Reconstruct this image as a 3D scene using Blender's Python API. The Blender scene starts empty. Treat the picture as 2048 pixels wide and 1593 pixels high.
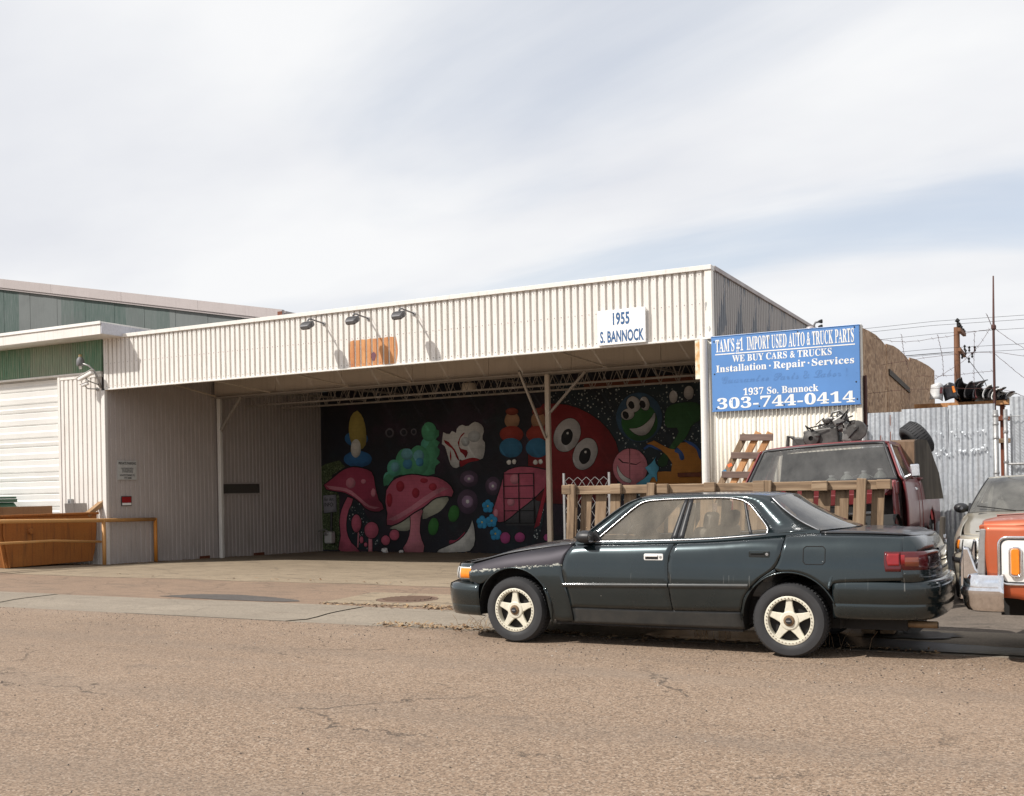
import bpy, math, random
from mathutils import Matrix, Vector
R = math.radians
random.seed(7)
S = bpy.context.scene
COL = S.collection

# ------------------------------------------------------------------ camera
THETA, ROLL = R(27.5), 0.019
cam = bpy.data.cameras.new('camera'); cam_o = bpy.data.objects.new('camera', cam); COL.objects.link(cam_o)
cam.sensor_width = 36; cam.lens = 37.44; cam.shift_y = 0.0901; cam.clip_end = 3000; cam.clip_start = .05
cam_o.matrix_world = Matrix.Translation((0, 0, 1.48)) @ Matrix.Rotation(THETA, 4, 'Z') @ Matrix.Rotation(R(90), 4, 'X') @ Matrix.Rotation(-ROLL, 4, 'Z')
S.camera = cam_o

# ------------------------------------------------------------------ sky and sun
SUN = Vector((-.80, -1.0, 1.28)).normalized()
world = bpy.data.worlds.new('World'); S.world = world; world.use_nodes = True
def build_world():
    nt = world.node_tree; nt.nodes.clear(); N = nt.nodes.new; L = nt.links.new
    out = N('ShaderNodeOutputWorld'); mixs = N('ShaderNodeMixShader')
    sky = N('ShaderNodeTexSky'); sky.sky_type = 'NISHITA'; sky.sun_disc = False
    sky.sun_elevation = math.asin(SUN.z); sky.sun_rotation = math.atan2(SUN.x, SUN.y)
    sky.air_density = 1.0; sky.dust_density = 1.2; sky.ozone_density = 1.2
    b1 = N('ShaderNodeBackground'); b1.inputs[1].default_value = .115
    L(sky.outputs[0], b1.inputs[0])
    tc = N('ShaderNodeTexCoord'); sp = N('ShaderNodeSeparateXYZ'); L(tc.outputs['Generated'], sp.inputs[0])
    ad = N('ShaderNodeMath'); ad.operation = 'MAXIMUM'; L(sp.outputs[2], ad.inputs[0]); ad.inputs[1].default_value = 0.0
    ad2 = N('ShaderNodeMath'); ad2.operation = 'ADD'; L(ad.outputs[0], ad2.inputs[0]); ad2.inputs[1].default_value = .22
    dv = N('ShaderNodeVectorMath'); dv.operation = 'DIVIDE'
    cb = N('ShaderNodeCombineXYZ'); [L(ad2.outputs[0], cb.inputs[i]) for i in range(3)]
    L(tc.outputs['Generated'], dv.inputs[0]); L(cb.outputs[0], dv.inputs[1])
    mp = N('ShaderNodeMapping'); mp.inputs['Rotation'].default_value = (0, 0, R(38)); mp.inputs['Scale'].default_value = (.62, 1.0, .0)
    mp.inputs['Location'].default_value = (4.2, 1.3, 0)
    L(dv.outputs[0], mp.inputs[0])
    n1 = N('ShaderNodeTexNoise'); n1.inputs['Scale'].default_value = .85; n1.inputs['Detail'].default_value = 7; n1.inputs['Roughness'].default_value = .50; n1.inputs['Distortion'].default_value = .6
    L(mp.outputs[0], n1.inputs[0])
    r1 = N('ShaderNodeValToRGB'); r1.color_ramp.interpolation = 'EASE'
    r1.color_ramp.elements[0].position = .36; r1.color_ramp.elements[0].color = (.56, .56, .56, 1)
    r1.color_ramp.elements[1].position = .54; r1.color_ramp.elements[1].color = (.99, .99, .99, 1)
    L(n1.outputs[0], r1.inputs[0])
    n2 = N('ShaderNodeTexNoise'); n2.inputs['Scale'].default_value = 1.5; n2.inputs['Detail'].default_value = 5; L(mp.outputs[0], n2.inputs[0])
    r2 = N('ShaderNodeValToRGB'); e = r2.color_ramp.elements
    e[0].position = .34; e[0].color = (.77, .785, .83, 1); e[1].position = .60; e[1].color = (.92, .925, .935, 1)
    L(n2.outputs[0], r2.inputs[0])
    b2 = N('ShaderNodeBackground'); b2.inputs[1].default_value = 0.84; L(r2.outputs[0], b2.inputs[0])
    L(r1.outputs[0], mixs.inputs[0]); L(b1.outputs[0], mixs.inputs[1]); L(b2.outputs[0], mixs.inputs[2])
    L(mixs.outputs[0], out.inputs[0])
build_world()
sun = bpy.data.lights.new('sun', 'SUN'); sun.energy = 4.2; sun.angle = R(.6); sun.color = (1, .955, .89)
sun_o = bpy.data.objects.new('sun', sun); COL.objects.link(sun_o)
sun_o.rotation_euler = SUN.to_track_quat('Z', 'Y').to_euler(); sun_o.location = SUN * 60
vs = S.view_settings; vs.view_transform = 'Standard'; vs.look = 'None'; vs.gamma = 1; vs.exposure = 0.30; vs.use_curve_mapping = False

# ------------------------------------------------------------------ mesh helpers
class MB:
    def __init__(s): s.v = []; s.f = []
    def add(s, v, f):
        o = len(s.v); s.v += [tuple(p) for p in v]; s.f += [tuple(i + o for i in q) for q in f]; return s
    def box(s, a, b):
        x0, y0, z0 = a; x1, y1, z1 = b
        return s.add([(x0,y0,z0),(x1,y0,z0),(x1,y1,z0),(x0,y1,z0),(x0,y0,z1),(x1,y0,z1),(x1,y1,z1),(x0,y1,z1)],
                     [(0,3,2,1),(4,5,6,7),(0,1,5,4),(1,2,6,5),(2,3,7,6),(3,0,4,7)])
    def obox(s, c, size, M):            # oriented box: centre, size, 3x3 matrix
        hx, hy, hz = size[0]/2, size[1]/2, size[2]/2; c = Vector(c)
        vs_ = [c + M @ Vector((x*hx, y*hy, z*hz)) for z in (-1,1) for (x,y) in ((-1,-1),(1,-1),(1,1),(-1,1))]
        return s.add(vs_, [(0,3,2,1),(4,5,6,7),(0,1,5,4),(1,2,6,5),(2,3,7,6),(3,0,4,7)])
    def bar(s, a, b, w, h, up=(0,0,1)):  # rectangular bar from a to b
        a = Vector(a); b = Vector(b); d = (b-a); n = d.normalized(); u = Vector(up)
        if abs(n.dot(u)) > .98: u = Vector((0,1,0))
        x = n.cross(u).normalized(); z = x.cross(n)
        return s.obox((a+b)/2, (w, d.length, h), Matrix((x, n, z)).transposed())
    def tube(s, pts, r, n=8, closed=False, rs=None):
        pts = [Vector(p) for p in pts]; m = len(pts); rings = []
        prev = None
        for i, p in enumerate(pts):
            if closed: t = pts[(i+1) % m] - pts[i-1]
            else: t = pts[min(i+1, m-1)] - pts[max(i-1, 0)]
            t.normalize()
            if prev is None:
                u = Vector((0,0,1)) if abs(t.z) < .9 else Vector((1,0,0))
                x = t.cross(u).normalized()
            else:
                x = (prev - t*prev.dot(t)).normalized()
            prev = x; y = t.cross(x); rr = rs[i] if rs else r
            rings.append([p + (x*math.cos(k*2*math.pi/n) + y*math.sin(k*2*math.pi/n))*rr for k in range(n)])
        v = [q for g in rings for q in g]; f = []
        for i in range(m if closed else m-1):
            j = (i+1) % m
            f += [(i*n+k, i*n+(k+1)%n, j*n+(k+1)%n, j*n+k) for k in range(n)]
        if not closed: f += [tuple(range(n))[::-1], tuple((m-1)*n+k for k in range(n))]
        return s.add(v, f)
    def lathe(s, prof, c=(0,0,0), axis='y', n=24):
        c = Vector(c); v = []; f = []
        for (r, h) in prof:
            for k in range(n):
                a = 2*math.pi*k/n; p, q = r*math.cos(a), r*math.sin(a)
                v.append(c + Vector({'y': (p, h, q), 'z': (p, q, h), 'x': (h, p, q)}[axis]))
        for i in range(len(prof)-1):
            f += [(i*n+k, i*n+(k+1)%n, (i+1)*n+(k+1)%n, (i+1)*n+k) for k in range(n)]
        return s.add(v, f)
    def grid(s, rows, closed=False):
        m = len(rows[0]); v = [p for r in rows for p in r]; f = []
        for i in range(len(rows)-1):
            f += [(i*m+k, i*m+k+1, (i+1)*m+k+1, (i+1)*m+k) for k in range(m-1)]
            if closed: f.append((i*m+m-1, i*m, (i+1)*m, (i+1)*m+m-1))
        return s.add(v, f)
    def prism(s, poly, d0, d1, axis='y'):  # 2D polygon pushed along an axis
        n = len(poly)
        mk = {'y': lambda a, b, d: (a, d, b), 'x': lambda a, b, d: (d, a, b), 'z': lambda a, b, d: (a, b, d)}[axis]
        v = [mk(a, b, d0) for a, b in poly] + [mk(a, b, d1) for a, b in poly]
        return s.add(v, [tuple(range(n)), tuple(range(2*n-1, n-1, -1))] + [(k, k+n, (k+1)%n+n, (k+1)%n) for k in range(n)])
    def build(s, name, mat, parent=None, world=False, smooth=False, bevel=0, solid=0, fix=True, seg=1, auto=None, **tags):
        me = bpy.data.meshes.new(name); me.from_pydata(s.v, [], s.f); me.update()
        if fix:
            import bmesh
            bm = bmesh.new(); bm.from_mesh(me); bmesh.ops.recalc_face_normals(bm, faces=bm.faces); bm.to_mesh(me); bm.free()
        if mat: me.materials.append(mat)
        if smooth:
            for p in me.polygons: p.use_smooth = True
            if auto: me.set_sharp_from_angle(angle=R(auto))
        return place(name, me, parent, world, bevel, solid, seg, **tags)
def place(name, me, parent=None, world=False, bevel=0, solid=0, seg=1, loc=None, rot=None, **tags):
    o = bpy.data.objects.new(name, me); COL.objects.link(o)
    if loc: o.location = loc
    if rot: o.rotation_euler = rot
    if parent:
        o.parent = parent
        if world: o.matrix_parent_inverse = WM[parent.name].inverted()
    if solid:
        m = o.modifiers.new('thickness', 'SOLIDIFY'); m.thickness = solid; m.offset = -1
    if bevel:
        m = o.modifiers.new('bevel', 'BEVEL'); m.width = bevel; m.segments = seg; m.limit_method = 'ANGLE'; m.angle_limit = R(40)
    tag(o, **tags); return o
def tag(o, label=None, cat=None, group=None, kind=None):
    if label: o['label'] = label
    if cat: o['category'] = cat
    if group: o['group'] = group
    if kind: o['kind'] = kind
    return o
WM = {}
def thing(name, label, cat, loc=(0,0,0), rot=(0,0,0), group=None, scale=None):
    o = bpy.data.objects.new(name, None); COL.objects.link(o); o.empty_display_size = .2
    o.location = loc; o.rotation_euler = rot
    M = Matrix.LocRotScale(Vector(loc), __import__('mathutils').Euler(rot), Vector(scale) if scale else None)
    if scale: o.scale = scale
    WM[o.name] = M
    return tag(o, label, cat, group)
def copy_tree(o, loc=None, rot=None, label=None, parent=None):
    c = o.copy(); COL.objects.link(c); c.parent = parent
    if loc: c.location = loc
    if rot: c.rotation_euler = rot
    if label: c['label'] = label
    for ch in list(o.children): copy_tree(ch, parent=c)
    return c
def cr(tab, x):                          # smooth table lookup (monotone cubic)
    if x <= tab[0][0]: return tab[0][1]
    if x >= tab[-1][0]: return tab[-1][1]
    for i in range(len(tab)-1):
        if x <= tab[i+1][0]: break
    x0, y0 = tab[i]; x1, y1 = tab[i+1]; h = x1-x0; d = (y1-y0)/h
    def sl(j):
        if j <= 0 or j >= len(tab)-1: return d
        a = (tab[j][1]-tab[j-1][1])/(tab[j][0]-tab[j-1][0]); b = (tab[j+1][1]-tab[j][1])/(tab[j+1][0]-tab[j][0])
        return 0 if a*b <= 0 else 2*a*b/(a+b)
    m0, m1 = sl(i), sl(i+1); t = (x-x0)/h
    return (2*t**3-3*t*t+1)*y0 + (t**3-2*t*t+t)*h*m0 + (-2*t**3+3*t*t)*y1 + (t**3-t*t)*h*m1
def resample(pts, n, smooth=True):       # n+1 points evenly spaced along a polyline / Catmull-Rom curve
    pts = [Vector(p) for p in pts]
    if smooth and len(pts) > 2:
        P = [2*pts[0]-pts[1]] + pts + [2*pts[-1]-pts[-2]]; q = []
        for i in range(1, len(P)-2):
            for k in range(12):
                t = k/12; a, b, c, d = P[i-1], P[i], P[i+1], P[i+2]
                q.append(.5*((2*b) + (c-a)*t + (2*a-5*b+4*c-d)*t*t + (3*b-a-3*c+d)*t**3))
        q.append(pts[-1]); pts = q
    L = [0]
    for a, b in zip(pts, pts[1:]): L.append(L[-1] + (b-a).length)
    out = []; j = 0
    for i in range(n+1):
        s_ = L[-1]*i/n
        while j < len(L)-2 and L[j+1] < s_: j += 1
        t = (s_-L[j])/max(L[j+1]-L[j], 1e-9); out.append(pts[j].lerp(pts[j+1], min(max(t, 0), 1)))
    return out

# ------------------------------------------------------------------ material helpers
def srgb(r, g, b):
    f = lambda c: (c/255/12.92) if c/255 <= .04045 else ((c/255+.055)/1.055)**2.4
    return (f(r), f(g), f(b))
class NT:
    def __init__(s, name):
        s.m = bpy.data.materials.new(name); s.m.use_nodes = True; s.t = s.m.node_tree; s.t.nodes.clear()
        s.out = s.n('ShaderNodeOutputMaterial'); s.b = s.n('ShaderNodeBsdfPrincipled'); s.l(s.b.outputs[0], s.out.inputs[0])
        s.co = s.n('ShaderNodeTexCoord').outputs['Object']
    def n(s, t, **k):
        nd = s.t.nodes.new(t)
        for a, b in k.items():
            if a in nd.inputs.keys() if isinstance(a, str) else False: nd.inputs[a].default_value = b
            else: setattr(nd, a, b)
        return nd
    def l(s, a, b): s.t.links.new(a, b)
    def map(s, sc=(1,1,1), rot=(0,0,0), loc=(0,0,0)):
        m = s.n('ShaderNodeMapping'); m.inputs['Scale'].default_value = sc; m.inputs['Rotation'].default_value = rot; m.inputs['Location'].default_value = loc
        s.l(s.co, m.inputs[0]); return m.outputs[0]
    def noise(s, scale, detail=4, rough=.55, vec=None, dist=0):
        n = s.n('ShaderNodeTexNoise'); n.inputs['Scale'].default_value = scale; n.inputs['Detail'].default_value = detail
        n.inputs['Roughness'].default_value = rough; n.inputs['Distortion'].default_value = dist
        s.l(vec or s.co, n.inputs[0]); return n.outputs[0]
    def voro(s, scale, feature='F1', vec=None, out=0, rnd=1):
        n = s.n('ShaderNodeTexVoronoi'); n.feature = feature; n.inputs['Scale'].default_value = scale; n.inputs['Randomness'].default_value = rnd
        s.l(vec or s.co, n.inputs[0]); return n.outputs[out]
    def ramp(s, fac, *stops, mode='LINEAR'):
        r = s.n('ShaderNodeValToRGB'); r.color_ramp.interpolation = mode; e = r.color_ramp.elements
        while len(e) < len(stops): e.new(.5)
        for el, (p, c) in zip(e, stops):
            el.position = p; el.color = (c, c, c, 1) if isinstance(c, (int, float)) else (*c[:3], 1)
        s.l(fac, r.inputs[0]); return r.outputs[0]
    def mix(s, fac, a, b, mode='MIX'):
        m = s.n('ShaderNodeMix'); m.data_type = 'RGBA'; m.blend_type = mode
        for v, i in ((fac, 0), (a, 6), (b, 7)):
            if isinstance(v, (int, float)): m.inputs[i].default_value = v if i == 0 else (v, v, v, 1)
            elif isinstance(v, tuple): m.inputs[i].default_value = (*v[:3], 1)
            else: s.l(v, m.inputs[i])
        return m.outputs[2]
    def math(s, op, a, b=0.0, c=None):
        m = s.n('ShaderNodeMath'); m.operation = op
        for v, i in ((a, 0), (b, 1), (c, 2)):
            if v is None: continue
            if isinstance(v, (int, float)): m.inputs[i].default_value = v
            else: s.l(v, m.inputs[i])
        return m.outputs[0]
    def sep(s, vec=None):
        n = s.n('ShaderNodeSeparateXYZ'); s.l(vec or s.co, n.inputs[0]); return n.outputs
    def bump(s, h, strength=.3, dist=.01, prev=None):
        b = s.n('ShaderNodeBump'); b.inputs['Strength'].default_value = strength; b.inputs['Distance'].default_value = dist
        s.l(h, b.inputs['Height'])
        if prev: s.l(prev, b.inputs['Normal'])
        return b.outputs[0]
    def set(s, col=None, rough=None, metal=None, normal=None, **k):
        for key, v in (('Base Color', col), ('Roughness', rough), ('Metallic', metal), ('Normal', normal), *k.items()):
            if v is None: continue
            key = key.replace('_', ' ') if key not in s.b.inputs else key
            if isinstance(v, (int, float)): s.b.inputs[key].default_value = v
            elif isinstance(v, tuple): s.b.inputs[key].default_value = (*v[:3], 1)
            else: s.l(v, s.b.inputs[key])
        return s.m
def worn(name, col, dirt=(.10,.08,.06), amount=.35, rough=.55, metal=0, scale=1.5, streak=True, bump=.08, col2=None, fine=40):
    """painted / plain surface with blotches, run marks and fine grain"""
    t = NT(name)
    a = t.noise(scale, 6, .6)
    c = t.mix(t.ramp(a, (.3, 0), (.7, 1)), col, col2 or tuple(q*.86 for q in col))
    if streak:
        sv = t.map((9, 9, .55)); st = t.noise(1.6, 5, .65, sv)
        c = t.mix(t.math('MULTIPLY', t.ramp(st, (.52, 0), (.78, 1)), amount), c, dirt)
    g = t.noise(fine, 3, .6)
    c = t.mix(.25*amount+.06, c, t.ramp(g, (.3, .25), (.7, 1)), 'MULTIPLY')
    return t.set(c, t.ramp(a, (.3, max(rough-.12, .05)), (.7, min(rough+.12, 1))), metal, t.bump(t.noise(fine*1.7, 3), bump, .004))
def plain(name, col, rough=.5, metal=0, **k):
    t = NT(name); g = t.noise(23, 4, .6)
    c = t.mix(t.ramp(g, (.3, 0), (.7, 1)), tuple(q*.86 for q in col), tuple(min(q*1.1, 1) for q in col))
    return t.set(c, rough, metal, **k)
# ------------------------------------------------------------------ materials of the place
M = {}
def asphalt_mat():
    t = NT('asphalt_road')
    big = t.noise(.22, 5, .6); mid = t.noise(1.1, 5, .6, t.map((.35, 1.4, 1)))
    ga = t.voro(85, 'F1', out=1); gs = t.n('ShaderNodeSeparateColor'); t.l(ga, gs.inputs[0])
    grain = t.ramp(gs.outputs[0], (0, (.030,.024,.020)), (.17, (.128,.092,.064)), (.5, (.278,.190,.130)), (.82, (.335,.246,.174)), (1, (.47,.38,.30)))
    fine = t.noise(160, 2, .7)
    c = t.mix(.35, grain, t.ramp(fine, (.3, (.085,.06,.040)), (.7, (.385,.278,.200))))
    c = t.mix(t.ramp(big, (.35, .0), (.7, .32)), c, (.20,.152,.115))
    c = t.mix(t.ramp(mid, (.55, 0), (.75, .4)), c, (.155,.122,.098))
    # wheel tracks along the street
    y = t.sep()[1]; wob = t.math('MULTIPLY', t.noise(.35, 3), .8)
    tr = t.math('SINE', t.math('MULTIPLY', t.math('ADD', y, wob), 3.2)); c = t.mix(t.ramp(tr, (.55, 0), (1, .22)), c, (.17,.138,.112))
    # cracks: warped cell borders, kept only in places
    wv = t.n('ShaderNodeVectorMath'); wv.operation = 'ADD'
    wn = t.n('ShaderNodeTexNoise'); wn.inputs['Scale'].default_value = 2.6; wn.inputs['Detail'].default_value = 9; t.l(t.co, wn.inputs[0])
    ws = t.n('ShaderNodeVectorMath'); ws.operation = 'SCALE'; t.l(wn.outputs[1], ws.inputs[0]); ws.inputs['Scale'].default_value = .5
    t.l(t.co, wv.inputs[0]); t.l(ws.outputs[0], wv.inputs[1])
    cm = t.n('ShaderNodeMapping'); cm.inputs['Scale'].default_value = (.26, .5, 1); t.l(wv.outputs[0], cm.inputs[0])
    ce = t.voro(1.3, 'DISTANCE_TO_EDGE', cm.outputs[0])
    where = t.ramp(t.noise(.5, 3, .6, t.map(loc=(3.1, 7.7, 0))), (.49, 0), (.6, 1))
    wid = t.math('MULTIPLY', t.ramp(t.noise(14, 4, .7), (.35, .1), (.7, 1)), .016)
    crack = t.math('MULTIPLY', t.math('MULTIPLY', t.math('LESS_THAN', ce, wid), where), t.ramp(t.noise(9, 4, .7), (.42, 0), (.56, 1)))
    oil = t.ramp(t.noise(.9, 5, .62, t.map((.7, 1.1, 1), loc=(5.3, 1.2, 0))), (.60, 0), (.74, .55)); c = t.mix(oil, c, (.12,.095,.078))
    pale = t.ramp(t.noise(.33, 4, .6, t.map((.5, 1.3, 1), loc=(9.1, 4.4, 0))), (.50, 0), (.72, .45)); c = t.mix(pale, c, t.mix(.5, c, (.40,.31,.235)))
    c = t.mix(t.math('MULTIPLY', crack, .7), c, (.06,.05,.042))
    h = t.math('SUBTRACT', t.math('ADD', t.math('MULTIPLY', fine, .5), gs.outputs[0]), t.math('MULTIPLY', crack, 4))
    return t.set(c, t.ramp(big, (.3, .82), (.7, .95)), 0, t.bump(h, .55, .008), Specular_IOR_Level=.25)
M['asphalt'] = asphalt_mat()
def ground_mat(name, cols, scale=70, crack=.5, stain=.5, rough=.9, cscale=.5):
    t = NT(name); a = t.noise(.6, 6, .6); b = t.noise(3, 5, .65, t.map((.5, 1.6, 1)))
    g = t.noise(scale, 3, .7)
    c = t.mix(t.ramp(a, (.3, 0), (.7, 1)), cols[0], cols[1])
    c = t.mix(t.ramp(b, (.5, 0), (.72, stain)), c, cols[2])
    c = t.mix(.5, c, t.ramp(g, (.25, .35), (.55, 1), (.8, 1.0)), 'MULTIPLY')
    ga = t.voro(scale*.8, 'F1', out=1); gs = t.n('ShaderNodeSeparateColor'); t.l(ga, gs.inputs[0])
    c = t.mix(.3, c, t.ramp(gs.outputs[0], (0, .45), (1, 1.0)), 'MULTIPLY')
    wn = t.n('ShaderNodeTexNoise'); wn.inputs['Scale'].default_value = 1.7; wn.inputs['Detail'].default_value = 6; t.l(t.co, wn.inputs[0])
    ws = t.n('ShaderNodeVectorMath'); ws.operation = 'SCALE'; t.l(wn.outputs[1], ws.inputs[0]); ws.inputs['Scale'].default_value = .7
    wv = t.n('ShaderNodeVectorMath'); wv.operation = 'ADD'; t.l(t.co, wv.inputs[0]); t.l(ws.outputs[0], wv.inputs[1])
    ce = t.voro(cscale, 'DISTANCE_TO_EDGE', wv.outputs[0])
    k = t.math('MULTIPLY', t.math('LESS_THAN', ce, t.math('MULTIPLY', t.noise(4, 3), .016)), crack)
    c = t.mix(k, c, (.05,.042,.035))
    return t.set(c, rough, 0, t.bump(t.math('SUBTRACT', g, k), .4, .006), Specular_IOR_Level=.25)
M['concrete'] = ground_mat('old_concrete', [(.345,.275,.195), (.275,.217,.152), (.15,.117,.085)], 60, .22, .85)
M['pan'] = ground_mat('gutter_concrete', [(.315,.268,.212), (.265,.225,.178), (.18,.145,.112)], 55, .15, .45)
M['apron'] = ground_mat('apron_asphalt', [(.285,.20,.142), (.24,.17,.122), (.15,.118,.092)], 62, .25, .7)
M['patch'] = ground_mat('dark_patch', [(.13,.115,.105), (.10,.09,.083), (.07,.06,.055)], 45, .2, .4)
M['lot'] = ground_mat('lot_ground', [(.19,.155,.125), (.155,.13,.11), (.07,.062,.056)], 48, .5, .7)
M['wet'] = ground_mat('wet_grime', [(.035,.034,.035), (.06,.055,.05), (.02,.02,.022)], 40, .1, .5, rough=.35)
M['earth'] = ground_mat('earth', [(.22,.18,.13), (.18,.15,.11), (.12,.10,.08)], 20, .1, .4)
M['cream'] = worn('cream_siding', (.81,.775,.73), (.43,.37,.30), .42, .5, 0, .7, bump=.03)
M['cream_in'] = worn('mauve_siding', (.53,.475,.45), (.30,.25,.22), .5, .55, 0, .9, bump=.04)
M['cream_y'] = worn('ivory_siding', (.80,.755,.66), (.50,.30,.12), .55, .55, 0, .8, bump=.04)
M['trim'] = worn('cream_trim', (.80,.77,.725), (.3,.25,.2), .35, .5, 0, 1.2, bump=.03)
M['white'] = worn('white_paint', (.82,.80,.77), (.45,.40,.33), .25, .45, 0, 1, bump=.02)
M['door_white'] = worn('white_door_paint', (.84,.83,.80), (.55,.5,.42), .3, .4, 0, .8, streak=False, bump=.02)
M['soffit'] = worn('tan_soffit', (.60,.515,.42), (.2,.16,.12), .3, .7, 0, .6, bump=.05)
M['joist'] = worn('joist_and_shaded_brace_paint', (.36,.32,.28), (.2,.1,.05), .5, .6, 0, 2)
M['deck'] = worn('roof_deck', (.30,.27,.24), (.16,.08,.04), .8, .6, .2, 1.3)
M['grey_trim'] = worn('grey_brown_trim', (.42,.375,.365), (.25,.2,.2), .3, .5, .1, 1.2)
def green_mat(name, a_, b_, d_, sc):
    t = NT(name); p = t.n('ShaderNodeTexVoronoi'); p.feature = 'F1'; p.inputs['Scale'].default_value = 1; p.inputs['Randomness'].default_value = .6
    t.l(t.map((sc, .001, .001)), p.inputs[0]); ps = t.n('ShaderNodeSeparateColor'); t.l(p.outputs[1], ps.inputs[0])
    c = t.mix(t.ramp(ps.outputs[0], (.25, 0), (.75, 1)), a_, b_)
    st = t.noise(2.2, 6, .7, t.map((26, 26, .8))); c = t.mix(t.ramp(st, (.42, 0), (.72, .8)), c, d_)
    c = t.mix(t.ramp(t.noise(1.1, 5, .6), (.5, 0), (.75, .5)), c, tuple(q*.55 for q in d_))
    return t.set(c, .65, .1, t.bump(st, .15, .01))
M['green'] = green_mat('weathered_green', (.075,.20,.115), (.18,.25,.17), (.40,.39,.30), .9)
M['green_far'] = green_mat('weathered_green_far', (.034,.066,.056), (.115,.128,.126), (.145,.158,.158), .55)
def grey_peel():
    t = NT('peeling_grey_siding'); c = t.mix(t.ramp(t.noise(1, 5), (.3, 0), (.7, 1)), (.345,.325,.315), (.29,.275,.265))
    pe = t.noise(1.5, 6, .62, t.map((1, 1.6, .7))); k = t.ramp(pe, (.565, 0), (.58, 1))
    c = t.mix(k, c, (.14,.155,.18)); return t.set(c, .55, .1, t.bump(k, .2, -.004))
M['grey_peel'] = grey_peel()
def peel_corner():
    t = NT('peeling_corner_trim'); c = (.79,.75,.68)
    k = t.ramp(t.noise(5, 6, .62, t.map((1, 1, .6))), (.60, 0), (.615, 1))
    return t.set(t.mix(k, c, (.34,.34,.34)), .5, 0, t.bump(k, .2, -.004))
M['corner_trim'] = peel_corner()
def galv():
    t = NT('galvanised_sheet'); v = t.voro(30, 'F1', out=1); vs_ = t.n('ShaderNodeSeparateColor'); t.l(v, vs_.inputs[0])
    st = t.noise(1.4, 6, .65, t.map((14, 14, .5)))
    c = t.mix(t.ramp(st, (.35, 0), (.7, 1)), (.57,.595,.62), (.37,.395,.43)); c = t.mix(.2, c, vs_.outputs[0], 'MULTIPLY')
    c = t.mix(t.ramp(t.noise(.9, 5, .6, t.map((5, 5, .4))), (.62, 0), (.8, .55)), c, (.30,.22,.17))
    return t.set(c, t.ramp(st, (.3, .38), (.7, .58)), .45, t.bump(t.noise(2.2, 3), .25, .05))
M['galv'] = galv()
def osb():
    t = NT('chipboard'); 
    v = t.n('ShaderNodeTexVoronoi'); v.inputs['Scale'].default_value = 1; t.l(t.map((20, 9, 17), (.4, 0, 0)), v.inputs[0]); s_ = t.n('ShaderNodeSeparateColor'); t.l(v.outputs[1], s_.inputs[0])
    v2 = t.n('ShaderNodeTexVoronoi'); v2.inputs['Scale'].default_value = 1; t.l(t.map((20, 22, 8), (-.5, 0, 0)), v2.inputs[0]); s2 = t.n('ShaderNodeSeparateColor'); t.l(v2.outputs[1], s2.inputs[0])
    c = t.ramp(t.math('ADD', t.math('MULTIPLY', s_.outputs[0], .6), t.math('MULTIPLY', s2.outputs[1], .4)), (.1, (.20,.115,.062)), (.5, (.40,.25,.145)), (.9, (.56,.39,.25)))
    c = t.mix(t.ramp(t.noise(1.2, 5, .6), (.5, 0), (.8, .6)), c, (.24,.16,.105))
    return t.set(c, .85, 0, t.bump(s_.outputs[0], .3, .006))
M['osb'] = osb()
def wood(name, a_, b_, c_, axis=2, sc=1.0):
    t = NT(name); s3 = [26*sc]*3; s3[axis] = 1.6*sc
    info = t.n('ShaderNodeObjectInfo'); av = t.n('ShaderNodeVectorMath'); av.operation = 'ADD'; cx = t.n('ShaderNodeCombineXYZ')
    off = t.math('MULTIPLY', info.outputs['Random'], 37.0); [t.l(off, cx.inputs[i]) for i in range(3)]
    mp = t.map(tuple(s3)); t.l(mp, av.inputs[0]); t.l(cx.outputs[0], av.inputs[1])
    g = t.noise(1, 5, .6, av.outputs[0], .6); k = t.noise(2.3*sc, 4, .6)
    c = t.ramp(g, (.25, a_), (.5, b_), (.75, c_)); c = t.mix(t.ramp(k, (.52, 0), (.75, .65)), c, tuple(q*.45 for q in a_))
    c = t.mix(t.math('MULTIPLY', info.outputs['Random'], .35), c, tuple(q*.6 for q in b_))
    return t.set(c, .8, 0, t.bump(g, .5, .004))
M['pallet_v'] = wood('weathered_pallet_wood_upright', (.075,.045,.026), (.235,.155,.092), (.36,.262,.17), 2)
M['pallet_h'] = wood('weathered_pallet_wood_lying', (.075,.045,.026), (.245,.162,.096), (.38,.28,.185), 0)
M['pallet_new'] = wood('orange_pallet_wood', (.28,.125,.045), (.45,.22,.09), (.55,.31,.15), 2)
M['pallet_dark'] = wood('purple_brown_wood', (.09,.058,.048), (.16,.105,.085), (.24,.17,.14), 0)
M['plywood_dark'] = wood('dark_plywood', (.025,.021,.017), (.07,.058,.045), (.13,.11,.085), 2, .6)
M['pole_wood'] = wood('utility_pole_wood', (.09,.04,.022), (.20,.085,.04), (.30,.17,.10), 2, .4)
M['dark'] = plain('dark_recess', (.012,.012,.012), .9)
M['black'] = plain('black_plastic', (.018,.018,.02), .45)
M['rubber'] = worn('tyre_rubber', (.028,.028,.030), (.13,.12,.11), .5, .75, 0, 5, streak=False, bump=.15)
M['steel'] = plain('dull_steel', (.35,.345,.34), .45, .7)
M['lamp_grey'] = plain('lamp_grey', (.15,.15,.155), .6, .1)
M['chrome'] = plain('chrome', (.78,.78,.80), .12, 1)
M['rust'] = worn('rusty_steel', (.19,.055,.025), (.07,.03,.02), .6, .8, .1, 6)
M['mast'] = worn('rusty_mast', (.10,.045,.038), (.05,.03,.025), .5, .8, .1, 6)
M['orange_rail'] = worn('orange_rail_paint', (.62,.235,.035), (.62,.36,.14), .5, .5, 0, 1.6, bump=.05)
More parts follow.
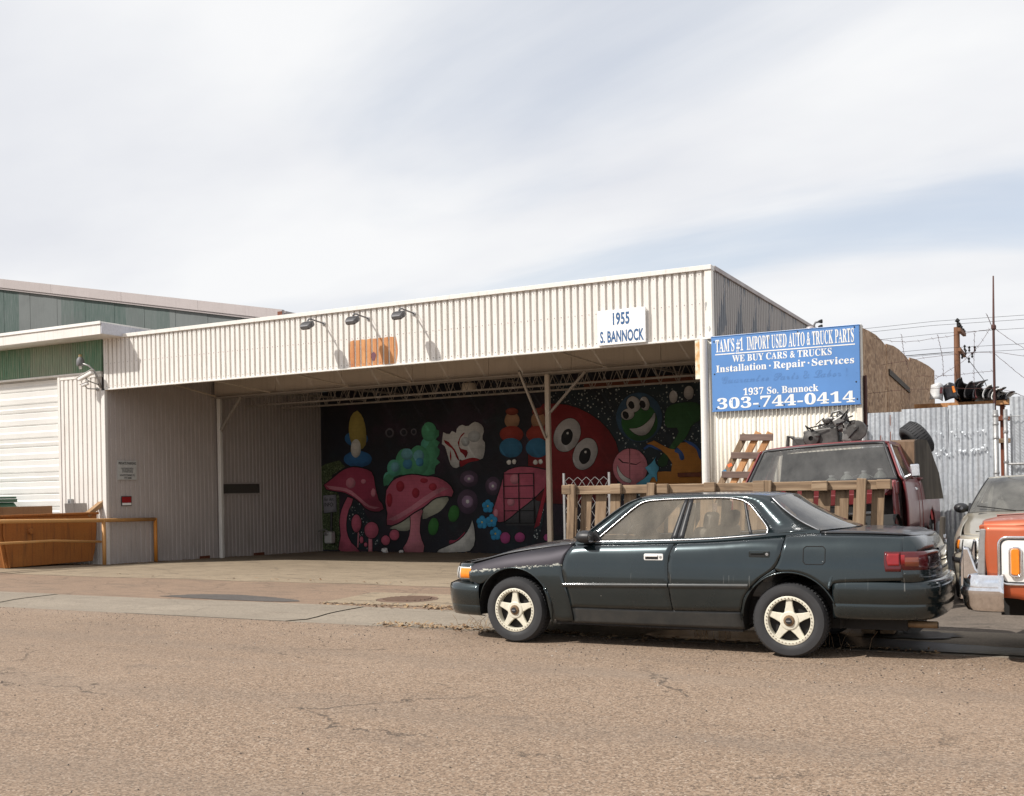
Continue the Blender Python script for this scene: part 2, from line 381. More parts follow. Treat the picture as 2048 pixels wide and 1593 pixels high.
M['tan_rail'] = worn('faded_rail_paint', (.60,.31,.105), (.58,.40,.2), .5, .55, 0, 1.6, bump=.05)
M['dumpster'] = worn('orange_dumpster_paint', (.40,.15,.03), (.10,.042,.018), .95, .65, 0, 1.2, bump=.06, col2=(.34,.115,.022))
M['dumpster_green'] = worn('green_dumpster_paint', (.03,.095,.05), (.02,.04,.03), .5, .5, 0, 1.2)
M['cardboard'] = worn('cardboard', (.33,.20,.10), (.15,.09,.05), .4, .9, 0, 2)
M['cardboard_grey'] = worn('grey_cardboard', (.33,.30,.27), (.12,.1,.09), .6, .9, 0, 3)
def rust_panel():
    t = NT('rusty_cream_panel'); k = t.noise(2.6, 5, .6, t.map((1.2, 1, .9)))
    c = t.ramp(k, (.42, (.78,.72,.60)), (.52, (.58,.36,.16)), (.62, (.30,.12,.04)))
    return t.set(c, .7, 0)
M['rust_panel'] = rust_panel()

# ------------------------------------------------------------------ ground
def sm(a, b, x):
    t = min(max((x-a)/(b-a), 0), 1); return t*t*(3-2*t)
def gz(x, y):                            # height of the ground
    left = .045*sm(11.6, 14, y) - .045*sm(14, 16.8, y) - .16*max(0, min((y-16.8)/7.7, 1))
    left += .05*sm(-17.5, -19.5, x)*sm(12, 14, y)*(1-sm(15.5, 17, y))
    right = .13*sm(11.5, 12.6, y)
    k = sm(-6.6, -4.6, x)
    if y < 11.4: return 0.0
    return left*(1-k) + right*k
def sheet(name, x0, x1, y0, y1, mat, step=.5, zoff=0.0, zf=gz, label=None, jit0=0, jit1=0, **k):
    nx = max(2, int((x1-x0)/step)); ny = max(2, int((y1-y0)/step)); rows = []
    e = lambda x, a: a*(math.sin(x*1.7)+.6*math.sin(x*4.3+1)+.4*math.sin(x*9.1))
    for j in range(ny+1):
        r = []
        for i in range(nx+1):
            x = x0+(x1-x0)*i/nx; ya = y0+e(x, jit0); yb = y1+e(x, jit1); y = ya+(yb-ya)*j/ny
            r.append((x, y, zf(x, y)+zoff))
        rows.append(r)
    return MB().grid(rows).build(name, mat, smooth=True, fix=False, **k)
sheet('ground', -900, 900, -500, 1400, M['earth'], 100, -.35, lambda x, y: 0, kind='structure')
sheet('road', -160, 160, -40, 9.8, M['asphalt'], 5, 0, lambda x, y: 0, kind='structure')
gut = thing('gutter', None, None, (-8, 10.6, 0)); gut['kind'] = 'structure'
def pan_z(y):
    return -.028*math.exp(-((y-10.25)/.3)**2)
xs = -40.0
while xs < 26:
    ln = 2.9 + .25*math.sin(xs*3.1); mb = MB(); rows = []
    for j in range(9):
        y = 9.803 + (11.397-9.803)*j/8
        rows.append([(x, y, pan_z(y)+.004+.004*math.sin(xs)) for x in (xs+.008, xs+ln/2, xs+ln-.008)])
    mb.grid(rows)
    n0 = len(mb.v)
    mb.grid([[(xs+.008, 9.803, -.1), (xs+ln-.008, 9.803, -.1)], [(xs+.008, 9.803, pan_z(9.803)+.004), (xs+ln-.008, 9.803, pan_z(9.803)+.004)]])
    mb.build('concrete_slab', M['pan'], gut, world=True, fix=False); xs += ln
sheet('gutter_bed', -42, 28, 9.8, 11.4, M['wet'], 2, -.055, lambda x, y: 0, kind='structure')
sheet('driveway_apron', -42, -5.5, 11.402, 13.75, M['apron'], .5, 0, gz, kind='structure', jit1=.035)
sheet('concrete_yard', -42, -5.5, 13.75, 27, M['concrete'], .5, .003, gz, kind='structure', jit0=.035)
sheet('storage_lot', -5.5, 26, 11.402, 45, M['lot'], .5, 0, gz, kind='structure')
# dark wet grime lying in the gutter to the right
def blob(name, pts, mat, z, n=48, zf=None, amp=.06, **k):
    c = resample(list(pts)+[pts[0]], n); mb = MB(); cx = sum(p[0] for p in c[:-1])/n; cy = sum(p[1] for p in c[:-1])/n
    ring = []
    for i, p in enumerate(c[:-1]):
        f = 1 + amp*math.sin(i*2.9)+amp*.7*math.sin(i*5.3+1)
        ring.append((cx+(p[0]-cx)*f, cy+(p[1]-cy)*f))
    mb.grid([[(cx+(x-cx)*t, cy+(y-cy)*t, (zf or gz)(cx+(x-cx)*t, cy+(y-cy)*t)+z) for x, y in ring] for t in (.02, .5, 1)], closed=True)
    return mb.build(name, mat, fix=False, **k)
pz = lambda x, y: pan_z(y)+.004
blob('wet_stain', [(-3.6,10.0),(-1.5,9.96),(2.5,9.98),(6,10.05),(6,10.5),(2.5,10.42),(-.5,10.46),(-2,10.62),(-3.8,10.5)], M['wet'], .008, 60, pz, .01, kind='structure')
blob('wet_stain', [(-2.4,10.6),(-1.2,10.7),(-.9,11.0),(-1.6,11.3),(-2.6,11.1)], M['wet'], .009, 40, pz, .08, kind='structure')
blob('asphalt_patch', [(-12.0,11.62),(-10.6,11.5),(-9.5,11.58),(-9.7,11.85),(-10.9,12.1),(-11.7,11.95)], M['patch'], .006, 50, None, .03, kind='structure')

# ------------------------------------------------------------------ corrugated sheets
def profile(width, pitch, depth, kind):
    n = round(width/pitch); pitch = width/n; pts = []
    for i in range(n):
        u = i*pitch
        if kind == 'rib':      # wide flats, narrow recessed grooves
            pts += [(u, 0), (u+pitch*.60, 0), (u+pitch*.635, depth), (u+pitch*.95, depth), (u+pitch*.985, 0)]
        elif kind == 'rib_out':
            pts += [(u, depth), (u+pitch*.72, depth), (u+pitch*.77, 0), (u+pitch*.93, 0), (u+pitch*.98, depth)]
        elif kind == 'wave':
            pts += [(u+pitch*k/6, depth*(.5+.5*math.cos(2*math.pi*k/6))) for k in range(6)]
        elif kind == 'slim':
            pts += [(u, 0), (u+pitch*.7, 0), (u+pitch*.76, depth), (u+pitch*.94, depth)]
    pts.append((width, pts[0][1])); return pts
def corr_mesh(name, width, h, pitch, depth, kind, mat, axis='x', top=None, nz=1, wob=0):
    pr = profile(width, pitch, depth, kind); mb = MB(); rows = []
    for j in range(nz+1):
        row = []
        for (u, d) in pr:
            ht = (top(u) if top else h)*j/nz
            if wob: d += wob*math.sin(u*5+j*1.7)*math.sin(j*2.1+u)
            row.append((u, d, ht) if axis == 'x' else (-d, u, ht))
        rows.append(row)
    mb.grid(rows); me = bpy.data.meshes.new(name); me.from_pydata(mb.v, [], mb.f); me.materials.append(mat); me.update(); 
    if kind == 'wave':
        for p in me.polygons: p.use_smooth = True
    return me
YF, XR, XL = 16.77, -5.04, -18.82
def sheets_x(name, parent, x0, x1, y, z0, h, mat, pitch=.1305, depth=.037, kind='rib', w=.9135):
    n = max(1, round((x1-x0)/w)); w = (x1-x0)/n; me = corr_mesh(name, w-.002, h, pitch, depth, kind, mat)
    for i in range(n): 
        o = place(name, me, parent, True, solid=.002); o.location = (x0+i*w, y+(.0012 if i % 2 else 0), z0)
def sheets_y(name, parent, y0, y1, x, z0, h, mat, pitch=.14, depth=.02, kind='slim', w=.98):
    n = max(1, round((y1-y0)/w)); w = (y1-y0)/n; me = corr_mesh(name, w-.002, h, pitch, depth, kind, mat, 'y')
    for i in range(n):
        o = place(name, me, parent, True, solid=.002); o.location = (x+(.0012 if i % 2 else 0), y0+i*w, z0)
def bx(name, parent, a, b, mat, bevel=.004, **k): return MB().box(a, b).build(name, mat, parent, True, bevel=bevel, **k)

def night_wall():                         # dark sprayed ground of the painted wall: drifts of plum, teal and grey with fine overspray
    t = NT('sprayed_night_wall'); a = t.noise(.55, 5, .6); b = t.noise(1.3, 5, .6, t.map(loc=(3, 0, 5)))
    c = t.ramp(a, (.30, (.014,.019,.032)), (.5, (.016,.015,.020)), (.66, (.045,.022,.040)))
    c = t.mix(t.ramp(b, (.55, 0), (.75, .7)), c, (.022,.042,.046))
    d = t.math('LESS_THAN', t.voro(26, 'F1'), .13); c = t.mix(t.math('MULTIPLY', d, t.ramp(t.noise(.8, 3, .6, t.map(loc=(7, 0, 2))), (.5, 0), (.7, .6))), c, (.34,.34,.36))
    br = t.n('ShaderNodeTexBrick'); br.inputs['Scale'].default_value = 2.5; br.inputs['Mortar Size'].default_value = .012; t.l(t.map((1, 1, 1), (R(90), 0, 0)), br.inputs[0])
    return t.set(c, .75, 0, t.bump(br.outputs[1], .3, -.006))
# ------------------------------------------------------------------ open-fronted workshop
shop = thing('workshop_building', 'open fronted workshop with cream ribbed metal fascia and painted back wall', 'building', (-12, 20, 0))
sheets_x('fascia_panel', shop, XL, XR-.10, YF, 3.885, 1.10, M['cream'])
sc_ = MB()
for i in range(15*7):                     # fixing screws along the ribs
    xx = XL+.04+i*(XR-.10-XL)/105
    for zz in (3.95, 4.45, 4.93): sc_.box((xx-.006, YF-.005, zz-.006), (xx+.006, YF-.0005, zz+.006))
sc_.build('screws', M['lamp_grey'], shop, True, kind='stuff')
bx('coping', shop, (XL-.02, YF-.035, 4.985), (XR+.02, YF+.16, 5.062), M['trim'])
bx('bottom_trim', shop, (XL-.01, YF-.022, 3.865), (XR+.012, YF+.06, 3.895), M['trim'], .003)
bx('corner_trim', shop, (XR-.10, YF-.014, 3.897), (XR+.016, YF+.10, 4.983), M['corner_trim'], .003)
bx('corner_trim', shop, (XL-.035, YF-.012, 3.897), (XL+.03, YF+.05, 4.983), M['trim'], .003)
sheets_y('side_panel', shop, YF+.10, 26.0, XR, 3.62, 1.40, M['grey_peel'], .125, .028, 'slim')
bx('side_coping', shop, (XR-.12, YF+.163, 5.0), (XR+.03, 26.0, 5.075), M['grey_trim'])
for i in range(7):                       # deep girder behind the fascia, in plate lengths
    x0 = XL+.07+i*1.945
    bx('girder_plate', shop, (x0, 20.10, 3.93), (x0+1.939, 20.26, 4.60), M['soffit'], .003)
bx('girder_flange', shop, (XL+.05, 19.98, 3.900), (XR-.14, 20.38, 3.928), M['joist'], .004)
for x, dx in ((-18.62, .0), (-16.9, -.9), (-14.6, -.9), (-12.9, -.05), (-8.2, -.9)):   # kicker bars from the girder foot up to the fascia frame
    MB().bar((x, 19.99, 3.94), (x+dx, YF+.14, 4.35), .035, .035).build('kicker_bar', M['soffit'], shop, True, bevel=.004)
for x in (-18.68, -9.62):
    MB().box((x-.05, 20.13, gz(x, 20.2)-.01), (x+.05, 20.23, 3.898)).build('post', M['trim'] if x < -15 else M['soffit'], shop, True, bevel=.012)
MB().bar((-18.62, 20.16, 3.1), (-17.95, 20.16, 3.90), .05, .06).build('knee_brace', M['joist'], shop, True, bevel=.004)  # knee braces: their shade is put into the colour by the darker joist paint
MB().bar((-9.56, 20.18, 3.10), (-8.75, 20.18, 3.90), .045, .05).build('knee_brace', M['joist'], shop, True, bevel=.004)
MB().bar((-9.64, 20.10, 2.56), (-9.66, 18.95, 3.86), .045, .05).build('knee_brace', M['joist'], shop, True, bevel=.004)
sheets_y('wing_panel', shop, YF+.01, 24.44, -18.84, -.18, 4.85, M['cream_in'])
bx('corner_post', shop, (-18.95, YF-.02, -.02), (-18.835, YF+.06, 3.864), M['cream'], .006)
wf = MB()
bx('window_board', shop, (-18.83, 20.34, 1.535), (-18.812, 21.78, 1.775), plain('grey_window_board', (.075,.07,.062), .5), .003)
for a, b in (((-18.835, 20.30, 1.775), (-18.795, 21.82, 1.815)), ((-18.835, 20.30, 1.495), (-18.795, 21.82, 1.535))):
    bx('window_frame', shop, a, b, M['cream_in'], .003)
for a in (20.30, 21.78): bx('window_frame', shop, (-18.834, a, 1.536), (-18.796, a+.04, 1.774), M['cream_in'], .003)
for y0, w_ in ((19.55, .35), (21.5, .42)): bx('rusted_base', shop, (-18.82, y0, -.16), (-18.813, y0+w_, gz(-18.8, y0)+.07), M['rust'], 0)
# open web joists, roof deck with daylight showing along the back edge
def joist(y, x0, x1, zb, zt):
    mb = MB(); mb.bar((x0, y, zt), (x1, y, zt), .06, .05); mb.bar((x0, y, zb), (x1, y, zb), .05, .04)
    n = int((x1-x0)/.42); 
    for i in range(n):
        a = x0+(x1-x0)*i/n; b = x0+(x1-x0)*(i+1)/n; m_ = (a+b)/2
        mb.tube([(a, y, zt), (m_, y, zb)], .009, 5); mb.tube([(m_, y, zb), (b, y, zt)], .009, 5)
    mb.build('roof_joist', M['joist'], shop, True)
joist(21.25, XL+.1, XR-.2, 3.78, 4.32); joist(22.6, XL+.1, XR-.2, 3.80, 4.36); joist(23.75, XL+.1, XR-.2, 3.92, 4.33)
for x in (-17.2, -15.3, -11.4, -7.6): MB().bar((x, 20.4, 3.98), (x, 24.3, 4.05), .04, .05).build('bridging', M['joist'], shop, True)
n_ = 15; w_ = (XR-XL)/n_
me = corr_mesh('roof_sheet', w_-.004, 1, .152, .05, 'rib', M['deck'])
for v in me.vertices: v.co = (v.co.x, v.co.z*8.4, -v.co.y+.26*(1-v.co.z))
for i in range(n_):
    o = place('roof_sheet', me, shop, True, solid=.002); o.location = (XL+i*w_, YF+.2, 4.425)
bx('back_ledger', shop, (-10.6, 24.34, 3.97), (XR-.1, 24.42, 4.16), M['rust'], .004)
# painted back wall and its right hand return
bx('back_wall', shop, (-18.86, 24.45, -.4), (XR-.1, 24.68, 4.376), night_wall(), 0)
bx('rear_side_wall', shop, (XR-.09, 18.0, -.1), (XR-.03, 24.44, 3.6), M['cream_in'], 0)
# right hand front wall behind the blue sign
sheets_x('front_panel', shop, -5.14, -2.74, YF, .05, 3.82, M['cream_y'], .067, .022, 'wave', .82)
bx('front_wall_cap', shop, (-5.04, YF-.01, 3.872), (-2.72, YF+.2, 3.90), M['trim'], .003)
bx('end_trim', shop, (-2.80, YF-.035, .08), (-2.715, YF+.10, 3.868), M['cream_y'], .004)
MB().tube([(-5.16, YF-.07, .02), (-5.16, YF-.07, 3.86)], .062, 14).build('downpipe', M['trim'], shop, True, smooth=True, auto=50)
bx('rusted_panel', shop, (-5.315, YF-.03, 3.225), (-5.135, YF+.02, 3.855), M['rust_panel'], .004)
bx('jamb', shop, (-5.235, YF+.025, .02), (-5.145, YF+.14, 3.86), M['trim'], .004)
# chipboard side panels
oz = [(16.80,3.86),(17.6,3.90),(18.3,3.92),(18.9,3.90),(19.42,3.86)], [(19.43,3.90),(20.3,3.96),(20.95,3.97),(21.8,3.95),(22.55,3.90)], [(22.56,3.98),(23.6,4.05),(24.6,4.09),(25.9,4.13),(27.1,4.13)]
for k, ed in enumerate(oz):
    lo = [2.6, 2.62, 2.9][k]
    MB().prism([(ed[0][0]+.006, lo), (ed[-1][0]-.006, lo+[.0, .1, .25][k])] + [(a+(-.006 if i == 0 else .006 if i == 4 else 0), b) for i, (a, b) in enumerate(reversed(ed))], -2.755+.006*(k % 2), -2.735+.006*(k % 2), 'x').build('chipboard_sheet', M['osb'], shop, True)
MB().bar((-2.72, 19.6, 3.43), (-2.72, 22.3, 3.30), .03, .10).build('chipboard_batten', M['plywood_dark'], shop, True)
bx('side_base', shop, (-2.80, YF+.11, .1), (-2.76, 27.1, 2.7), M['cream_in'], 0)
# ------------------------------------------------------------------ garage next door
gar = thing('garage_building', 'low garage with weathered green band above a white roll-up door', 'building', (-24, 20, 0))
XD = -20.32
bx('green_band', gar, (-30, YF-.005, 4.30), (-18.93, YF+.05, 5.2), M['green'], 0)
rows = MB()
for i in range(146):
    x = -29.9+i*.075; rows.box((x, YF-.014, 4.305), (x+.03, YF-.003, 5.15))
rows.build('band_ribs', M['green'], gar, True, kind='stuff')
bx('band_sill', gar, (-30, YF-.03, 4.255), (-18.955, YF+.06, 4.298), M['trim'], .004)
sheets_x('wall_panel', gar, XD+.06, -18.955, YF, -.05, 4.22, M['cream'], .145, .022, 'rib')
bx('wall_head', gar, (XD+.05, YF-.012, 4.17), (-18.955, YF+.05, 4.254), M['trim'], .003)
bx('door_jamb', gar, (XD-.02, YF-.02, -.02), (XD+.058, YF+.18, 4.253), M['cream'], .004)
z = 0.0; k = 0
while z < 4.14:                           # sectional door: every rib is a slat
    h = [.30, .20, .30][k % 3] if z < 3.8 else min(.25, 4.235-z)
    mb = MB(); mb.prism([(YF+.13, z+.006), (YF+.115, z+.03), (YF+.10, z+h*.45), (YF+.115, z+h*.55), (YF+.10, z+h*.94), (YF+.13, z+h-.004), (YF+.17, z+h-.004), (YF+.17, z+.006)], -26.5, XD-.022, 'x')
    mb.build('door_slat', M['door_white'], gar, True); z += h; k += 1
bx('door_head', gar, (-26.5, YF+.09, z), (XD-.022, YF+.17, 4.254), M['door_white'], 0)
bx('inner_wall', gar, (-30, YF+.2, -.3), (-18.96, YF+.3, 5.1), M['cream_in'], 0)
bx('wall_left', gar, (-30, YF-.01, -.1), (-26.5, YF+.06, 4.25), M['cream'], 0)
ev = MB().prism([(16.16, 4.985), (16.16, 5.25), (16.22, 5.262), (24.9, 5.32), (24.9, 5.10), (16.9, 5.0)], -30, -18.26, 'x').build('eave', M['trim'], gar, True, bevel=.006)
bx('gutter_lip', gar, (-30, 16.135, 5.20), (-18.235, 16.158, 5.266), M['white'], .004)
MB().prism([(16.17, 5.0), (16.17, 5.235), (17.6, 5.22), (24.9, 5.14), (24.9, 5.0)], -18.258, -18.236, 'x').build('eave_end', plain('pale_blue_trim', (.50,.50,.54), .5), gar, True)
bx('roof_ridge', gar, (-30, 20.6, 5.26), (-18.4, 24.9, 5.62), M['grey_trim'], .02)
# ------------------------------------------------------------------ big green gable behind
gab = thing('gable_hall', 'tall weathered green metal hall with grey roof edge behind the garage', 'building', (-32, 28, 0))
x0, x1 = -40.0, -22.5
zt = lambda x: 7.22 + (x+22.6)*(-.1815)
n_ = 24; w_ = (x1-x0)/n_
for i in range(n_):
    a = x0+i*w_; b = a+w_-.006; d = .008*(i % 2)
    MB().prism([(a, 0), (b, 0), (b, zt(b)), (a, zt(a))], 27.0-d, 27.06-d, 'y').build('hall_panel', M['green_far'], gab, True)
for i in range(5):
    a = x0+i*(x1+.35-x0)/5; b = a+(x1+.35-x0)/5-.008
    MB().prism([(a, zt(a)-.07), (b, zt(b)-.07), (b, zt(b)+.26), (a, zt(a)+.26)], 26.86, 26.99, 'y').build('roof_edge', M['grey_trim'], gab, True)
MB().prism([(x0, zt(x0)-.14), (x1+.35, zt(x1+.35)-.14), (x1+.35, zt(x1+.35)-.075), (x0, zt(x0)-.075)], 26.90, 26.98, 'y').build('roof_edge_lip', M['grey_trim'], gab, True)
MB().prism([(x0, zt(x0)+.24), (x1+.32, zt(x1+.32)+.24), (x1+.32, zt(x1+.32)-.0), (x0, zt(x0)-.0)], 27.07, 45, 'y').build('roof', M['grey_trim'], gab, True)
bx('side_wall', gab, (x1-.06, 27.1, 0), (x1, 44.9, zt(x1)-.05), M['green_far'], 0)
bx('edge_cap', gab, (x1+.18, 26.84, zt(x1)+.02), (x1+.36, 26.858, zt(x1)+.14), M['rust'], 0)
# ------------------------------------------------------------------ vehicles: shared materials
def car_paint(name, col, col2, rough=.32, metal=.35, dust=.25, coat=.7, dustcol=(.30,.26,.21), peel=False, streaks=False):
    t = NT(name); a = t.noise(1.3, 5, .6)
    c = t.mix(t.ramp(a, (.3, 0), (.7, 1)), col, col2)
    ro = t.ramp(a, (.3, rough-.06), (.7, rough+.1)); co = coat
    x, y, z = t.sep()
    dn = t.math('MULTIPLY', t.ramp(t.noise(6, 6, .65), (.35, 0), (.8, 1)), dust)
    c = t.mix(dn, c, dustcol)
    if streaks:                           # pale run marks below the waist rail
        st = t.ramp(t.noise(1, 3, .5, t.map((45, 1, 1.6))), (.66, 0), (.72, 1))
        band = t.math('MULTIPLY', t.math('GREATER_THAN', z, .59), t.math('LESS_THAN', z, .70))
        c = t.mix(t.math('MULTIPLY', t.math('MULTIPLY', st, band), .35), c, (.5,.5,.47))
        sp = t.math('LESS_THAN', t.voro(7, 'F1'), .028); c = t.mix(t.math('MULTIPLY', sp, .5), c, (.55,.54,.5))
    if peel:                              # clear coat gone from the top of the wing: ragged pale edge, dull plum above it
        n1 = t.noise(9, 8, .75); n2 = t.noise(34, 6, .75, t.map((.6, 1, 1.3)))
        line = t.math('ADD', t.math('ADD', .722, t.math('MULTIPLY', x, .085)), t.math('MULTIPLY', t.math('SUBTRACT', n1, .5), .10))
        d = t.math('SUBTRACT', z, line); up = t.ramp(d, (.0, 0), (.012, 1))
        c = t.mix(t.math('MULTIPLY', up, .92), c, (.036,.031,.038))
        wd = t.math('MULTIPLY', t.math('SUBTRACT', n2, .44), .085)
        edge = t.math('LESS_THAN', t.math('ABSOLUTE', d), wd)
        c = t.mix(t.math('MULTIPLY', edge, .8), c, (.50,.49,.42)); ro = t.mix(up, ro, .55)
        co = t.math('MULTIPLY', t.math('SUBTRACT', 1.0, up), coat)
    return t.set(c, ro, metal, None, Coat_Weight=co, Coat_Roughness=.08)
def glass_mat(name, tint, film=.12, filmcol=(.55,.53,.48)):
    t = NT(name); t.t.nodes.remove(t.b)
    tr = t.n('ShaderNodeBsdfTransparent'); tr.inputs[0].default_value = (*tint, 1)
    gl = t.n('ShaderNodeBsdfGlossy'); gl.inputs['Roughness'].default_value = .04; gl.inputs[0].default_value = (.95,.95,.95,1)
    df = t.n('ShaderNodeBsdfDiffuse'); df.inputs[0].default_value = (*filmcol, 1)
    lw = t.n('ShaderNodeFresnel'); lw.inputs[0].default_value = 1.6
    m1 = t.n('ShaderNodeMixShader'); m2 = t.n('ShaderNodeMixShader')
    t.l(t.ramp(t.noise(1.6, 4, .6, t.map((2.5, 2.5, .7))), (.3, film*.45), (.75, film*1.5)), m1.inputs[0])
    t.l(tr.outputs[0], m1.inputs[1]); t.l(df.outputs[0], m1.inputs[2])
    t.l(lw.outputs[0], m2.inputs[0]); t.l(m1.outputs[0], m2.inputs[1]); t.l(gl.outputs[0], m2.inputs[2])
    t.l(m2.outputs[0], t.out.inputs[0]); return t.m
M['trim_metal'] = plain('window_trim_metal', (.50,.50,.51), .25, 1)
M['glass_side'] = glass_mat('dusty_side_glass', (.90,.88,.82), .13, (.66,.57,.44))
M['glass_dark'] = glass_mat('dusty_windscreen', (.42,.45,.46), .16)
M['glass_truck'] = glass_mat('very_dusty_windscreen', (.45,.46,.46), .17, (.35,.34,.32))
M['lamp_clear'] = plain('lamp_clear_lens', (.62,.62,.6), .12, .25)
M['lamp_amber'] = plain('lamp_amber_lens', (.75,.22,.02), .15)
M['lamp_red'] = plain('lamp_red_lens', (.075,.004,.006), .25, 0, Coat_Weight=.3)
M['lamp_brightred'] = plain('lamp_bright_red_lens', (.22,.006,.008), .3, 0, Coat_Weight=.25)
M['lamp_brown'] = plain('lamp_brown_lens', (.16,.03,.010), .15, 0, Coat_Weight=1.0)
M['lamp_smoke'] = plain('lamp_dark_lens', (.03,.012,.014), .08, 0, Coat_Weight=1.0)
M['rim_cream'] = worn('cream_wheel_paint', (.70,.66,.54), (.25,.16,.08), .4, .4, .0, 6, streak=False, bump=.02)
M['seat'] = plain('grey_seat_cloth', (.20,.19,.175), .9)
M['interior'] = plain('dark_interior', (.06,.056,.052), .8)
M['hub'] = worn('rusty_hub', (.24,.16,.09), (.08,.04,.02), .7, .6, .4, 9)
M['underbody'] = plain('underbody_black', (.014,.013,.012), .85)

def coons(B, Rt, T, Lf, n, m):            # 2D patch between four boundary curves -> rows of (a, b)
    B = resample([(p[0], p[1], 0) for p in B], n); T = resample([(p[0], p[1], 0) for p in T], n)
    Lf = resample([(p[0], p[1], 0) for p in Lf], m); Rt = resample([(p[0], p[1], 0) for p in Rt], m); rows = []
    for j in range(m+1):
        v = j/m; row = []
        for i in range(n+1):
            u = i/n
            p = (1-v)*B[i] + v*T[i] + (1-u)*Lf[j] + u*Rt[j] - ((1-u)*(1-v)*B[0] + u*(1-v)*B[n] + (1-u)*v*T[0] + u*v*T[n])
            row.append((p[0], p[1]))
        rows.append(row)
    return rows
def arc(cx, cz, r, a0, a1, n=14): return [(cx+r*math.cos(R(a0+(a1-a0)*i/n)), cz+r*math.sin(R(a0+(a1-a0)*i/n))) for i in range(n+1)]

W_T = [(-.95,.55),(-.8,.68),(-.65,.775),(-.5,.825),(-.3,.855),(0,.875),(.6,.885),(1.6,.89),(2.6,.885),(3.1,.868),(3.5,.835),(3.75,.79),(3.9,.70)]
ZB_T = [(-.95,.68),(-.75,.715),(-.6,.742),(-.33,.80),(-.09,.858),(.22,.908),(.5,.942),(.7,.962),(1.2,.972),(1.66,.985),(2.0,1.0),(2.35,1.027),(2.55,1.045),(2.9,1.066),(3.3,1.062),(3.7,1.045),(3.9,1.03)]
P_T = [(.15,.915),(.3,.950),(.42,.976),(.55,.997),(.63,1.0),(.75,.990),(.87,.968),(.97,.942),(1.1,.91)]
SD_T = [(-.9,.13),(.3,.16),(.75,.11),(2.3,.11),(2.8,.16),(3.9,.14)]; SI_T = [(-.9,.10),(.3,.13),(.75,.055),(2.3,.05),(2.8,.12),(3.9,.10)]
def side_y(x, z):
    w = cr(W_T, x); zb = cr(ZB_T, x)
    def low(zz):
        q = min(max((zz-(zb-cr(SD_T, x)))/cr(SD_T, x), 0), 1)
        return w*cr(P_T, zz) - cr(SI_T, x)*(1-math.sqrt(max(0, 1-q*q*.96)))
    if z <= zb: return low(z)
    yb = low(zb); t = (z-zb)/(1.395-zb)
    return yb - .006 - (yb-.585*w/.885)*max(t, 0)**1.12
RING_OUT = [(.665,.975),(.93,1.195),(1.12,1.33),(1.26,1.386),(1.45,1.400),(1.70,1.404),(2.0,1.404),(2.3,1.398),(2.48,1.375),(2.60,1.27),(2.75,1.165),(2.91,1.085)]
RING_IN = [(.86,.99),(1.02,1.13),(1.20,1.29),(1.30,1.350),(1.45,1.366),(1.68,1.374),(1.95,1.378),(2.15,1.368),(2.28,1.325),(2.39,1.215),(2.475,1.11),(2.47,1.056)]
GAP_F = [(.640,.30),(.615,.48),(.565,.66),(.558,.75),(.585,.86),(.645,.958)]
GAP_B = [(1.640,.375),(1.622,.5),(1.608,.7),(1.612,.85),(1.655,.984)]
GAP_R = [(2.262,.385),(2.30,.52),(2.42,.665),(2.56,.765),(2.60,.84),(2.625,.95),(2.640,1.050)]
def sub(curve, dx): return [(p[0]+dx, p[1]) for p in curve]
def on_side(rows, s, off=0.0): return [[(x, s*(side_y(x, z)+off), z) for x, z in r] for r in rows]
def side_patch(name, par, mat, s, B, Rt, T, Lf, n=16, m=12, off=0.0, solid=.018, **k):
    return MB().grid(on_side(coons(B, Rt, T, Lf, n, m), s, off)).build(name, mat, par, smooth=True, fix=False, solid=solid*(1 if s < 0 else -1)*(1) if solid else 0, **k)
def belt(x0, x1, n=8, dz=-.004): return [(x0+(x1-x0)*i/n, cr(ZB_T, x0+(x1-x0)*i/n)+dz) for i in range(n+1)]
def wrap(name, par, mat, path, section, n=40, smooth=True, t0=0.0, t1=1.0, solid=0, off=0.0, **k):
    """section of (outward offset, z) swept round a plan path (mirrored in y)"""
    full = [(x, -y, 0) for x, y in path] + [(x, y, 0) for x, y in reversed(path) if y > 1e-6] if path[-1][1] < 1e-6 else None
    c = resample(full, 120); a, b = int(120*t0), int(120*t1); rows = []
    step = max(1, (b-a)//n)
    idx = list(range(a, b+1, step))
    if idx[-1] != b: idx.append(b)
    for (o, z) in section:
        row = []
        for i in idx:
            t = (c[min(i+1, 120)]-c[max(i-1, 0)]).normalized(); nr = Vector((t.y, -t.x, 0))
            cen = sum((q.x for q in c))/121
            if nr.dot(c[i]-Vector((1.4, 0, 0))) < 0: nr = -nr
            p = c[i] + nr*(o+off); row.append((p.x, p.y, z))
        rows.append(row)
    return MB().grid(rows).build(name, mat, par, smooth=smooth, fix=True, solid=solid, **k)
FB_PATH = [(-.36,.852),(-.5,.835),(-.66,.785),(-.78,.68),(-.85,.5),(-.885,.25),(-.895,0)]
FP_PATH = [(-.47,.815),(-.58,.785),(-.68,.71),(-.76,.56),(-.805,.3),(-.82,0)]
RB_PATH = [(3.045,.858),(3.3,.846),(3.55,.812),(3.74,.735),(3.84,.6),(3.89,.35),(3.905,0)]
RP_PATH = [(3.584,.806),(3.65,.790),(3.72,.745),(3.785,.62),(3.825,.35),(3.835,0)]
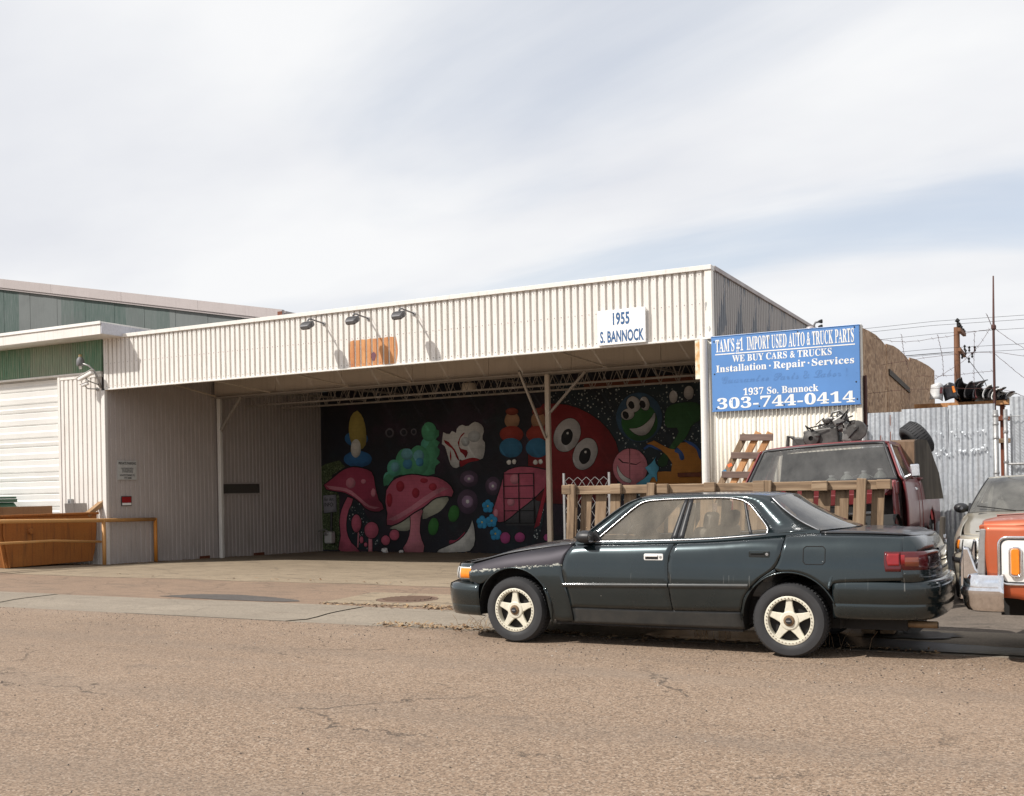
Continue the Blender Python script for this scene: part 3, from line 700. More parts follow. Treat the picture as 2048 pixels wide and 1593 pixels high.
def wheel(par, x, y, s, rim, r=.318, wdt=.20, style='star'):
    """outer face at y (side s)"""
    w = thing('wheel', None, None, (x, y, r)); w.parent = par
    ty = MB().lathe([(r*.66, 0), (r*.70, .012), (r*.80, .016), (r*.93, .010), (r*.985, -.02), (r, -.05), (r, -.15), (r*.985, -.18), (r*.9, -.205), (r*.68, -.20), (r*.64, -.1), (r*.66, 0)], n=48)
    for k in range(60):                    # tread blocks along the shoulder
        a = 2*math.pi*k/60; ca, sa = math.cos(a), math.sin(a)
        M3 = Matrix(((ca, 0, -sa), (0, 1, 0), (sa, 0, ca)))
        ty.obox((r*.9955*ca, -.10, r*.9955*sa), (.012, .12, .020), M3)
    for q in ty.v[:]: pass
    ty.v = [(a, s*b, c) for a, b, c in ty.v]; ty.build('tyre', M['rubber'], w, smooth=True, auto=50)
    if style == 'star':
        rm = MB().lathe([(r*.655, .0), (r*.665, .008), (r*.64, .012), (r*.575, .008), (r*.565, -.008), (r*.56, -.06), (r*.55, -.16)], n=48)
        rm.v = [(a, s*b, c) for a, b, c in rm.v]; rm.build('rim', rim, w, smooth=True, auto=40)
        st = MB()
        for k in range(5):
            a = R(90+72*k); 
            def P(rr, da): return (rr*r*math.cos(a+da), rr*r*math.sin(a+da))
            poly = [P(.575, -.13), P(.575, .13), P(.40, .24), P(.27, .50), P(.20, .62), P(.20, -.62), P(.27, -.50), P(.40, -.24)]
            st.prism(poly, s*-.035, s*-.006, 'y')
        st.lathe([(.005, s*.004), (r*.24, s*.002), (r*.26, s*-.004), (r*.26, s*-.04)], n=24)
        st.build('spokes', rim, w, bevel=.004)
        bo = MB()
        for k in range(40):
            a = 2*math.pi*k/40; bo.lathe([(.0045, s*.016), (.0055, s*.011), (.0055, s*.006)], (r*.61*math.cos(a), 0, r*.61*math.sin(a)), n=6)
        bo.build('rim_bolts', M['hub'], w, kind='stuff')
        MB().lathe([(.002, s*.030), (.026, s*.029), (.028, s*.024)], n=20).build('cap_face', M['black'], w, smooth=True, auto=40)
        MB().lathe([(.0285, s*.020), (.040, s*.018), (.048, s*.008), (.050, s*0)], n=12).build('hub_cap', M['hub'], w, smooth=True, auto=30)
        MB().box((-.018, s*.0305, -.004), (.018, s*.032, .003)).build('cap_script', M['steel'], w)
    else:
        rm = MB().lathe([(r*.655, 0), (r*.66, .006), (r*.62, .004), (r*.56, -.03), (r*.4, -.02), (r*.30, .0), (r*.16, .01), (.004, .012)], n=40)
        rm.v = [(a, s*b, c) for a, b, c in rm.v]; rm.build('rim', rim, w, smooth=True, auto=40)
    MB().lathe([(.01, s*-.06), (r*.62, s*-.06), (r*.62, s*-.12), (.01, s*-.12)], n=24).build('brake', M['underbody'], w)
    return w
def sedan(name, label, paint, wing, top, loc, rotz=0, rim=None, style='star', lamp_dark=True, sx=1.0, scale=None, near_handle=None, strip_=False):
    c = thing(name, label, 'car', loc, (0, 0, rotz), scale=scale)
    black, chrome = M['black'], M['trim_metal']
    for s in (-1, 1):
        g = .004
        archF = arc(.03, .325, .405, 152, -22, 18)
        side_patch('front_wing', c, wing if s < 0 else paint, s, [(-.475,.578),(-.40,.570),(-.345,.560)] + archF[2:] + [(.445,.25),(.50,.225),(.636,.235)], [(.638,.235)] + sub(GAP_F, -g), belt(-.50, .641), [(-.475,.578),(-.50,.742)], 40, 14)
        side_patch('front_door', c, paint, s, [(.642,.372),(1.0,.372),(1.636,.378)], sub(GAP_B, -g), belt(.649, 1.651), [(.628,.372)] + sub(GAP_F[1:], g), 22, 16)
        side_patch('rear_door', c, paint, s, [(1.644,.378),(2.0,.384),(2.256,.387)], sub(GAP_R, -g), belt(1.659, 2.636), sub(GAP_B, g), 24, 16)
        archR = arc(2.68, .33, .405, 118, 52, 12)
        qb = [(2.565,.762),(2.60,.738)] + arc(2.68, .33, .408, 96, 46, 8) + [(3.02,.585),(3.05,.648),(3.3,.668),(3.60,.682)]
        side_patch('quarter_panel', c, paint, s, qb, [(3.60,.682),(3.60,1.04)], belt(2.644, 3.60), [(2.566,.764),(2.604,.84),(2.629,.95),(2.644,1.046)], 40, 14)
        # strip of bodywork between rear door and arch
        side_patch('arch_edge', c, paint, s, [(2.268,.30),(2.275,.33)] + arc(2.68, .33, .407, 176, 104, 10), [(2.575,.728),(2.568,.762)], [(2.268,.386),(2.306,.52),(2.425,.662),(2.562,.762)], [(2.266,.30),(2.266,.386)], 20, 3)
        side_patch('rocker_panel', c, M['rocker'], s, [(.62,.215),(1.3,.22),(2.28,.225)], [(2.28,.225),(2.262,.382)], [(.63,.368),(1.4,.370),(2.262,.382)], [(.62,.215),(.63,.368)], 20, 6, off=-.012)
        # waist rail, arch lips
        for a, b in ((.565, 1.602), (1.616, 2.335)):
            mb = MB(); rows = []
            for (dz, o) in ((-.022, .0), (-.018, .012), (.004, .016), (.016, .010), (.020, .0)):
                rows.append([(x, s*(side_y(x, .578+.018*(x-.55))+o), .578+.018*(x-.55)+dz) for x in [a+(b-a)*i/12 for i in range(13)]])
            mb.grid(rows).build('waist_rail', M['rocker'], c, smooth=True)
        for nm, cx, cz, a0, a1 in (('front', .03, .325, 170, -20), ('rear', 2.68, .33, 178, 18)):
            pts = arc(cx, cz, .404, a0, a1, 26)
            MB().tube([(x, s*(side_y(x, max(z, .2))-.004), z) for x, z in pts], .007, 6).build('arch_lip', paint, c, smooth=True)
            ln = MB(); rows = [[(x, s*yy, z) for x, z in arc(cx, cz, .415, 190, -10, 20)] for yy in (.60, .80)]
            ln.grid(rows); ln.build('arch_liner', M['underbody'], c)
        # window surround, glass, pillars
        MB().grid(on_side([RING_OUT_D, RING_IN_D], s)).build('pillar_frame', paint, c, smooth=True, fix=False, solid=.02*(1 if s > 0 else -1))
        sill = MB(); xs_ = [.66+(2.92-.66)*i/30 for i in range(31)]
        sill.grid([[(x, s*side_y(x, cr(ZB_T, x)-.004), cr(ZB_T, x)-.004) for x in xs_], [(x, s*(side_y(x, cr(ZB_T, x)+.03)), cr(ZB_T, x)+.03) for x in xs_]]).build('belt_strip', paint, c, smooth=True)
        dl = RING_IN_D
        def glass(nm, B, Rt, T, Lf):
            MB().grid(on_side(coons(B, Rt, T, Lf, 10, 8), s, -.010)).build(nm, M['glass_side'], c, smooth=True, fix=False)
        glass('front_window', [(.86,1.0),(1.3,1.004),(1.635,1.010)], [(1.635,1.010),(1.70,1.375)], [(1.27,1.335),(1.45,1.366),(1.70,1.375)], [(.86,1.0),(1.02,1.13),(1.20,1.29),(1.27,1.335)])
        glass('rear_window', [(1.70,1.010),(2.0,1.022),(2.34,1.046)], [(2.34,1.046),(2.24,1.345)], [(1.74,1.375),(1.95,1.378),(2.24,1.345)], [(1.70,1.010),(1.74,1.375)])
        glass('quarter_window', [(2.345,1.046),(2.48,1.062)], [(2.48,1.062),(2.475,1.11)], [(2.246,1.342),(2.39,1.215),(2.475,1.11)], [(2.345,1.046),(2.246,1.342)])
        def strip(nm, P, Q, o, mat):
            MB().grid(on_side([resample([(a, b, 0) for a, b in P], 8), resample([(a, b, 0) for a, b in Q], 8)] and [[(p.x, p.y) for p in resample([(a, b, 0) for a, b in P], 8)], [(p.x, p.y) for p in resample([(a, b, 0) for a, b in Q], 8)]], s, o)).build(nm, mat, c, smooth=True, fix=False, solid=.012*(1 if s > 0 else -1))
        strip('door_pillar', [(1.600,1.0),(1.690,1.378)], [(1.655,1.0),(1.722,1.378)], .0, black)
        strip('door_pillar', [(1.662,1.0),(1.729,1.378)], [(1.725,1.005),(1.768,1.380)], .0, black)
        strip('window_divider', [(2.326,1.04),(2.228,1.36)], [(2.354,1.043),(2.252,1.355)], -.004, black)
        MB().tube([(x, s*(side_y(x, z)+.003), z) for x, z in RING_IN_D], .0065, 6).build('window_trim', chrome, c, smooth=True)
        MB().tube([(x, s*(side_y(x, cr(ZB_T, x)+.016)+.005), cr(ZB_T, x)+.016) for x in [.84+(2.47-.84)*i/24 for i in range(25)]], .0075, 6).build('belt_trim', chrome, c, smooth=True)
        # handles
        for (x, z, ch) in ((1.468, .85, s < 0 and near_handle), (2.43, .885, None)):
            y = side_y(x, z); hm = ch or paint
            h = MB(); outer = [(x-.085, z-.03), (x+.085, z-.03), (x+.092, z-.02), (x+.092, z+.02), (x+.085, z+.03), (x-.085, z+.03), (x-.092, z+.02), (x-.092, z-.02)]
            h.prism(outer, s*(y-.01), s*(y+.006), 'y'); ho = h.build('door_handle', hm, c, bevel=.004, seg=2)
            MB().box((x-.078, s*(y+.004), z-.020), (x+.045, s*(y+.0075), z+.016)).build('handle_recess', M['dark'], ho)
            MB().prism([(x-.075, z+.002), (x+.043, z+.002), (x+.043, z+.018), (x-.075, z+.018)], s*(y+.004), s*(y+.016), 'y').build('handle_grip', hm, ho, bevel=.004)
            MB().lathe([(.002, s*(y+.0095)), (.012, s*(y+.009)), (.014, s*(y+.005))], (x+.068, 0, z), n=14).build('lock', M['steel'], ho)
        # mirror
        mz = 1.03; m_ = MB(); rows = []
        for (dx, k) in ((-.085, .35), (-.07, .75), (-.03, .97), (.02, 1.0), (.055, .96)):
            rows.append([(.80+dx, s*(side_y(.8, .98)+.085+.085*k*math.cos(a)), mz+.062*k*math.sin(a)) for a in [2*math.pi*i/16 for i in range(16)]])
        m_.grid(rows, closed=True); mi = m_.build('mirror', black, c, smooth=True)
        MB().prism([(.72, .985), (.93, .99), (.87, 1.09)], s*(side_y(.8, 1.0)-.02), s*(side_y(.8, 1.0)+.012), 'y').build('mirror_foot', black, mi, bevel=.004)
        MB().bar((.82, s*(side_y(.8, 1.0)), 1.0), (.81, s*(side_y(.8, 1.0)+.07), 1.01), .05, .04).build('mirror_arm', black, mi)
        MB().grid([[(.857, s*(side_y(.8, .98)+.085+.078*k*math.cos(a)), mz+.056*k*math.sin(a)) for a in [2*math.pi*i/16 for i in range(17)]] for k in (.01, 1)]).build('mirror_glass', chrome, mi)
        if s < 0:                          # fuel flap
            x0, x1, z0, z1 = 2.805, 2.985, .805, .955
            fp = [(x0+.02,z0),(x1-.02,z0),(x1,z0+.02),(x1,z1-.02),(x1-.02,z1),(x0+.02,z1),(x0,z1-.02),(x0,z0+.02)]
            cl = resample([(a, b, 0) for a, b in fp+[fp[0]]], 40, False)
            MB().tube([(p.x, s*(side_y(p.x, p.y)+.0005), p.y) for p in cl[:-1]], .0042, 5, True).build('fuel_flap_gap', M['dark'], c)
        wheel(c, .03, s*.845, s, rim, style=style); wheel(c, 2.675, s*.845, s, rim, style=style)
    # front end
    wrap('front_bumper', c, paint, FB_PATH, [(-.10,.235),(-.03,.25),(-.012,.29),(-.004,.345),(-.006,.351),(0,.357),(.010,.44),(.014,.50),(.004,.548),(-.05,.572),(-.14,.578)], 48, solid=.01)
    if strip_: wrap('bumper_strip', c, M['black'], FB_PATH, [(.013,.470),(.026,.474),(.026,.518),(.006,.524)], 48)
    wrap('nose_panel', c, paint, FP_PATH, [(-.03,.56),(-.02,.60),(-.012,.70),(-.03,.748),(-.07,.762)], 48, solid=.01)
    for s, a, b in ((-1, .0, .30), (1, .70, 1.0)):
        wrap('headlamp', c, M['lamp_clear'], FP_PATH, [(-.02,.598),(.006,.606),(.004,.66),(-.006,.712),(-.022,.722)], 20, t0=a, t1=b)
        a2, b2 = (.0, .075) if s < 0 else (.925, 1.0)
        wrap('indicator', c, M['lamp_amber'], FP_PATH, [(-.015,.608),(.011,.614),(.009,.66),(-.001,.708),(-.018,.716)], 10, t0=a2, t1=b2)
        wrap('lamp_divider', c, M['dark'], FP_PATH, [(-.01,.60),(.010,.608),(.008,.66),(-.003,.716)], 4, t0=a+.095 if s < 0 else b-.105, t1=a+.105 if s < 0 else b-.095)
    wrap('grille', c, M['dark'], FP_PATH, [(-.02,.61),(.002,.62),(-.008,.70)], 20, t0=.33, t1=.67)
    wrap('grille_bar', c, chrome, FP_PATH, [(-.005,.698),(.008,.702),(.004,.716),(-.01,.72)], 20, t0=.325, t1=.675)
    # hood, windscreen, roof, rear glass, boot lid
    def top_grid(x0, x1, crown, nf=16, nu=18, drop=.0, f0=(0, 0), f1=(0, 0)):
        rows = []
        for i in range(nu+1):
            u = i/nu; row = []
            for j in range(nf+1):
                f = -1+2*j/nf
                x = (1-u)*(x0 - f0[0]*(1-abs(f)**f0[1])) + u*(x1 - f1[0]*(1-abs(f)**f1[1]))
                ye = side_y(x, cr(ZB_T, x)-.004)-.006
                row.append((x, f*ye, cr(ZB_T, x)-.006+crown(x)*(1-abs(f)**2.6)-drop*u**4*(1-abs(f)**6)))
            rows.append(row)
        return rows
    MB().grid(top_grid(-.50, .66, lambda x: .018+.03*sm(-.7, .1, x), f0=(.315, 2.2), f1=(.17, 2))).build('hood', M['hood_'+name] if 'hood_'+name in M else paint, c, smooth=True, fix=False, solid=.015)
    MB().grid(top_grid(2.93, 3.60, lambda x: .022, f0=(-.22, 2), f1=(-.165, 2.4), nu=14, drop=.036)).build('boot_lid', M['boot_'+name] if 'boot_'+name in M else paint, c, smooth=True, fix=False, solid=.015)
    def span(edge, bulge, crown, mat, nm, nf=16, solid=0, inset=0.0):
        e = resample([(a, b, 0) for a, b in edge], 14); rows = []
        for i, p in enumerate(e):
            y = side_y(p.x, p.y)-inset; k = i/14
            rows.append([(p.x + (bulge[0]*(1-k)+bulge[1]*k)*(1-(j/nf*2-1)**2), y*(j/nf*2-1), p.y + (crown[0]*(1-k)+crown[1]*k)*(1-abs(j/nf*2-1)**2.4)) for j in range(nf+1)])
        return MB().grid(rows).build(nm, mat, c, smooth=True, solid=solid)
    span(RING_OUT[:4], (-.17, -.07), (.03, .022), M['glass_dark'], 'windscreen', inset=.006)
    span(RING_OUT[3:9], (-.07, .07), (.022, .022), top, 'roof', solid=.02)
    span(RING_OUT[8:], (.07, .24), (.022, .018), M['glass_dark'], 'rear_glass', inset=.006)
    for s in (-1, 1):
        MB().tube([(p.x+.0, s*(side_y(p.x, p.y)-.002), p.y+.002) for p in resample([(a, b, 0) for a, b in RING_OUT[8:]], 20)], .007, 5).build('glass_trim', chrome if s < 0 else black, c, smooth=True)
        MB().tube([(p.x, s*(side_y(p.x, p.y)-.002), p.y+.002) for p in resample([(a, b, 0) for a, b in RING_OUT[:4]], 16)], .007, 5).build('glass_trim', black, c, smooth=True)
    MB().box((.42, -.66, .93), (.66, .66, .972)).build('cowl', black, c, bevel=.02)
    for s in (-.35, .25): MB().bar((.46, s, 1.0), (.62, s+.42, 1.055), .016, .012).build('wiper', M['dark'], c)
    # rear end
    wrap('rear_panel', c, paint, RP_PATH, [(-.03,.64)] + [(side_y(3.584, zz)-RP_PATH[0][1]-.0005, zz) for zz in (.68,.74,.80,.86,.90,.93,.96,.985,1.005,1.02,1.03,1.037)], 60, solid=.012)
    wrap('rear_bumper', c, paint, RB_PATH, [(-.20,.335),(-.05,.345),(-.015,.37),(.000,.476),(-.003,.482),(.003,.488),(.010,.56),(.010,.62),(.004,.656),(-.008,.670),(-.04,.678),(-.15,.684)], 56, solid=.01)
    for s in (-1, 1):
        def T(a, b): return (a, b) if s < 0 else (1-b, 1-a)
        for nm, mt, a, b, z0, z1, o in (('tail_lamp', M['lamp_red'], .0, .135, .752, .915, .008), ('reversing_lamp', M['lamp_smoke'], .135, .32, .752, .915, .008), ('stop_lens', M['lamp_brightred'], .0, .02, .80, .90, .012), ('indicator_lens', M['lamp_brown'], .022, .075, .785, .88, .012)):
            ta, tb = T(a, b)
            wrap(nm, c, mt, RP_PATH, [(-.012, z0), (o, z0+.012), (o+.003, (z0+z1)/2), (o-.003, z1-.012), (-.016, z1)], 14, t0=ta, t1=tb)
        for nm, mt, xa, xb, za, zb_, o in (('tail_lamp_side', M['lamp_red'], 3.455, 3.588, .752, .915, .007), ('stop_lens_side', M['lamp_brightred'], 3.475, 3.575, .80, .90, .011)):
            side_patch(nm, c, mt, s, [(xa+.012,za),(xb,za)], [(xb,za),(xb,zb_)], [(xa+.004,zb_),(xb,zb_)], [(xa+.012,za),(xa,(za+zb_)/2),(xa+.004,zb_)], 8, 6, off=o, solid=.012)
    wrap('number_plate_panel', c, M['lamp_smoke'], RP_PATH, [(-.006,.74),(.004,.75),(.002,.92),(-.010,.925)], 20, t0=.34, t1=.66)
    MB().tube([(3.842+.012*math.cos(0), .055*math.cos(a), .985+.036*math.sin(a)) for a in [2*math.pi*i/24 for i in range(24)]], .005, 6, True).build('boot_badge', chrome, c)
    MB().tube([(3.842, .022*math.cos(a), .985+.034*math.sin(a)) for a in [2*math.pi*i/20 for i in range(20)]], .004, 6, True).build('boot_badge', chrome, c)
    wb = MB()
    for k in range(3): wb.box((3.70+.026*k-.05, -.742+.004*k-.02, .985), (3.72+.026*k-.05, -.736+.004*k-.02, 1.003))
    MB().tube([(3.2, -.52, .27), (3.6, -.52, .29), (3.83, -.52, .29)], .03, 12).build('exhaust', M['hub'], c, smooth=True, auto=50)
    MB().tube([(3.80, -.52, .29), (3.835, -.52, .29)], .025, 12).build('exhaust_mouth', M['dark'], c)
    # underside and cabin
    ub = MB().box((-.7, -.60, .24), (3.6, .60, .60)); ub.box((.45, -.80, .20), (2.26, .80, .40)); ub.box((3.1, -.74, .36), (3.7, .74, .66)); ub.box((-.66,-.7,.3),(-.38,.7,.56)); ub.build('underbody', M['underbody'], c)
    MB().box((-.45, -.62, .58), (.6, .62, .80)).build('engine_bay', M['underbody'], c)
    MB().box((3.0, -.70, .60), (3.6, .70, .98)).build('boot_floor', M['underbody'], c)
    MB().box((.62, -.70, .60), (.98, .70, .965)).build('dashboard', M['interior'], c, bevel=.04, seg=2)
    MB().box((2.42, -.66, .90), (3.05, .66, 1.03)).build('parcel_shelf', M['interior'], c, bevel=.02)
    st = MB()
    for a in range(24): pass
    MB().tube([(1.06+.05*math.sin(a), -.36+.18*math.cos(a), .95+.17*math.sin(a)) for a in [2*math.pi*i/24 for i in range(24)]], .014, 8, True).build('steering_wheel', M['black'], c, smooth=True)
    for y in (-.36, .36):
        seat = MB(); seat.obox((1.50, y, .55), (.52, .50, .16), Matrix.Identity(3)); seat.obox((1.76, y, .83), (.14, .48, .56), Matrix.Rotation(R(14), 3, 'Y'))
        seat.build('front_seat', M['seat'], c, bevel=.05, seg=3)
        MB().obox((1.86, y, 1.165), (.09, .26, .16), Matrix.Rotation(R(12), 3, 'Y')).build('headrest', M['seat'], c, bevel=.04, seg=3)
        MB().obox((2.50, y, 1.075), (.10, .28, .13), Matrix.Rotation(R(16), 3, 'Y')).build('headrest', M['seat'], c, bevel=.045, seg=3)
    MB().box((2.05, -.62, .48), (2.5, .62, .64)).build('rear_bench', M['seat'], c, bevel=.05, seg=3)
    MB().obox((2.46, 0, .83), (.16, 1.24, .46), Matrix.Rotation(R(20), 3, 'Y')).build('rear_backrest', M['seat'], c, bevel=.05, seg=3)
    MB().box((1.31, -.08, 1.27), (1.35, .12, 1.33)).build('inside_mirror', M['black'], c, bevel=.01)
    for y in (-.61, .61): MB().bar((1.70, y, .95), (1.76, y*.93, 1.33), .06, .05).build('belt_pillar', M['seat'], c)
    return c
RING_OUT_D = [(p.x, p.y) for p in resample([(a, b, 0) for a, b in RING_OUT], 44)]
def _match():
    out = []
    segs = len(RING_OUT)-1; n = 44
    pi = [Vector((a, b, 0)) for a, b in RING_IN]; po = [Vector((a, b, 0)) for a, b in RING_OUT]
    def crs(P, i, t):
        a = P[max(i-1, 0)]; b = P[i]; c_ = P[i+1]; d = P[min(i+2, len(P)-1)]
        return .5*((2*b)+(c_-a)*t+(2*a-5*b+4*c_-d)*t*t+(3*b-a-3*c_+d)*t**3)
    O, I = [], []
    for i in range(segs):
        for k in range(4): t = k/4; O.append(crs(po, i, t)); I.append(crs(pi, i, t))
    O.append(po[-1]); I.append(pi[-1]); return [(p.x, p.y) for p in O], [(p.x, p.y) for p in I]
RING_OUT_D, RING_IN_D = _match()
M['rocker'] = car_paint('dusty_lower_trim', (.014,.018,.020), (.02,.022,.022), .42, .1, .2, .3, (.13,.11,.09))
green_paint = car_paint('dark_green_paint', (.011,.0205,.024), (.0135,.0245,.028), .24, .6, .03, 1.0, (.16,.145,.12), streaks=True)
green_wing = car_paint('dark_green_paint_peeling', (.011,.0205,.024), (.0135,.0245,.028), .24, .6, .03, 1.0, (.16,.145,.12), peel=True)
faded_top = car_paint('faded_dark_top', (.016,.018,.021), (.025,.023,.028), .34, .25, .08, .6, (.2,.18,.15))
M['hood_sedan_car'] = faded_top; M['boot_sedan_car'] = faded_top
camry = sedan('sedan_car', 'dark green four-door sedan with cream star wheels parked at the gutter', green_paint, green_wing, faded_top, (-4.80, 10.02, .0), rim=M['rim_cream'], near_handle=M['white'])
# ------------------------------------------------------------------ pickup trucks
def truck_y(x, z, hw=.98):
    t = (z-.85)/.45
    if z <= 1.24: return hw - .035*t*t - .05*sm(-.45, -.95, x)
    return hw - .026 - .02 - (z-1.24)*.36
def tpatch(name, par, mat, s, B, Rt, T, Lf, n=16, m=10, off=0.0, solid=.02, bevel=0):
    rows = [[(x, s*(truck_y(x, z)+off), z) for x, z in r] for r in coons(B, Rt, T, Lf, n, m)]
    return MB().grid(rows).build(name, mat, par, smooth=True, fix=False, solid=solid*(1 if s < 0 else -1), auto=40)
def pickup(name, label, paint, lower, loc, rot, front=True, bed=3.95, glass=None, accent=None):
    c = thing(name, label, 'truck', loc, rot); chrome = M['chrome']; blk = M['black']
    for s in (-1, 1):
        if front:
            ar = arc(0, .40, .44, 172, -18, 20)
            tpatch('front_wing', c, paint, s, [(-.80,.56),(-.60,.55),(-.46,.52)] + ar[1:] + [(.43,.44),(.50,.44)], [(.50,.44),(.50,1.12)], [(-.84,1.13),(-.3,1.16),(.50,1.20)], [(-.80,.56),(-.83,.85),(-.84,1.13)], 40, 12)
            MB().tube([(x, s*(truck_y(x, z)+.004), z) for x, z in arc(0, .40, .438, 176, -14, 26)], .014, 6).build('arch_trim', chrome, c, smooth=True)
            # white side panel framed in bright trim, side marker lamp
            def pill(x0, x1, z0, z1, r):
                q = []
                for cx, cz, a0 in ((x1-r, z1-r, 0), (x0+r, z1-r, 90), (x0+r, z0+r, 180), (x1-r, z0+r, 270)):
                    q += [(cx+r*math.cos(R(a0+18*k)), cz+r*math.sin(R(a0+18*k))) for k in range(6)]
                return q
            if accent:
                pl = pill(-.735, -.40, .665, 1.035, .06)
                y0 = truck_y(-.5, .85)
                ring = [(x, s*(truck_y(x, z)+.010), z) for x, z in pl]
                MB().tube(ring, .012, 6, True).build('panel_trim', chrome, c, smooth=True)
                MB().tube([(x*.92-.045, y, z*.92+.068) for x, y, z in ring], .007, 6, True).build('panel_inner_trim', blk, c, smooth=True)
                rows = [[(-.567+(x+.567)*k, s*(truck_y(-.567+(x+.567)*k, .85+(z-.85)*k)+.008), .85+(z-.85)*k) for x, z in pl] for k in (.02, .3, .6, .985)]
                MB().grid(rows, closed=True).build('side_panel', accent, c)
                mk = pill(-.645, -.585, .74, .945, .02); MB().prism(mk, s*(truck_y(-.5, .85)+.004), s*(truck_y(-.5, .85)+.022), 'y').build('marker_lamp', M['lamp_amber'], c, bevel=.005)
                MB().tube([(x, s*(truck_y(-.5, .85)+.014), z) for x, z in pill(-.655, -.575, .73, .955, .026)], .008, 6, True).build('marker_trim', chrome, c, smooth=True)
        tpatch('door', c, paint, s, [(.51,.66),(1.55,.66)], [(1.55,.66),(1.55,1.24)], [(.51,1.235),(1.55,1.24)], [(.51,.66),(.51,1.235)], 12, 10)
        tpatch('door_lower', c, lower, s, [(.51,.44),(1.55,.44)], [(1.55,.44),(1.55,.655)], [(.51,.655),(1.55,.655)], [(.51,.44),(.51,.655)], 8, 4)
        tpatch('cab_corner', c, paint, s, [(1.558,.44),(1.86,.44)], [(1.86,.44),(1.86,1.24)], [(1.558,1.24),(1.86,1.24)], [(1.558,.44),(1.558,1.24)], 4, 8)
        # cab pillars and window
        tpatch('windscreen_pillar', c, paint, s, [(.46,1.235),(.56,1.24)], [(.56,1.24),(.88,1.66)], [(.78,1.68),(.88,1.66)], [(.46,1.235),(.78,1.68)], 3, 8)
        tpatch('roof_rail', c, paint, s, [(.86,1.655),(1.55,1.66)], [(1.55,1.66),(1.55,1.70)], [(.80,1.70),(1.55,1.70)], [(.86,1.655),(.80,1.70)], 8, 2)
        tpatch('rear_pillar', c, paint, s, [(1.52,1.24),(1.86,1.24)], [(1.86,1.24),(1.80,1.70)], [(1.50,1.70),(1.80,1.70)], [(1.52,1.24),(1.50,1.70)], 4, 8)
        rows = [[(x, s*(truck_y(x, z)-.012), z) for x, z in r] for r in coons([(.57,1.245),(1.52,1.245)], [(1.52,1.245),(1.50,1.66)], [(.885,1.66),(1.50,1.66)], [(.57,1.245),(.885,1.66)], 8, 6)]
        MB().grid(rows).build('door_window', M['glass_side'], c, smooth=True)
        MB().tube([(x, s*(truck_y(x, z)-.002), z) for x, z in ((.565,1.245),(.885,1.658),(1.505,1.66))], .011, 6).build('window_trim', chrome, c)
        MB().tube([(.79, s*(truck_y(.79,1.25)-.006), 1.245), (.84, s*(truck_y(.84,1.6)-.006), 1.60)], .010, 6).build('vent_bar', chrome, c)
        MB().box((1.33, s*(truck_y(1.4,1.12)-.004), 1.10), (1.48, s*(truck_y(1.4,1.12)+.02), 1.135)).build('door_handle', chrome, c, bevel=.006)
        mi = None if (not front and s > 0) else MB().obox((.66, s*1.06, 1.33), (.04, .10, .15), Matrix.Identity(3)).build('mirror', chrome, c, bevel=.015, seg=2)
        if mi: MB().tube([(.66, s*.95, 1.26), (.66, s*1.05, 1.30)], .010, 6).build('mirror_arm', chrome, mi); MB().tube([(.72, s*.93, 1.20), (.66, s*1.05, 1.30)], .008, 6).build('mirror_arm', chrome, mi)
        ra = bed-1.05
        arR = arc(ra, .40, .44, 170, 10, 18)
        tpatch('bed_side', c, paint, s, [(1.90,.62),(ra-.50,.62)] + arR + [(ra+.5,.62),(bed,.64)], [(bed,.64),(bed,1.24)], [(1.90,1.24),(bed,1.24)], [(1.90,.62),(1.90,1.24)], 36, 10)
        MB().bar((1.90, s*.93, 1.245), (bed, s*.93, 1.245), .09, .03).build('bed_rail', paint, c, bevel=.008)
        for ax in (0, ra):
            wheel(c, ax, s*.93, s, M['steel'], r=.37, style='plain')
            MB().grid([[(x, s*yy, z) for x, z in arc(ax, .40, .45, 190, -10, 16)] for yy in (.6, .93)]).build('arch_liner', M['underbody'], c)
    rf = []
    for i, x in enumerate([.80, .9, 1.1, 1.4, 1.7, 1.80]):
        zz = [1.70, 1.715, 1.722, 1.722, 1.715, 1.70][i]
        rf.append([(x, truck_y(x, 1.70)*f, zz+.03*(1-abs(f)**3)-.012*(abs(f) > .9)) for f in [-1+2*k/14 for k in range(15)]])
    MB().grid(rf).build('roof', paint, c, smooth=True, solid=.03)
    ws = []
    for k in range(9):
        t = k/8; x = .47+.33*t; z = 1.245+.445*t; y = truck_y(x, z)-.055
        ws.append([(x-.10*(1-f*f), y*f, z+.012*(1-f*f)) for f in [-1+2*j/14 for j in range(15)]])
    MB().grid(ws).build('windscreen', glass or M['glass_dark'], c, smooth=True)
    edge = [Vector(p) for p in [ws[0][j] for j in range(15)] + [ws[k][14] for k in range(1, 9)] + [ws[8][j] for j in range(13, -1, -1)] + [ws[k][0] for k in range(7, 0, -1)]]
    MB().tube(edge, .020, 6, True).build('windscreen_seal', blk, c, smooth=True)
    MB().box((.28, -.90, 1.06), (.49, .90, 1.235)).build('cowl', paint, c, bevel=.03, seg=2)
    MB().box((1.82, -.86, .44), (1.86, .86, 1.26)).build('cab_back', paint, c)
    MB().grid([[(1.85, y, 1.26), (1.80, y*.9, 1.68)] for y in (-.80, -.4, 0, .4, .80)]).build('rear_glass', M['glass_dark'] if front else M['interior'], c)  # stripped truck: opaque dark sheet added instead of glass to darken the cab
    MB().box((.52, -.85, .80), (.82, .85, 1.20)).build('dashboard', M['interior'], c, bevel=.04)
    MB().obox((1.62, 0, .98), (.16, 1.55, .60), Matrix.Rotation(R(12), 3, 'Y')).build('bench_seat', M['seat'], c, bevel=.05, seg=3)
    MB().box((1.1, -.78, .62), (1.6, .78, .80)).build('seat_cushion', M['seat'], c, bevel=.05, seg=3)
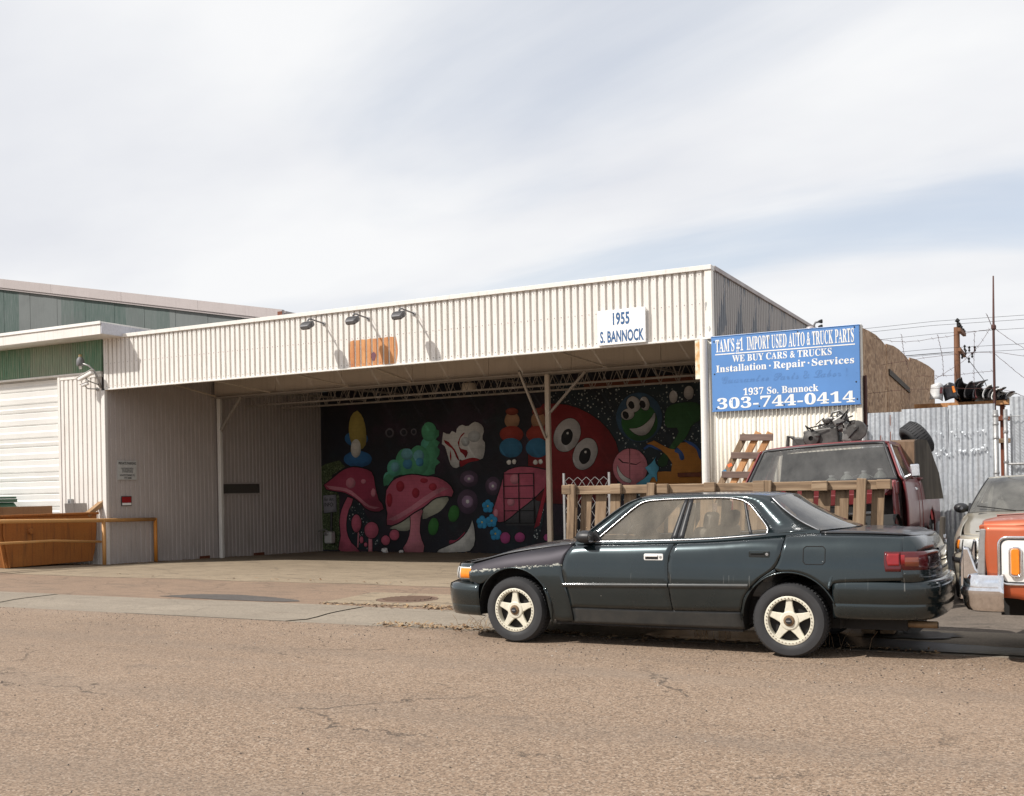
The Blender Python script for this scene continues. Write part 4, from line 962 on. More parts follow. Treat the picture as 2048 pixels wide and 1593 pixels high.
    MB().tube([(1.0+.09*math.sin(a), -.40+.19*math.cos(a), 1.17+.16*math.sin(a)) for a in [2*math.pi*i/24 for i in range(24)]], .013, 8, True).build('steering_wheel', blk, c, smooth=True)
    MB().box((1.90, -.88, .60), (bed, .88, .66)).build('bed_floor', M['underbody'], c)
    MB().box((bed-.05, -.92, .64), (bed-.01, .92, 1.24)).build('tailgate', paint, c, bevel=.01)
    MB().box((1.90, -.90, .66), (1.93, .90, 1.24)).build('bed_front', paint, c)
    ub = MB().box((-.75, -.42, .36), (bed-.1, -.30, .52)); ub.box((-.75, .30, .36), (bed-.1, .42, .52)); ub.box((.5, -.88, .42), (1.86, .88, .50)); ub.box((-.1,-.8,.33),(.1,.8,.43)); ub.box((bed-1.12,-.8,.33),(bed-.98,.8,.45)); ub.build('chassis', M['underbody'], c)
    if front:
        hd = []
        for i in range(13):
            u = i/12; x = -.86+1.34*u
            hd.append([(x-.03*(1-f*f), (truck_y(x, 1.15)-.11)*f, 1.135+.075*u+.028*(1-abs(f)**3)+(.0 if u > .01 else -.02)) for f in [-1+2*k/16 for k in range(17)]])
        MB().grid(hd).build('hood', paint, c, smooth=True, solid=.025)
        MB().prism([(-.875, 1.075), (-.80, 1.075), (-.80, 1.13), (-.885, 1.128)], -.84, .84, 'y').build('hood_lip', paint, c, bevel=.012)
        for s in (-1, 1):                  # wing top that rolls over towards the hood
            rows = []
            for x in [-.84+1.34*i/16 for i in range(17)]:
                z = 1.13+.07*(x+.84)/1.34; y = truck_y(x, min(z, 1.2))
                rows.append([(x, s*(y-d), z+h) for d, h in ((.0, -.012), (.012, .016), (.04, .030), (.085, .034), (.112, .028))])
            MB().grid(rows).build('wing_top', paint, c, smooth=True)
        MB().box((-.83, -.80, .66), (-.80, .80, 1.07)).build('grille_back', M['dark'], c)
        for k in range(7): MB().box((-.86, -.62, .70+.05*k), (-.835, .62, .715+.05*k)).build('grille_bar', chrome, c)
        for s in (-1, 1):
            MB().box((-.865, s*.66, .72), (-.838, s*.90, 1.05)).build('lamp_bezel', chrome, c, bevel=.01)
            MB().lathe([(.005, -.885), (.06, -.882), (.085, -.868)], (0, s*.78, .90), 'x', 20).build('headlamp', M['lamp_clear'], c, smooth=True)
            MB().prism([(-.90, .68), (-.835, .68), (-.825, 1.10), (-.87, 1.10)], s*.905, s*.935, 'y').build('grille_edge', M['steel'], c, bevel=.008)
        bpath = [(-.70,1.0),(-.80,1.0),(-.90,.985),(-.965,.93),(-1.0,.82),(-1.02,.4),(-1.03,0)]
        wrap('front_bumper', c, chrome, bpath, [(-.05,.44),(-.02,.450),(.006,.485),(.014,.55),(.030,.575),(.030,.612),(.010,.635),(.008,.70),(-.004,.735),(-.05,.748)], 60, solid=.008, auto=35)
        for s in (-1, 1):                  # bumper wings and over-riders
            MB().prism([(-1.06, .50), (-1.0, .50), (-1.0, .93), (-1.025, .95), (-1.055, .80)], s*.52, s*.60, 'y').build('over_rider', chrome, c, bevel=.015, seg=2)
            MB().prism([(-1.0, .70), (-.82, .70), (-.90, .78), (-.955, .95), (-1.0, .95)], s*.80, s*.93, 'y').build('bumper_guard', chrome, c, bevel=.015, seg=2)
    else:                                  # front clip stripped: bare engine bay
        MB().box((-.62, -.86, .98), (-.56, .86, 1.10)).build('radiator_support', paint, c, bevel=.01)
        MB().box((-.60, -.62, .48), (-.50, .62, .97)).build('radiator', M['underbody'], c)
        for s in (-1, 1):
            tpatch('inner_wing', c, paint, s, [(.20,.62),(.50,.62)], [(.50,.62),(.50,1.235)], [(.30,1.235),(.50,1.235)], [(.20,.62),(.12,.95),(.30,1.235)], 6, 10, off=-.09)
            MB().bar((-.58, s*.80, 1.07), (.30, s*.80, 1.17), .10, .05).build('wing_rail', paint, c, bevel=.01)
            MB().grid([[(x, s*yy, z) for x, z in arc(.0, .40, .43, 170, 10, 12)] for yy in (.62, .90)]).build('splash_guard', M['steel'], c, smooth=True)
        eb = MB().box((-.35, -.30, .55), (.22, .30, 1.0)); eb.box((-.28, -.42, .86), (.15, .42, .98)); eb.build('engine_block', M['underbody'], c, bevel=.03)
        MB().tube([(-.45, -.5, .98), (-.2, -.35, 1.06), (.2, -.4, 1.02)], .02, 8).build('hose', blk, c)
        MB().tube([(-.62, -.8, .88), (-.62, .8, .88)], .022, 8).build('cross_tube', M['steel'], c)
    return c
red_paint = car_paint('red_truck_paint', (.17,.010,.014), (.13,.009,.013), .38, .1, .28, .5, (.20,.12,.10))
red_low = car_paint('black_lower_paint', (.02,.018,.018), (.03,.026,.025), .5, 0, .4, .2, (.15,.12,.1))
org_paint = car_paint('orange_truck_paint', (.42,.080,.022), (.36,.062,.017), .42, .25, .22, .5, (.35,.18,.10))
beige_paint = car_paint('beige_car_paint', (.40,.365,.295), (.36,.325,.26), .34, .35, .25, .6, (.40,.36,.29))
red_truck = pickup('pickup_truck', 'stripped dark red pickup truck facing the street behind the pallet fence', red_paint, red_low, (-2.56, 12.50, .245), (R(-2.6), 0, R(90)), front=False, glass=M['glass_truck'])
org_truck = pickup('pickup_truck', 'orange pickup truck with white side panel and chrome bumper at the right edge', org_paint, org_paint, (.25, 10.205, .0), (0, 0, 0), accent=M['white'])
M['hood_beige_sedan'] = beige_paint
beige = sedan('beige_sedan', 'dusty beige sedan with amber corner lamps parked between the two pickups', beige_paint, beige_paint, beige_paint, (-.28, 13.28, .13), R(90), rim=M['steel'], style='plain', strip_=True)
# ------------------------------------------------------------------ lettering
def serif(s):
    return ''.join(chr(0x1D400+ord(c)-65) if 'A' <= c <= 'Z' else chr(0x1D41A+ord(c)-97) if 'a' <= c <= 'z' else chr(0x1D7CE+ord(c)-48) if c.isdigit() else c for c in s)
def script(s):
    return ''.join(chr(0x1D4D0+ord(c)-65) if 'A' <= c <= 'Z' else chr(0x1D4EA+ord(c)-97) if 'a' <= c <= 'z' else c for c in s)
def letters(text, mat, parent, a0, a1, z0, z1, plane, facing='-y', bold=0.0, name='lettering', skew=0):
    cu = bpy.data.curves.new(name, 'FONT'); cu.body = text; cu.size = 1; cu.offset = bold; cu.resolution_u = 3; cu.space_character = 1.03
    if skew: cu.shear = skew
    tmp = bpy.data.objects.new(name, cu); COL.objects.link(tmp)
    bpy.context.view_layer.update()
    me = bpy.data.meshes.new_from_object(tmp.evaluated_get(bpy.context.evaluated_depsgraph_get())); bpy.data.objects.remove(tmp); bpy.data.curves.remove(cu)
    if not len(me.vertices): return None
    xs = [v.co.x for v in me.vertices]; top = max(v.co.y for v in me.vertices); lo, hi = min(xs), max(xs)
    for v in me.vertices:
        u = a0+(v.co.x-lo)/(hi-lo)*(a1-a0); z = z0+v.co.y/top*(z1-z0)
        v.co = (u, plane, z) if facing == '-y' else (plane, u, z)
    me.materials.clear(); me.materials.append(mat); me.update()
    return place(name, me, parent, True)
def sign_mat(name, col, chips, dark, amt=.62, sc=7):
    t = NT(name); k = t.ramp(t.noise(sc, 6, .65), (amt, 0), (amt+.02, 1)); c = t.mix(t.ramp(t.noise(1.3, 4), (.3, 0), (.7, 1)), col, tuple(q*.85 for q in col))
    return t.set(t.mix(t.math('MULTIPLY', k, chips), c, dark), .55, 0)
M['sign_blue'] = sign_mat('sign_blue', (.092,.235,.53), .8, (.03,.06,.14), .70, 9)
M['sign_text'] = sign_mat('sign_white_text', (.80,.80,.78), .9, (.092,.235,.53), .655, 16)
M['sign_ghost'] = plain('sign_ghost_text', (.078,.195,.44), .6)
M['sign_white'] = plain('sign_white', (.84,.84,.82), .4)
M['sign_navy'] = plain('sign_navy_text', (.028,.10,.24), .5)
M['sign_grey'] = plain('sign_grey', (.50,.50,.48), .5); M['sign_black'] = plain('sign_black_text', (.02,.02,.02), .6); M['sign_red'] = plain('sign_red', (.30,.012,.014), .5)
# blue parts sign
bs = thing('blue_sign', 'large weathered blue auto parts sign with white serif lettering', 'sign', (-3.9, 16.7, 3.2))
BX0, BX1, BZ0, BZ1, BY = -5.03, -2.735, 2.69, 3.875, 16.70
bx('board', bs, (BX0, BY, BZ0), (BX1, BY+.05, BZ1), M['sign_blue'], .004)
for a, b in (((BX0-.008, BY-.006, BZ1), (BX1+.008, BY+.055, BZ1+.012)), ((BX0-.008, BY-.006, BZ0-.012), (BX1+.008, BY+.055, BZ0))): bx('frame_strip', bs, a, b, M['sign_blue'], .002)
U = lambda u: BX0+(BX1-BX0)*u
V = lambda v: BZ1-(BZ1-BZ0)*v
ty = BY-.003
for tx, u0, u1, v0, v1 in ((serif("TAM'S"), .030, .165, .030, .205), (serif('#1'), .178, .226, .030, .205), (serif('IMPORT USED AUTO & TRUCK PARTS'), .252, .966, .028, .205),
        (serif('WE BUY CARS & TRUCKS'), .148, .822, .262, .352), (serif('Installation'), .032, .385, .385, .478), (serif('Repair'), .433, .648, .385, .478), (serif('Services'), .69, .965, .385, .478),
        (serif('1937 So. Bannock'), .222, .73, .712, .808), (serif('303-744-0414'), .035, .966, .828, .975)):
    letters(tx, M['sign_text'], bs, U(u0), U(u1), V(v1), V(v0), ty, bold=.008)
for u in (.409, .669): MB().prism([(U(u)+.014*math.cos(k*.5236), V(.437)+.014*math.sin(k*.5236)) for k in range(12)], ty, ty+.002, 'y').build('bullet', M['sign_text'], bs, True)
MB().box((U(.027), ty, V(.246)), (U(.972), ty+.002, V(.231))).build('underline', M['sign_text'], bs, True)
letters(script('Guarantee Parts & Labor') + ' !', M['sign_ghost'], bs, U(.07), U(.92), V(.635), V(.53), BY-.002, name='faded_lettering').__setitem__('kind', 'stuff')
bl = MB()
for u, v in ((.02,.06),(.02,.5),(.03,.97),(.5,.965),(.98,.94),(.975,.72),(.97,.02),(.6,.02),(.33,.965)): bl.lathe([(.002, -.006), (.010, -.005), (.013, 0)], (U(u), BY, V(v)), 'y', 8)
bl.build('bolts', M['sign_black'], bs, True, kind='stuff')
# twin lamp above it
tl = thing('sign_lamp', 'small twin floodlamp on the top edge of the blue sign', 'lamp', (-3.4, 16.78, 3.9))
MB().tube([(-3.42, 16.80, 3.888), (-3.42, 16.80, 3.95), (-3.40, 16.80, 3.985), (-3.33, 16.80, 3.995)], .016, 8).build('conduit', M['lamp_grey'], tl, True, smooth=True)
for z in (3.995, 3.915): MB().lathe([(.012, -3.36), (.022, -3.34), (.032, -3.31), (.030, -3.295), (.004, -3.295)], (0, 16.80, z), 'x', 14).build('lamp_head', M['dark'], tl, True, smooth=True)
MB().lathe([(.07, 3.888), (.065, 3.91), (.04, 3.93), (.004, 3.935)], (-3.48, 16.80, 0), 'z', 14).build('base', M['grey_trim'], tl, True, smooth=True)
# white address sign
ws_ = thing('address_sign', 'white address sign with blue lettering on the cream fascia', 'sign', (-6.57, 16.7, 4.2))
bx('board', ws_, (-7.005, YF-.062, 3.893), (-6.14, YF-.034, 4.484), M['sign_white'], .01)
letters('1955', M['sign_navy'], ws_, -6.725, -6.425, 4.235, 4.435, YF-.0645, bold=.03)
letters('S. BANNOCK', M['sign_navy'], ws_, -6.96, -6.175, 3.945, 4.135, YF-.0645, bold=.03)
# parking notice and small red sign on the wing wall
ps = thing('parking_notice', 'grey private parking notice with black lettering on the wing wall', 'sign', (-18.8, 17.34, 1.88))
bx('board', ps, (-18.826, 17.06, 1.882), (-18.812, 17.61, 2.314), M['sign_grey'], .003)
for tx, y0, y1, z0, z1, b in (('PRIVATE PARKING', 17.09, 17.585, 2.225, 2.285, .03), ('UNAUTHORIZED VEHICLES', 17.16, 17.51, 2.125, 2.155, .02), ('WILL BE TOWED AWAY', 17.18, 17.50, 2.085, 2.115, .02), ('AT OWNERS EXPENSE', 17.18, 17.50, 2.045, 2.075, .02), ("WYATTS TOWING CO.", 17.12, 17.555, 1.965, 2.005, .03), ('777-2448', 17.24, 17.45, 1.905, 1.945, .03)):
    letters(tx, M['sign_black'], ps, y0, y1, z0, z1, -18.8095, '+x', b)
rs = thing('red_notice', 'small red notice with a white strip below the parking notice', 'sign', (-18.8, 17.3, 1.3))
bx('board', rs, (-18.826, 17.155, 1.294), (-18.812, 17.447, 1.512), M['sign_black'], .002); bx('red_field', rs, (-18.8115, 17.17, 1.365), (-18.809, 17.432, 1.498), M['sign_red'], 0); bx('white_field', rs, (-18.8115, 17.17, 1.308), (-18.809, 17.432, 1.36), M['sign_white'], 0)
# orange painted-over patch on the fascia: paint following the ribs
op = NT('orange_paint_patch'); k = op.noise(2.2, 5, .6); oc = op.ramp(k, (.3, (.44,.175,.055)), (.7, (.60,.29,.11)))
st = op.noise(1.4, 4, .6, op.map((7, 7, .35))); oc = op.mix(op.ramp(st, (.50, 0), (.66, .7)), oc, (.30,.075,.035)); oc = op.mix(op.ramp(op.noise(5, 6, .7), (.55, 0), (.7, .45)), oc, (.66,.36,.14)); M['orange_patch'] = op.set(oc, .6, 0)
prof_ = []
w13 = (XR-.10-XL)/15; pp = profile(w13-.002, .1305, .042, 'rib')
for i in range(15):
    for (u, d) in pp: prof_.append((XL+i*w13+u, YF+d+(.0012 if i % 2 else 0)-.0025))
prof_ = [p for p in prof_ if -12.205 <= p[0] <= -11.06]
def patch_z(x):
    t = (x+11.63)/.575; b = .02*math.sin(x*9)
    return 3.905+.0*t, 4.415-.06*max(0, abs(t)-.94)/.06+.006*math.sin(x*31)
po = MB().grid([[(x+(.045*math.sin(math.pi*k/6)*(1 if j == len(prof_)-1 else -1 if j == 0 else 0)), y, patch_z(x)[0]+(patch_z(x)[1]-patch_z(x)[0])*k/6) for j, (x, y) in enumerate(prof_)] for k in range(7)]).build('paint_patch', M['orange_patch'], shop, True, fix=False)
blob_p = [(x, z) for x, z in [(-11.64+.05*math.cos(a)*(1+.2*math.sin(3*a)), 4.075+.085*math.sin(a)) for a in [2*math.pi*i/16 for i in range(16)]]]
MB().prism(blob_p, YF-.006, YF-.004, 'y').build('paint_spot', plain('plum_spot', (.14,.05,.07), .6), shop, True)
# ------------------------------------------------------------------ lamps and cameras
def flood(x, lab):
    t = thing('floodlight', lab, 'lamp', (x, YF, 4.8), group='floodlights on the fascia')
    MB().tube([(0, -.0, 0), (0, -.06, .01), (0, -.40, .035), (0, -.46, .03), (0, -.50, -.01)], .015, 8).build('arm', M['lamp_grey'], t, smooth=True)
    MB().lathe([(.04, 0), (.04, -.015), (.004, -.018)], n=14).build('wall_plate', M['steel'], t)
    MB().tube([(0, -.42, .036), (0, -.02, .17), (0, .0, .20)], .0035, 5).build('cable', M['lamp_grey'], t)
    rot = Matrix.Rotation(R(30), 3, 'X'); c0 = Vector((0, -.50, -.09))
    hd = MB(); rows = []
    for (y, hx, hz) in ((-.13, .085, .025), (-.12, .10, .038), (-.02, .11, .05), (.08, .10, .038), (.12, .06, .008)):
        rows.append([c0 + rot @ Vector((sx*hx, y, sz*hz)) for sx, sz in ((-1,-1),(1,-1),(1,1),(-1,1))])
    hd.grid(rows, closed=True); hd.f += [(0,1,2,3), tuple(range(16, 20))]; h = hd.build('lamp_head', M['lamp_grey'], t, bevel=.008)
    for k in range(8): MB().obox(c0 + rot @ Vector((0, -.105+.026*k, .010)), (.232-.01*abs(k-3), .006, .105-.010*abs(k-4)), rot).build('cooling_fin', M['lamp_grey'], h)
    MB().obox(c0 + rot @ Vector((0, -.01, -.052)), (.18, .19, .006), rot).build('lens', M['lamp_clear'], h)
    return t
for x, lab in ((-12.80, 'floodlight on a bent arm, leftmost of three on the fascia'), (-11.745, 'floodlight on a bent arm right above the orange paint patch'), (-10.718, 'floodlight on a bent arm, rightmost of three on the fascia')): flood(x, lab)
yl = thing('yard_light', 'grey yard light on a curved bracket above the security cameras', 'lamp', (-18.98, YF, 4.0))
MB().tube([(-18.93, YF-.02, 3.93), (-18.92, YF-.10, 4.10), (-18.95, YF-.20, 4.30), (-19.03, YF-.27, 4.40), (-19.14, YF-.30, 4.44), (-19.20, YF-.30, 4.44)], .020, 8).build('bracket', M['steel'], yl, True, smooth=True)
MB().lathe([(.01, 4.40), (.075, 4.405), (.085, 4.42), (.085, 4.50), (.075, 4.55), (.045, 4.59), (.04, 4.60), (.004, 4.60)], (-19.25, YF-.30, 0), 'z', 18).build('lamp_body', M['lamp_grey'], yl, True, smooth=True, auto=40)
MB().lathe([(.035, 4.60), (.038, 4.645), (.030, 4.66), (.003, 4.662)], (-19.25, YF-.30, 0), 'z', 14).build('light_sensor', plain('amber_sensor', (.30,.22,.10), .4), yl, True, smooth=True)
MB().lathe([(.004, 4.33), (.03, 4.345), (.035, 4.40)], (-19.25, YF-.30, 0), 'z', 14).build('bulb', M['lamp_clear'], yl, True, smooth=True)
def seccam(name, lab, tip, tail, r, foot):
    t = thing(name, lab, 'camera', foot, group='security cameras on the garage corner'); a, b = Vector(tip), Vector(tail); d = (b-a).normalized()
    MB().bar(a, b, r*2, r*1.7).build('housing', M['white'], t, True, bevel=r*.5, seg=2)
    MB().bar(a+Vector((0,0,r*1.0))-d*.05, b+Vector((0,0,r*1.0)), r*2.3, .010).build('sun_hood', M['white'], t, True, bevel=.003)
    MB().bar(a-d*.004, a+d*.003, r*1.3, r*1.1).build('lens_window', M['dark'], t, True)
    m_ = (a+b)/2
    MB().tube([tuple(m_-Vector((0,0,r*.9))), (m_.x+.02, m_.y+.05, m_.z-r-.05), (foot[0], foot[1]-.06, foot[2]), foot], .013, 8).build('bracket', M['steel'], t, True, smooth=True)
    MB().lathe([(.04, 0), (.04, -.02), (.015, -.03)], foot, 'y', 12).build('foot_plate', M['steel'], t, True)
seccam('security_camera', 'long white security camera pointing left below the yard light', (-19.31, 16.47, 4.10), (-18.93, 16.52, 4.25), .052, (-18.99, YF-.01, 4.0))
seccam('security_camera', 'short white security camera under the long one', (-19.25, 16.50, 3.97), (-19.11, 16.56, 4.02), .04, (-19.06, YF-.01, 3.90))
jb = thing('outlet_box', 'small grey outlet box on the garage wall above the dumpster', 'outlet', (-19.95, YF, 1.4)); bx('box', jb, (-20.02, YF-.07, 1.345), (-19.90, YF-.001, 1.475), M['steel'], .006); bx('cover', jb, (-20.005, YF-.078, 1.385), (-19.955, YF-.071, 1.44), M['lamp_grey'], .003)
# hanging lamp and gas meter inside
hl = thing('ceiling_lamp', 'round pale ceiling lamp hanging below the joists', 'lamp', (-12.55, 22, 4.1))
MB().lathe([(.004, 3.855), (.15, 3.86), (.17, 3.88), (.175, 4.02), (.16, 4.04), (.06, 4.06), (.05, 4.16), (.004, 4.17)], (-12.55, 22, 0), 'z', 22).build('shade', M['soffit'], hl, True, smooth=True, auto=40)
MB().tube([(-12.55, 22, 4.15), (-12.55, 22, 4.5)], .02, 8).build('stem', M['joist'], hl, True)
gm = thing('gas_meter', 'grey gas meter in the back corner of the workshop', 'meter', (-18.45, 24.2, 0))
MB().obox((-18.42, 24.22, .25), (.26, .22, .34), Matrix.Identity(3)).build('body', M['sign_grey'], gm, True, bevel=.05, seg=3)
MB().obox((-18.45, 24.09, .36), (.14, .05, .10), Matrix.Identity(3)).build('dial', M['steel'], gm, True, bevel=.015)
MB().tube([(-18.82, 24.22, .43), (-18.60, 24.22, .47), (-18.50, 24.22, .43)], .02, 8).build('pipe', M['steel'], gm, True); MB().tube([(-18.36, 24.22, .42), (-18.36, 24.24, .95)], .035, 8).build('pipe', M['black'], gm, True)
# ------------------------------------------------------------------ rail, dumpsters
gr = thing('guard_rail', 'orange steel pipe guard rail in front of the dumpster', 'railing', (-18.72, 16, 0))
rz = lambda y: 1.052-.0235*(y-14.1) if y < 16.7 else .991
MB().tube([(-18.72, 12.9, 1.075), (-18.72, 14.1, 1.052), (-18.72, 16.56, .990), (-18.72, 18.05, .967)], .042, 12).build('top_rail', M['tan_rail'], gr, True, smooth=True)
MB().tube([(-18.72, 12.9, .64), (-18.72, 14.1, .618), (-18.74, 15.25, .610), (-18.72, 16.48, .527)], .028, 10).build('lower_rail', M['tan_rail'], gr, True, smooth=True)
for y, m_ in ((16.56, 'tan_rail'), (18.05, 'orange_rail'), (12.95, 'tan_rail')): MB().tube([(-18.72, y, gz(-18.72, y)-.02), (-18.72, y, rz(y)-.01 if y > 13 else 1.06)], .042, 12).build('post', M[m_], gr, True, smooth=True)
MB().lathe([(.004, .0), (.044, .0), (.044, .05)], (-18.72, 18.05, .945), 'z', 12).build('elbow', M['orange_rail'], gr, True)
dm = thing('orange_dumpster', 'rusty orange steel dumpster holding cardboard beside the garage', 'dumpster', (-19.8, 15.4, 0))
pr = [(14.40,.10),(16.52,.10),(16.60,.40),(16.64,.80),(16.66,1.13),(14.13,1.13),(14.16,.80),(14.23,.45)]
MB().prism(pr, -19.07, -19.03, 'x').build('side_plate', M['dumpster'], dm, True, bevel=.008)
MB().prism(pr, -20.55, -20.51, 'x').build('side_plate', M['dumpster'], dm, True, bevel=.008)
rows = [[(x, y, z) for y, z in [pr[4], pr[3], pr[2], pr[1], pr[0], pr[7], pr[6], pr[5]]] for x in (-20.51, -19.07)]
MB().grid(rows).build('shell', M['dumpster'], dm, True, solid=.012)
for y in (14.27, 14.38): MB().prism([(y-.03+.06, .10), (y+.06, .10), (y-.06, .75), (y-.06, 1.10), (y-.10, 1.10), (y-.10, .75)], -19.03, -18.99, 'x').build('stiffener', M['dumpster'], dm, True, bevel=.006)
MB().bar((-19.02, 14.12, 1.15), (-19.02, 16.68, 1.15), .07, .05).build('top_rim', M['dumpster'], dm, True, bevel=.01); MB().bar((-20.53, 14.12, 1.15), (-20.53, 16.68, 1.15), .07, .05).build('top_rim', M['dumpster'], dm, True, bevel=.01)
MB().lathe([(.004, -18.955), (.055, -18.958), (.06, -18.97), (.06, -19.03)], (0, 14.92, .82), 'x', 16).build('lift_boss', M['dumpster'], dm, True, smooth=True, auto=40)
cb = MB(); cb.box((-19.86, 14.25, 1.02), (-19.84, 16.15, 1.33)); cb.build('cardboard_box', M['cardboard'], None, label='brown cardboard flap standing along the rim of the orange dumpster', cat='cardboard', bevel=.003)
MB().obox((-19.75, 14.45, 1.22), (.03, .75, .30), Matrix.Rotation(R(10), 3, 'Z')).build('cardboard_box', M['cardboard'], None, label='torn cardboard corner at the left end of the orange dumpster', cat='cardboard')
MB().obox((-19.30, 16.33, 1.21), (.46, .03, .34), Matrix.Rotation(R(62), 3, 'Z') @ Matrix.Rotation(R(-18), 3, 'X')).build('cardboard_sheet', M['cardboard_grey'], None, label='grey cardboard sheet leaning out of the right end of the dumpster', cat='cardboard')
MB().bar((-19.10, 16.42, 1.10), (-19.02, 16.92, 1.46), .16, .09).build('cardboard_carton', M['cardboard'], None, label='thin brown carton sticking up at the dumpster corner', cat='cardboard', bevel=.004)
gd = thing('green_dumpster', 'dark green dumpster behind the orange one', 'dumpster', (-22, 16, 0))
MB().prism([(-23.6,.1),(-21.35,.1),(-21.05,.9),(-21.62,1.42),(-23.6,1.42)], 15.5, 16.55, 'y').build('bin', M['dumpster_green'], gd, True, bevel=.01)
bx('lid', gd, (-23.6, 15.46, 1.425), (-21.56, 16.6, 1.50), M['dumpster_green'], .01)
for x in (-22.6, -22.2, -21.62): MB().tube([(x, 15.46, 1.53), (x, 16.6, 1.53)], .022, 8).build('hinge', M['dumpster_green'], gd, True)
# ------------------------------------------------------------------ pallets
pf = thing('pallet_fence', 'long weathered wooden pallet standing on edge behind the green sedan', 'pallet', (-3.5, 11.6, 0))
PX0, PX1, PY = -5.32, -1.60, 11.60
def shear(x, z): return x - .055*(1.52-z)
for z0, z1 in ((1.415, 1.515), (.72, .82), (.13, .23)):
    n0 = 3; 
    MB().add([(shear(PX0,z0),PY-.05,z0),(shear(PX1,z0),PY-.05,z0),(shear(PX1,z0),PY+.02,z0),(shear(PX0,z0),PY+.02,z0),(shear(PX0,z1),PY-.05,z1),(shear(PX1,z1),PY-.05,z1),(shear(PX1,z1),PY+.02,z1),(shear(PX0,z1),PY+.02,z1)], [(0,3,2,1),(4,5,6,7),(0,1,5,4),(1,2,6,5),(2,3,7,6),(3,0,4,7)]).build('rail', M['pallet_h'], pf, True, bevel=.006)
random.seed(11); x = PX0+.02; k = 0
while x < PX1-.10:
    w = .125+.02*random.random(); zt_ = 1.46+.03*random.random(); xb = x+random.uniform(-.012, .012)
    MB().add([(shear(xb,.14),PY+.022,.14),(shear(xb+w,.14),PY+.022,.14),(shear(xb+w,.14),PY+.044,.14),(shear(xb,.14),PY+.044,.14),(shear(x,zt_),PY+.022,zt_),(shear(x+w,zt_),PY+.022,zt_),(shear(x+w,zt_),PY+.044,zt_),(shear(x,zt_),PY+.044,zt_)], [(0,3,2,1),(4,5,6,7),(0,1,5,4),(1,2,6,5),(2,3,7,6),(3,0,4,7)]).build('slat', M['pallet_v'], pf, True, bevel=.004)
    x += w+.045+.012*random.random()
for xa in (-5.19, -4.20, -2.87, -1.885):
    MB().obox((xa-.04, PY-.078, .83), (.095, .05, 1.41), Matrix.Rotation(R(3.0), 3, 'Y')).build('upright', M['pallet_v'], pf, True, bevel=.006)
for xa, xb in ((-5.32, -5.205), (-4.70, -4.57), (-4.13, -4.0), (-3.58, -3.45), (-3.03, -2.90), (-2.40, -2.235), (-1.74, -1.60)):
    bx('block', pf, (xa, PY-.11, 1.408+.012*random.random()), (xb, PY-.051, 1.512+.022*random.random()), M['pallet_h'], .007)
# right hand end post seen edge on
lp = thing('leaning_pallet', 'orange-brown pallet tilted against the ivory wall, left of the red pickup', 'pallet', (-4.4, 15.8, .1))
def lpt(a, b): return (-4.62+a*.895+b*.447, 15.9+.2*b/2.4, 1.62-a*.447*.15+b*.895)
def lbar(p, q, w, h, mat, nm): MB().bar(p, q, w, h, (0, 1, 0)).build(nm, mat, lp, True, bevel=.005)
for a, mt in ((0, 'pallet_v'), (.20, 'pallet_new'), (.40, 'pallet_new')):
    lbar(lpt(a, -1.5), lpt(a, .74+(.02 if a else -.02)), .095, .05, M[mt], 'stringer')
for b in (.66, .36, .04, -.5, -1.2):
    p, q = Vector(lpt(-.05, b)), Vector(lpt(.50, b+.02)); lbar(p-Vector((0,.06,0)), q-Vector((0,.06,0)), .10, .022, M['pallet_dark'], 'deck_board')
MB().obox(Vector(lpt(.0, .20))-Vector((0,.027,0)), (.07, .004, .05), Matrix.Rotation(R(-26), 3, 'Y')).build('paint_mark', plain('orange_mark', (.75,.16,.04), .6), lp, True)
MB().obox(Vector(lpt(.0, .05))-Vector((0,.027,0)), (.07, .004, .13), Matrix.Rotation(R(-26), 3, 'Y')).build('paint_mark', plain('blue_mark', (.03,.22,.42), .6), lp, True)
# ------------------------------------------------------------------ things on and in the red truck
random.seed(5)
en = thing('scrap_engine', 'greasy scrap engine lying on the roof of the red pickup', 'engine', (-2.7, 13.75, 1.96))
M['greasy'] = worn('greasy_metal', (.055,.052,.048), (.02,.018,.016), .8, .5, .5, 9, streak=False, bump=.3, col2=(.11,.105,.10)); M['alloy'] = worn('dirty_alloy', (.24,.235,.225), (.05,.045,.04), .8, .45, .7, 8, streak=False, bump=.3)
def ebox(n, c, s, a, m_='greasy'): MB().obox(c, s, Matrix.Rotation(R(a), 3, 'Y')).build(n, M[m_], en, True, bevel=.02, seg=2)
EY = 13.80
ebox('block', (-2.72, EY, 2.07), (.42, .34, .22), -6); ebox('cylinder_head', (-2.55, EY+.02, 2.20), (.30, .28, .14), -24, 'alloy'); ebox('gearbox', (-2.36, EY, 2.12), (.20, .30, .24), 8, 'alloy'); ebox('sump', (-2.98, EY, 2.02), (.22, .24, .12), 4); ebox('cover', (-2.50, EY-.10, 2.27), (.16, .10, .10), -30, 'alloy')
MB().lathe([(.03, EY-.23), (.05, EY-.225), (.09, EY-.215), (.105, EY-.19), (.10, EY-.17), (.02, EY-.16)], (-2.83, 0, 2.06), 'y', 20).build('pulley', M['greasy'], en, True, smooth=True, auto=40)
MB().lathe([(.01, EY-.20), (.12, EY-.19), (.125, EY-.14), (.06, EY-.13)], (-2.29, 0, 2.14), 'y', 22).build('bell_housing', M['greasy'], en, True, smooth=True, auto=40)
MB().tube([(-3.15, EY-.1, 1.97), (-3.14, EY-.1, 2.10), (-3.08, EY-.1, 2.08), (-3.02, EY-.1, 2.0)], .024, 8).build('mount', M['greasy'], en, True)
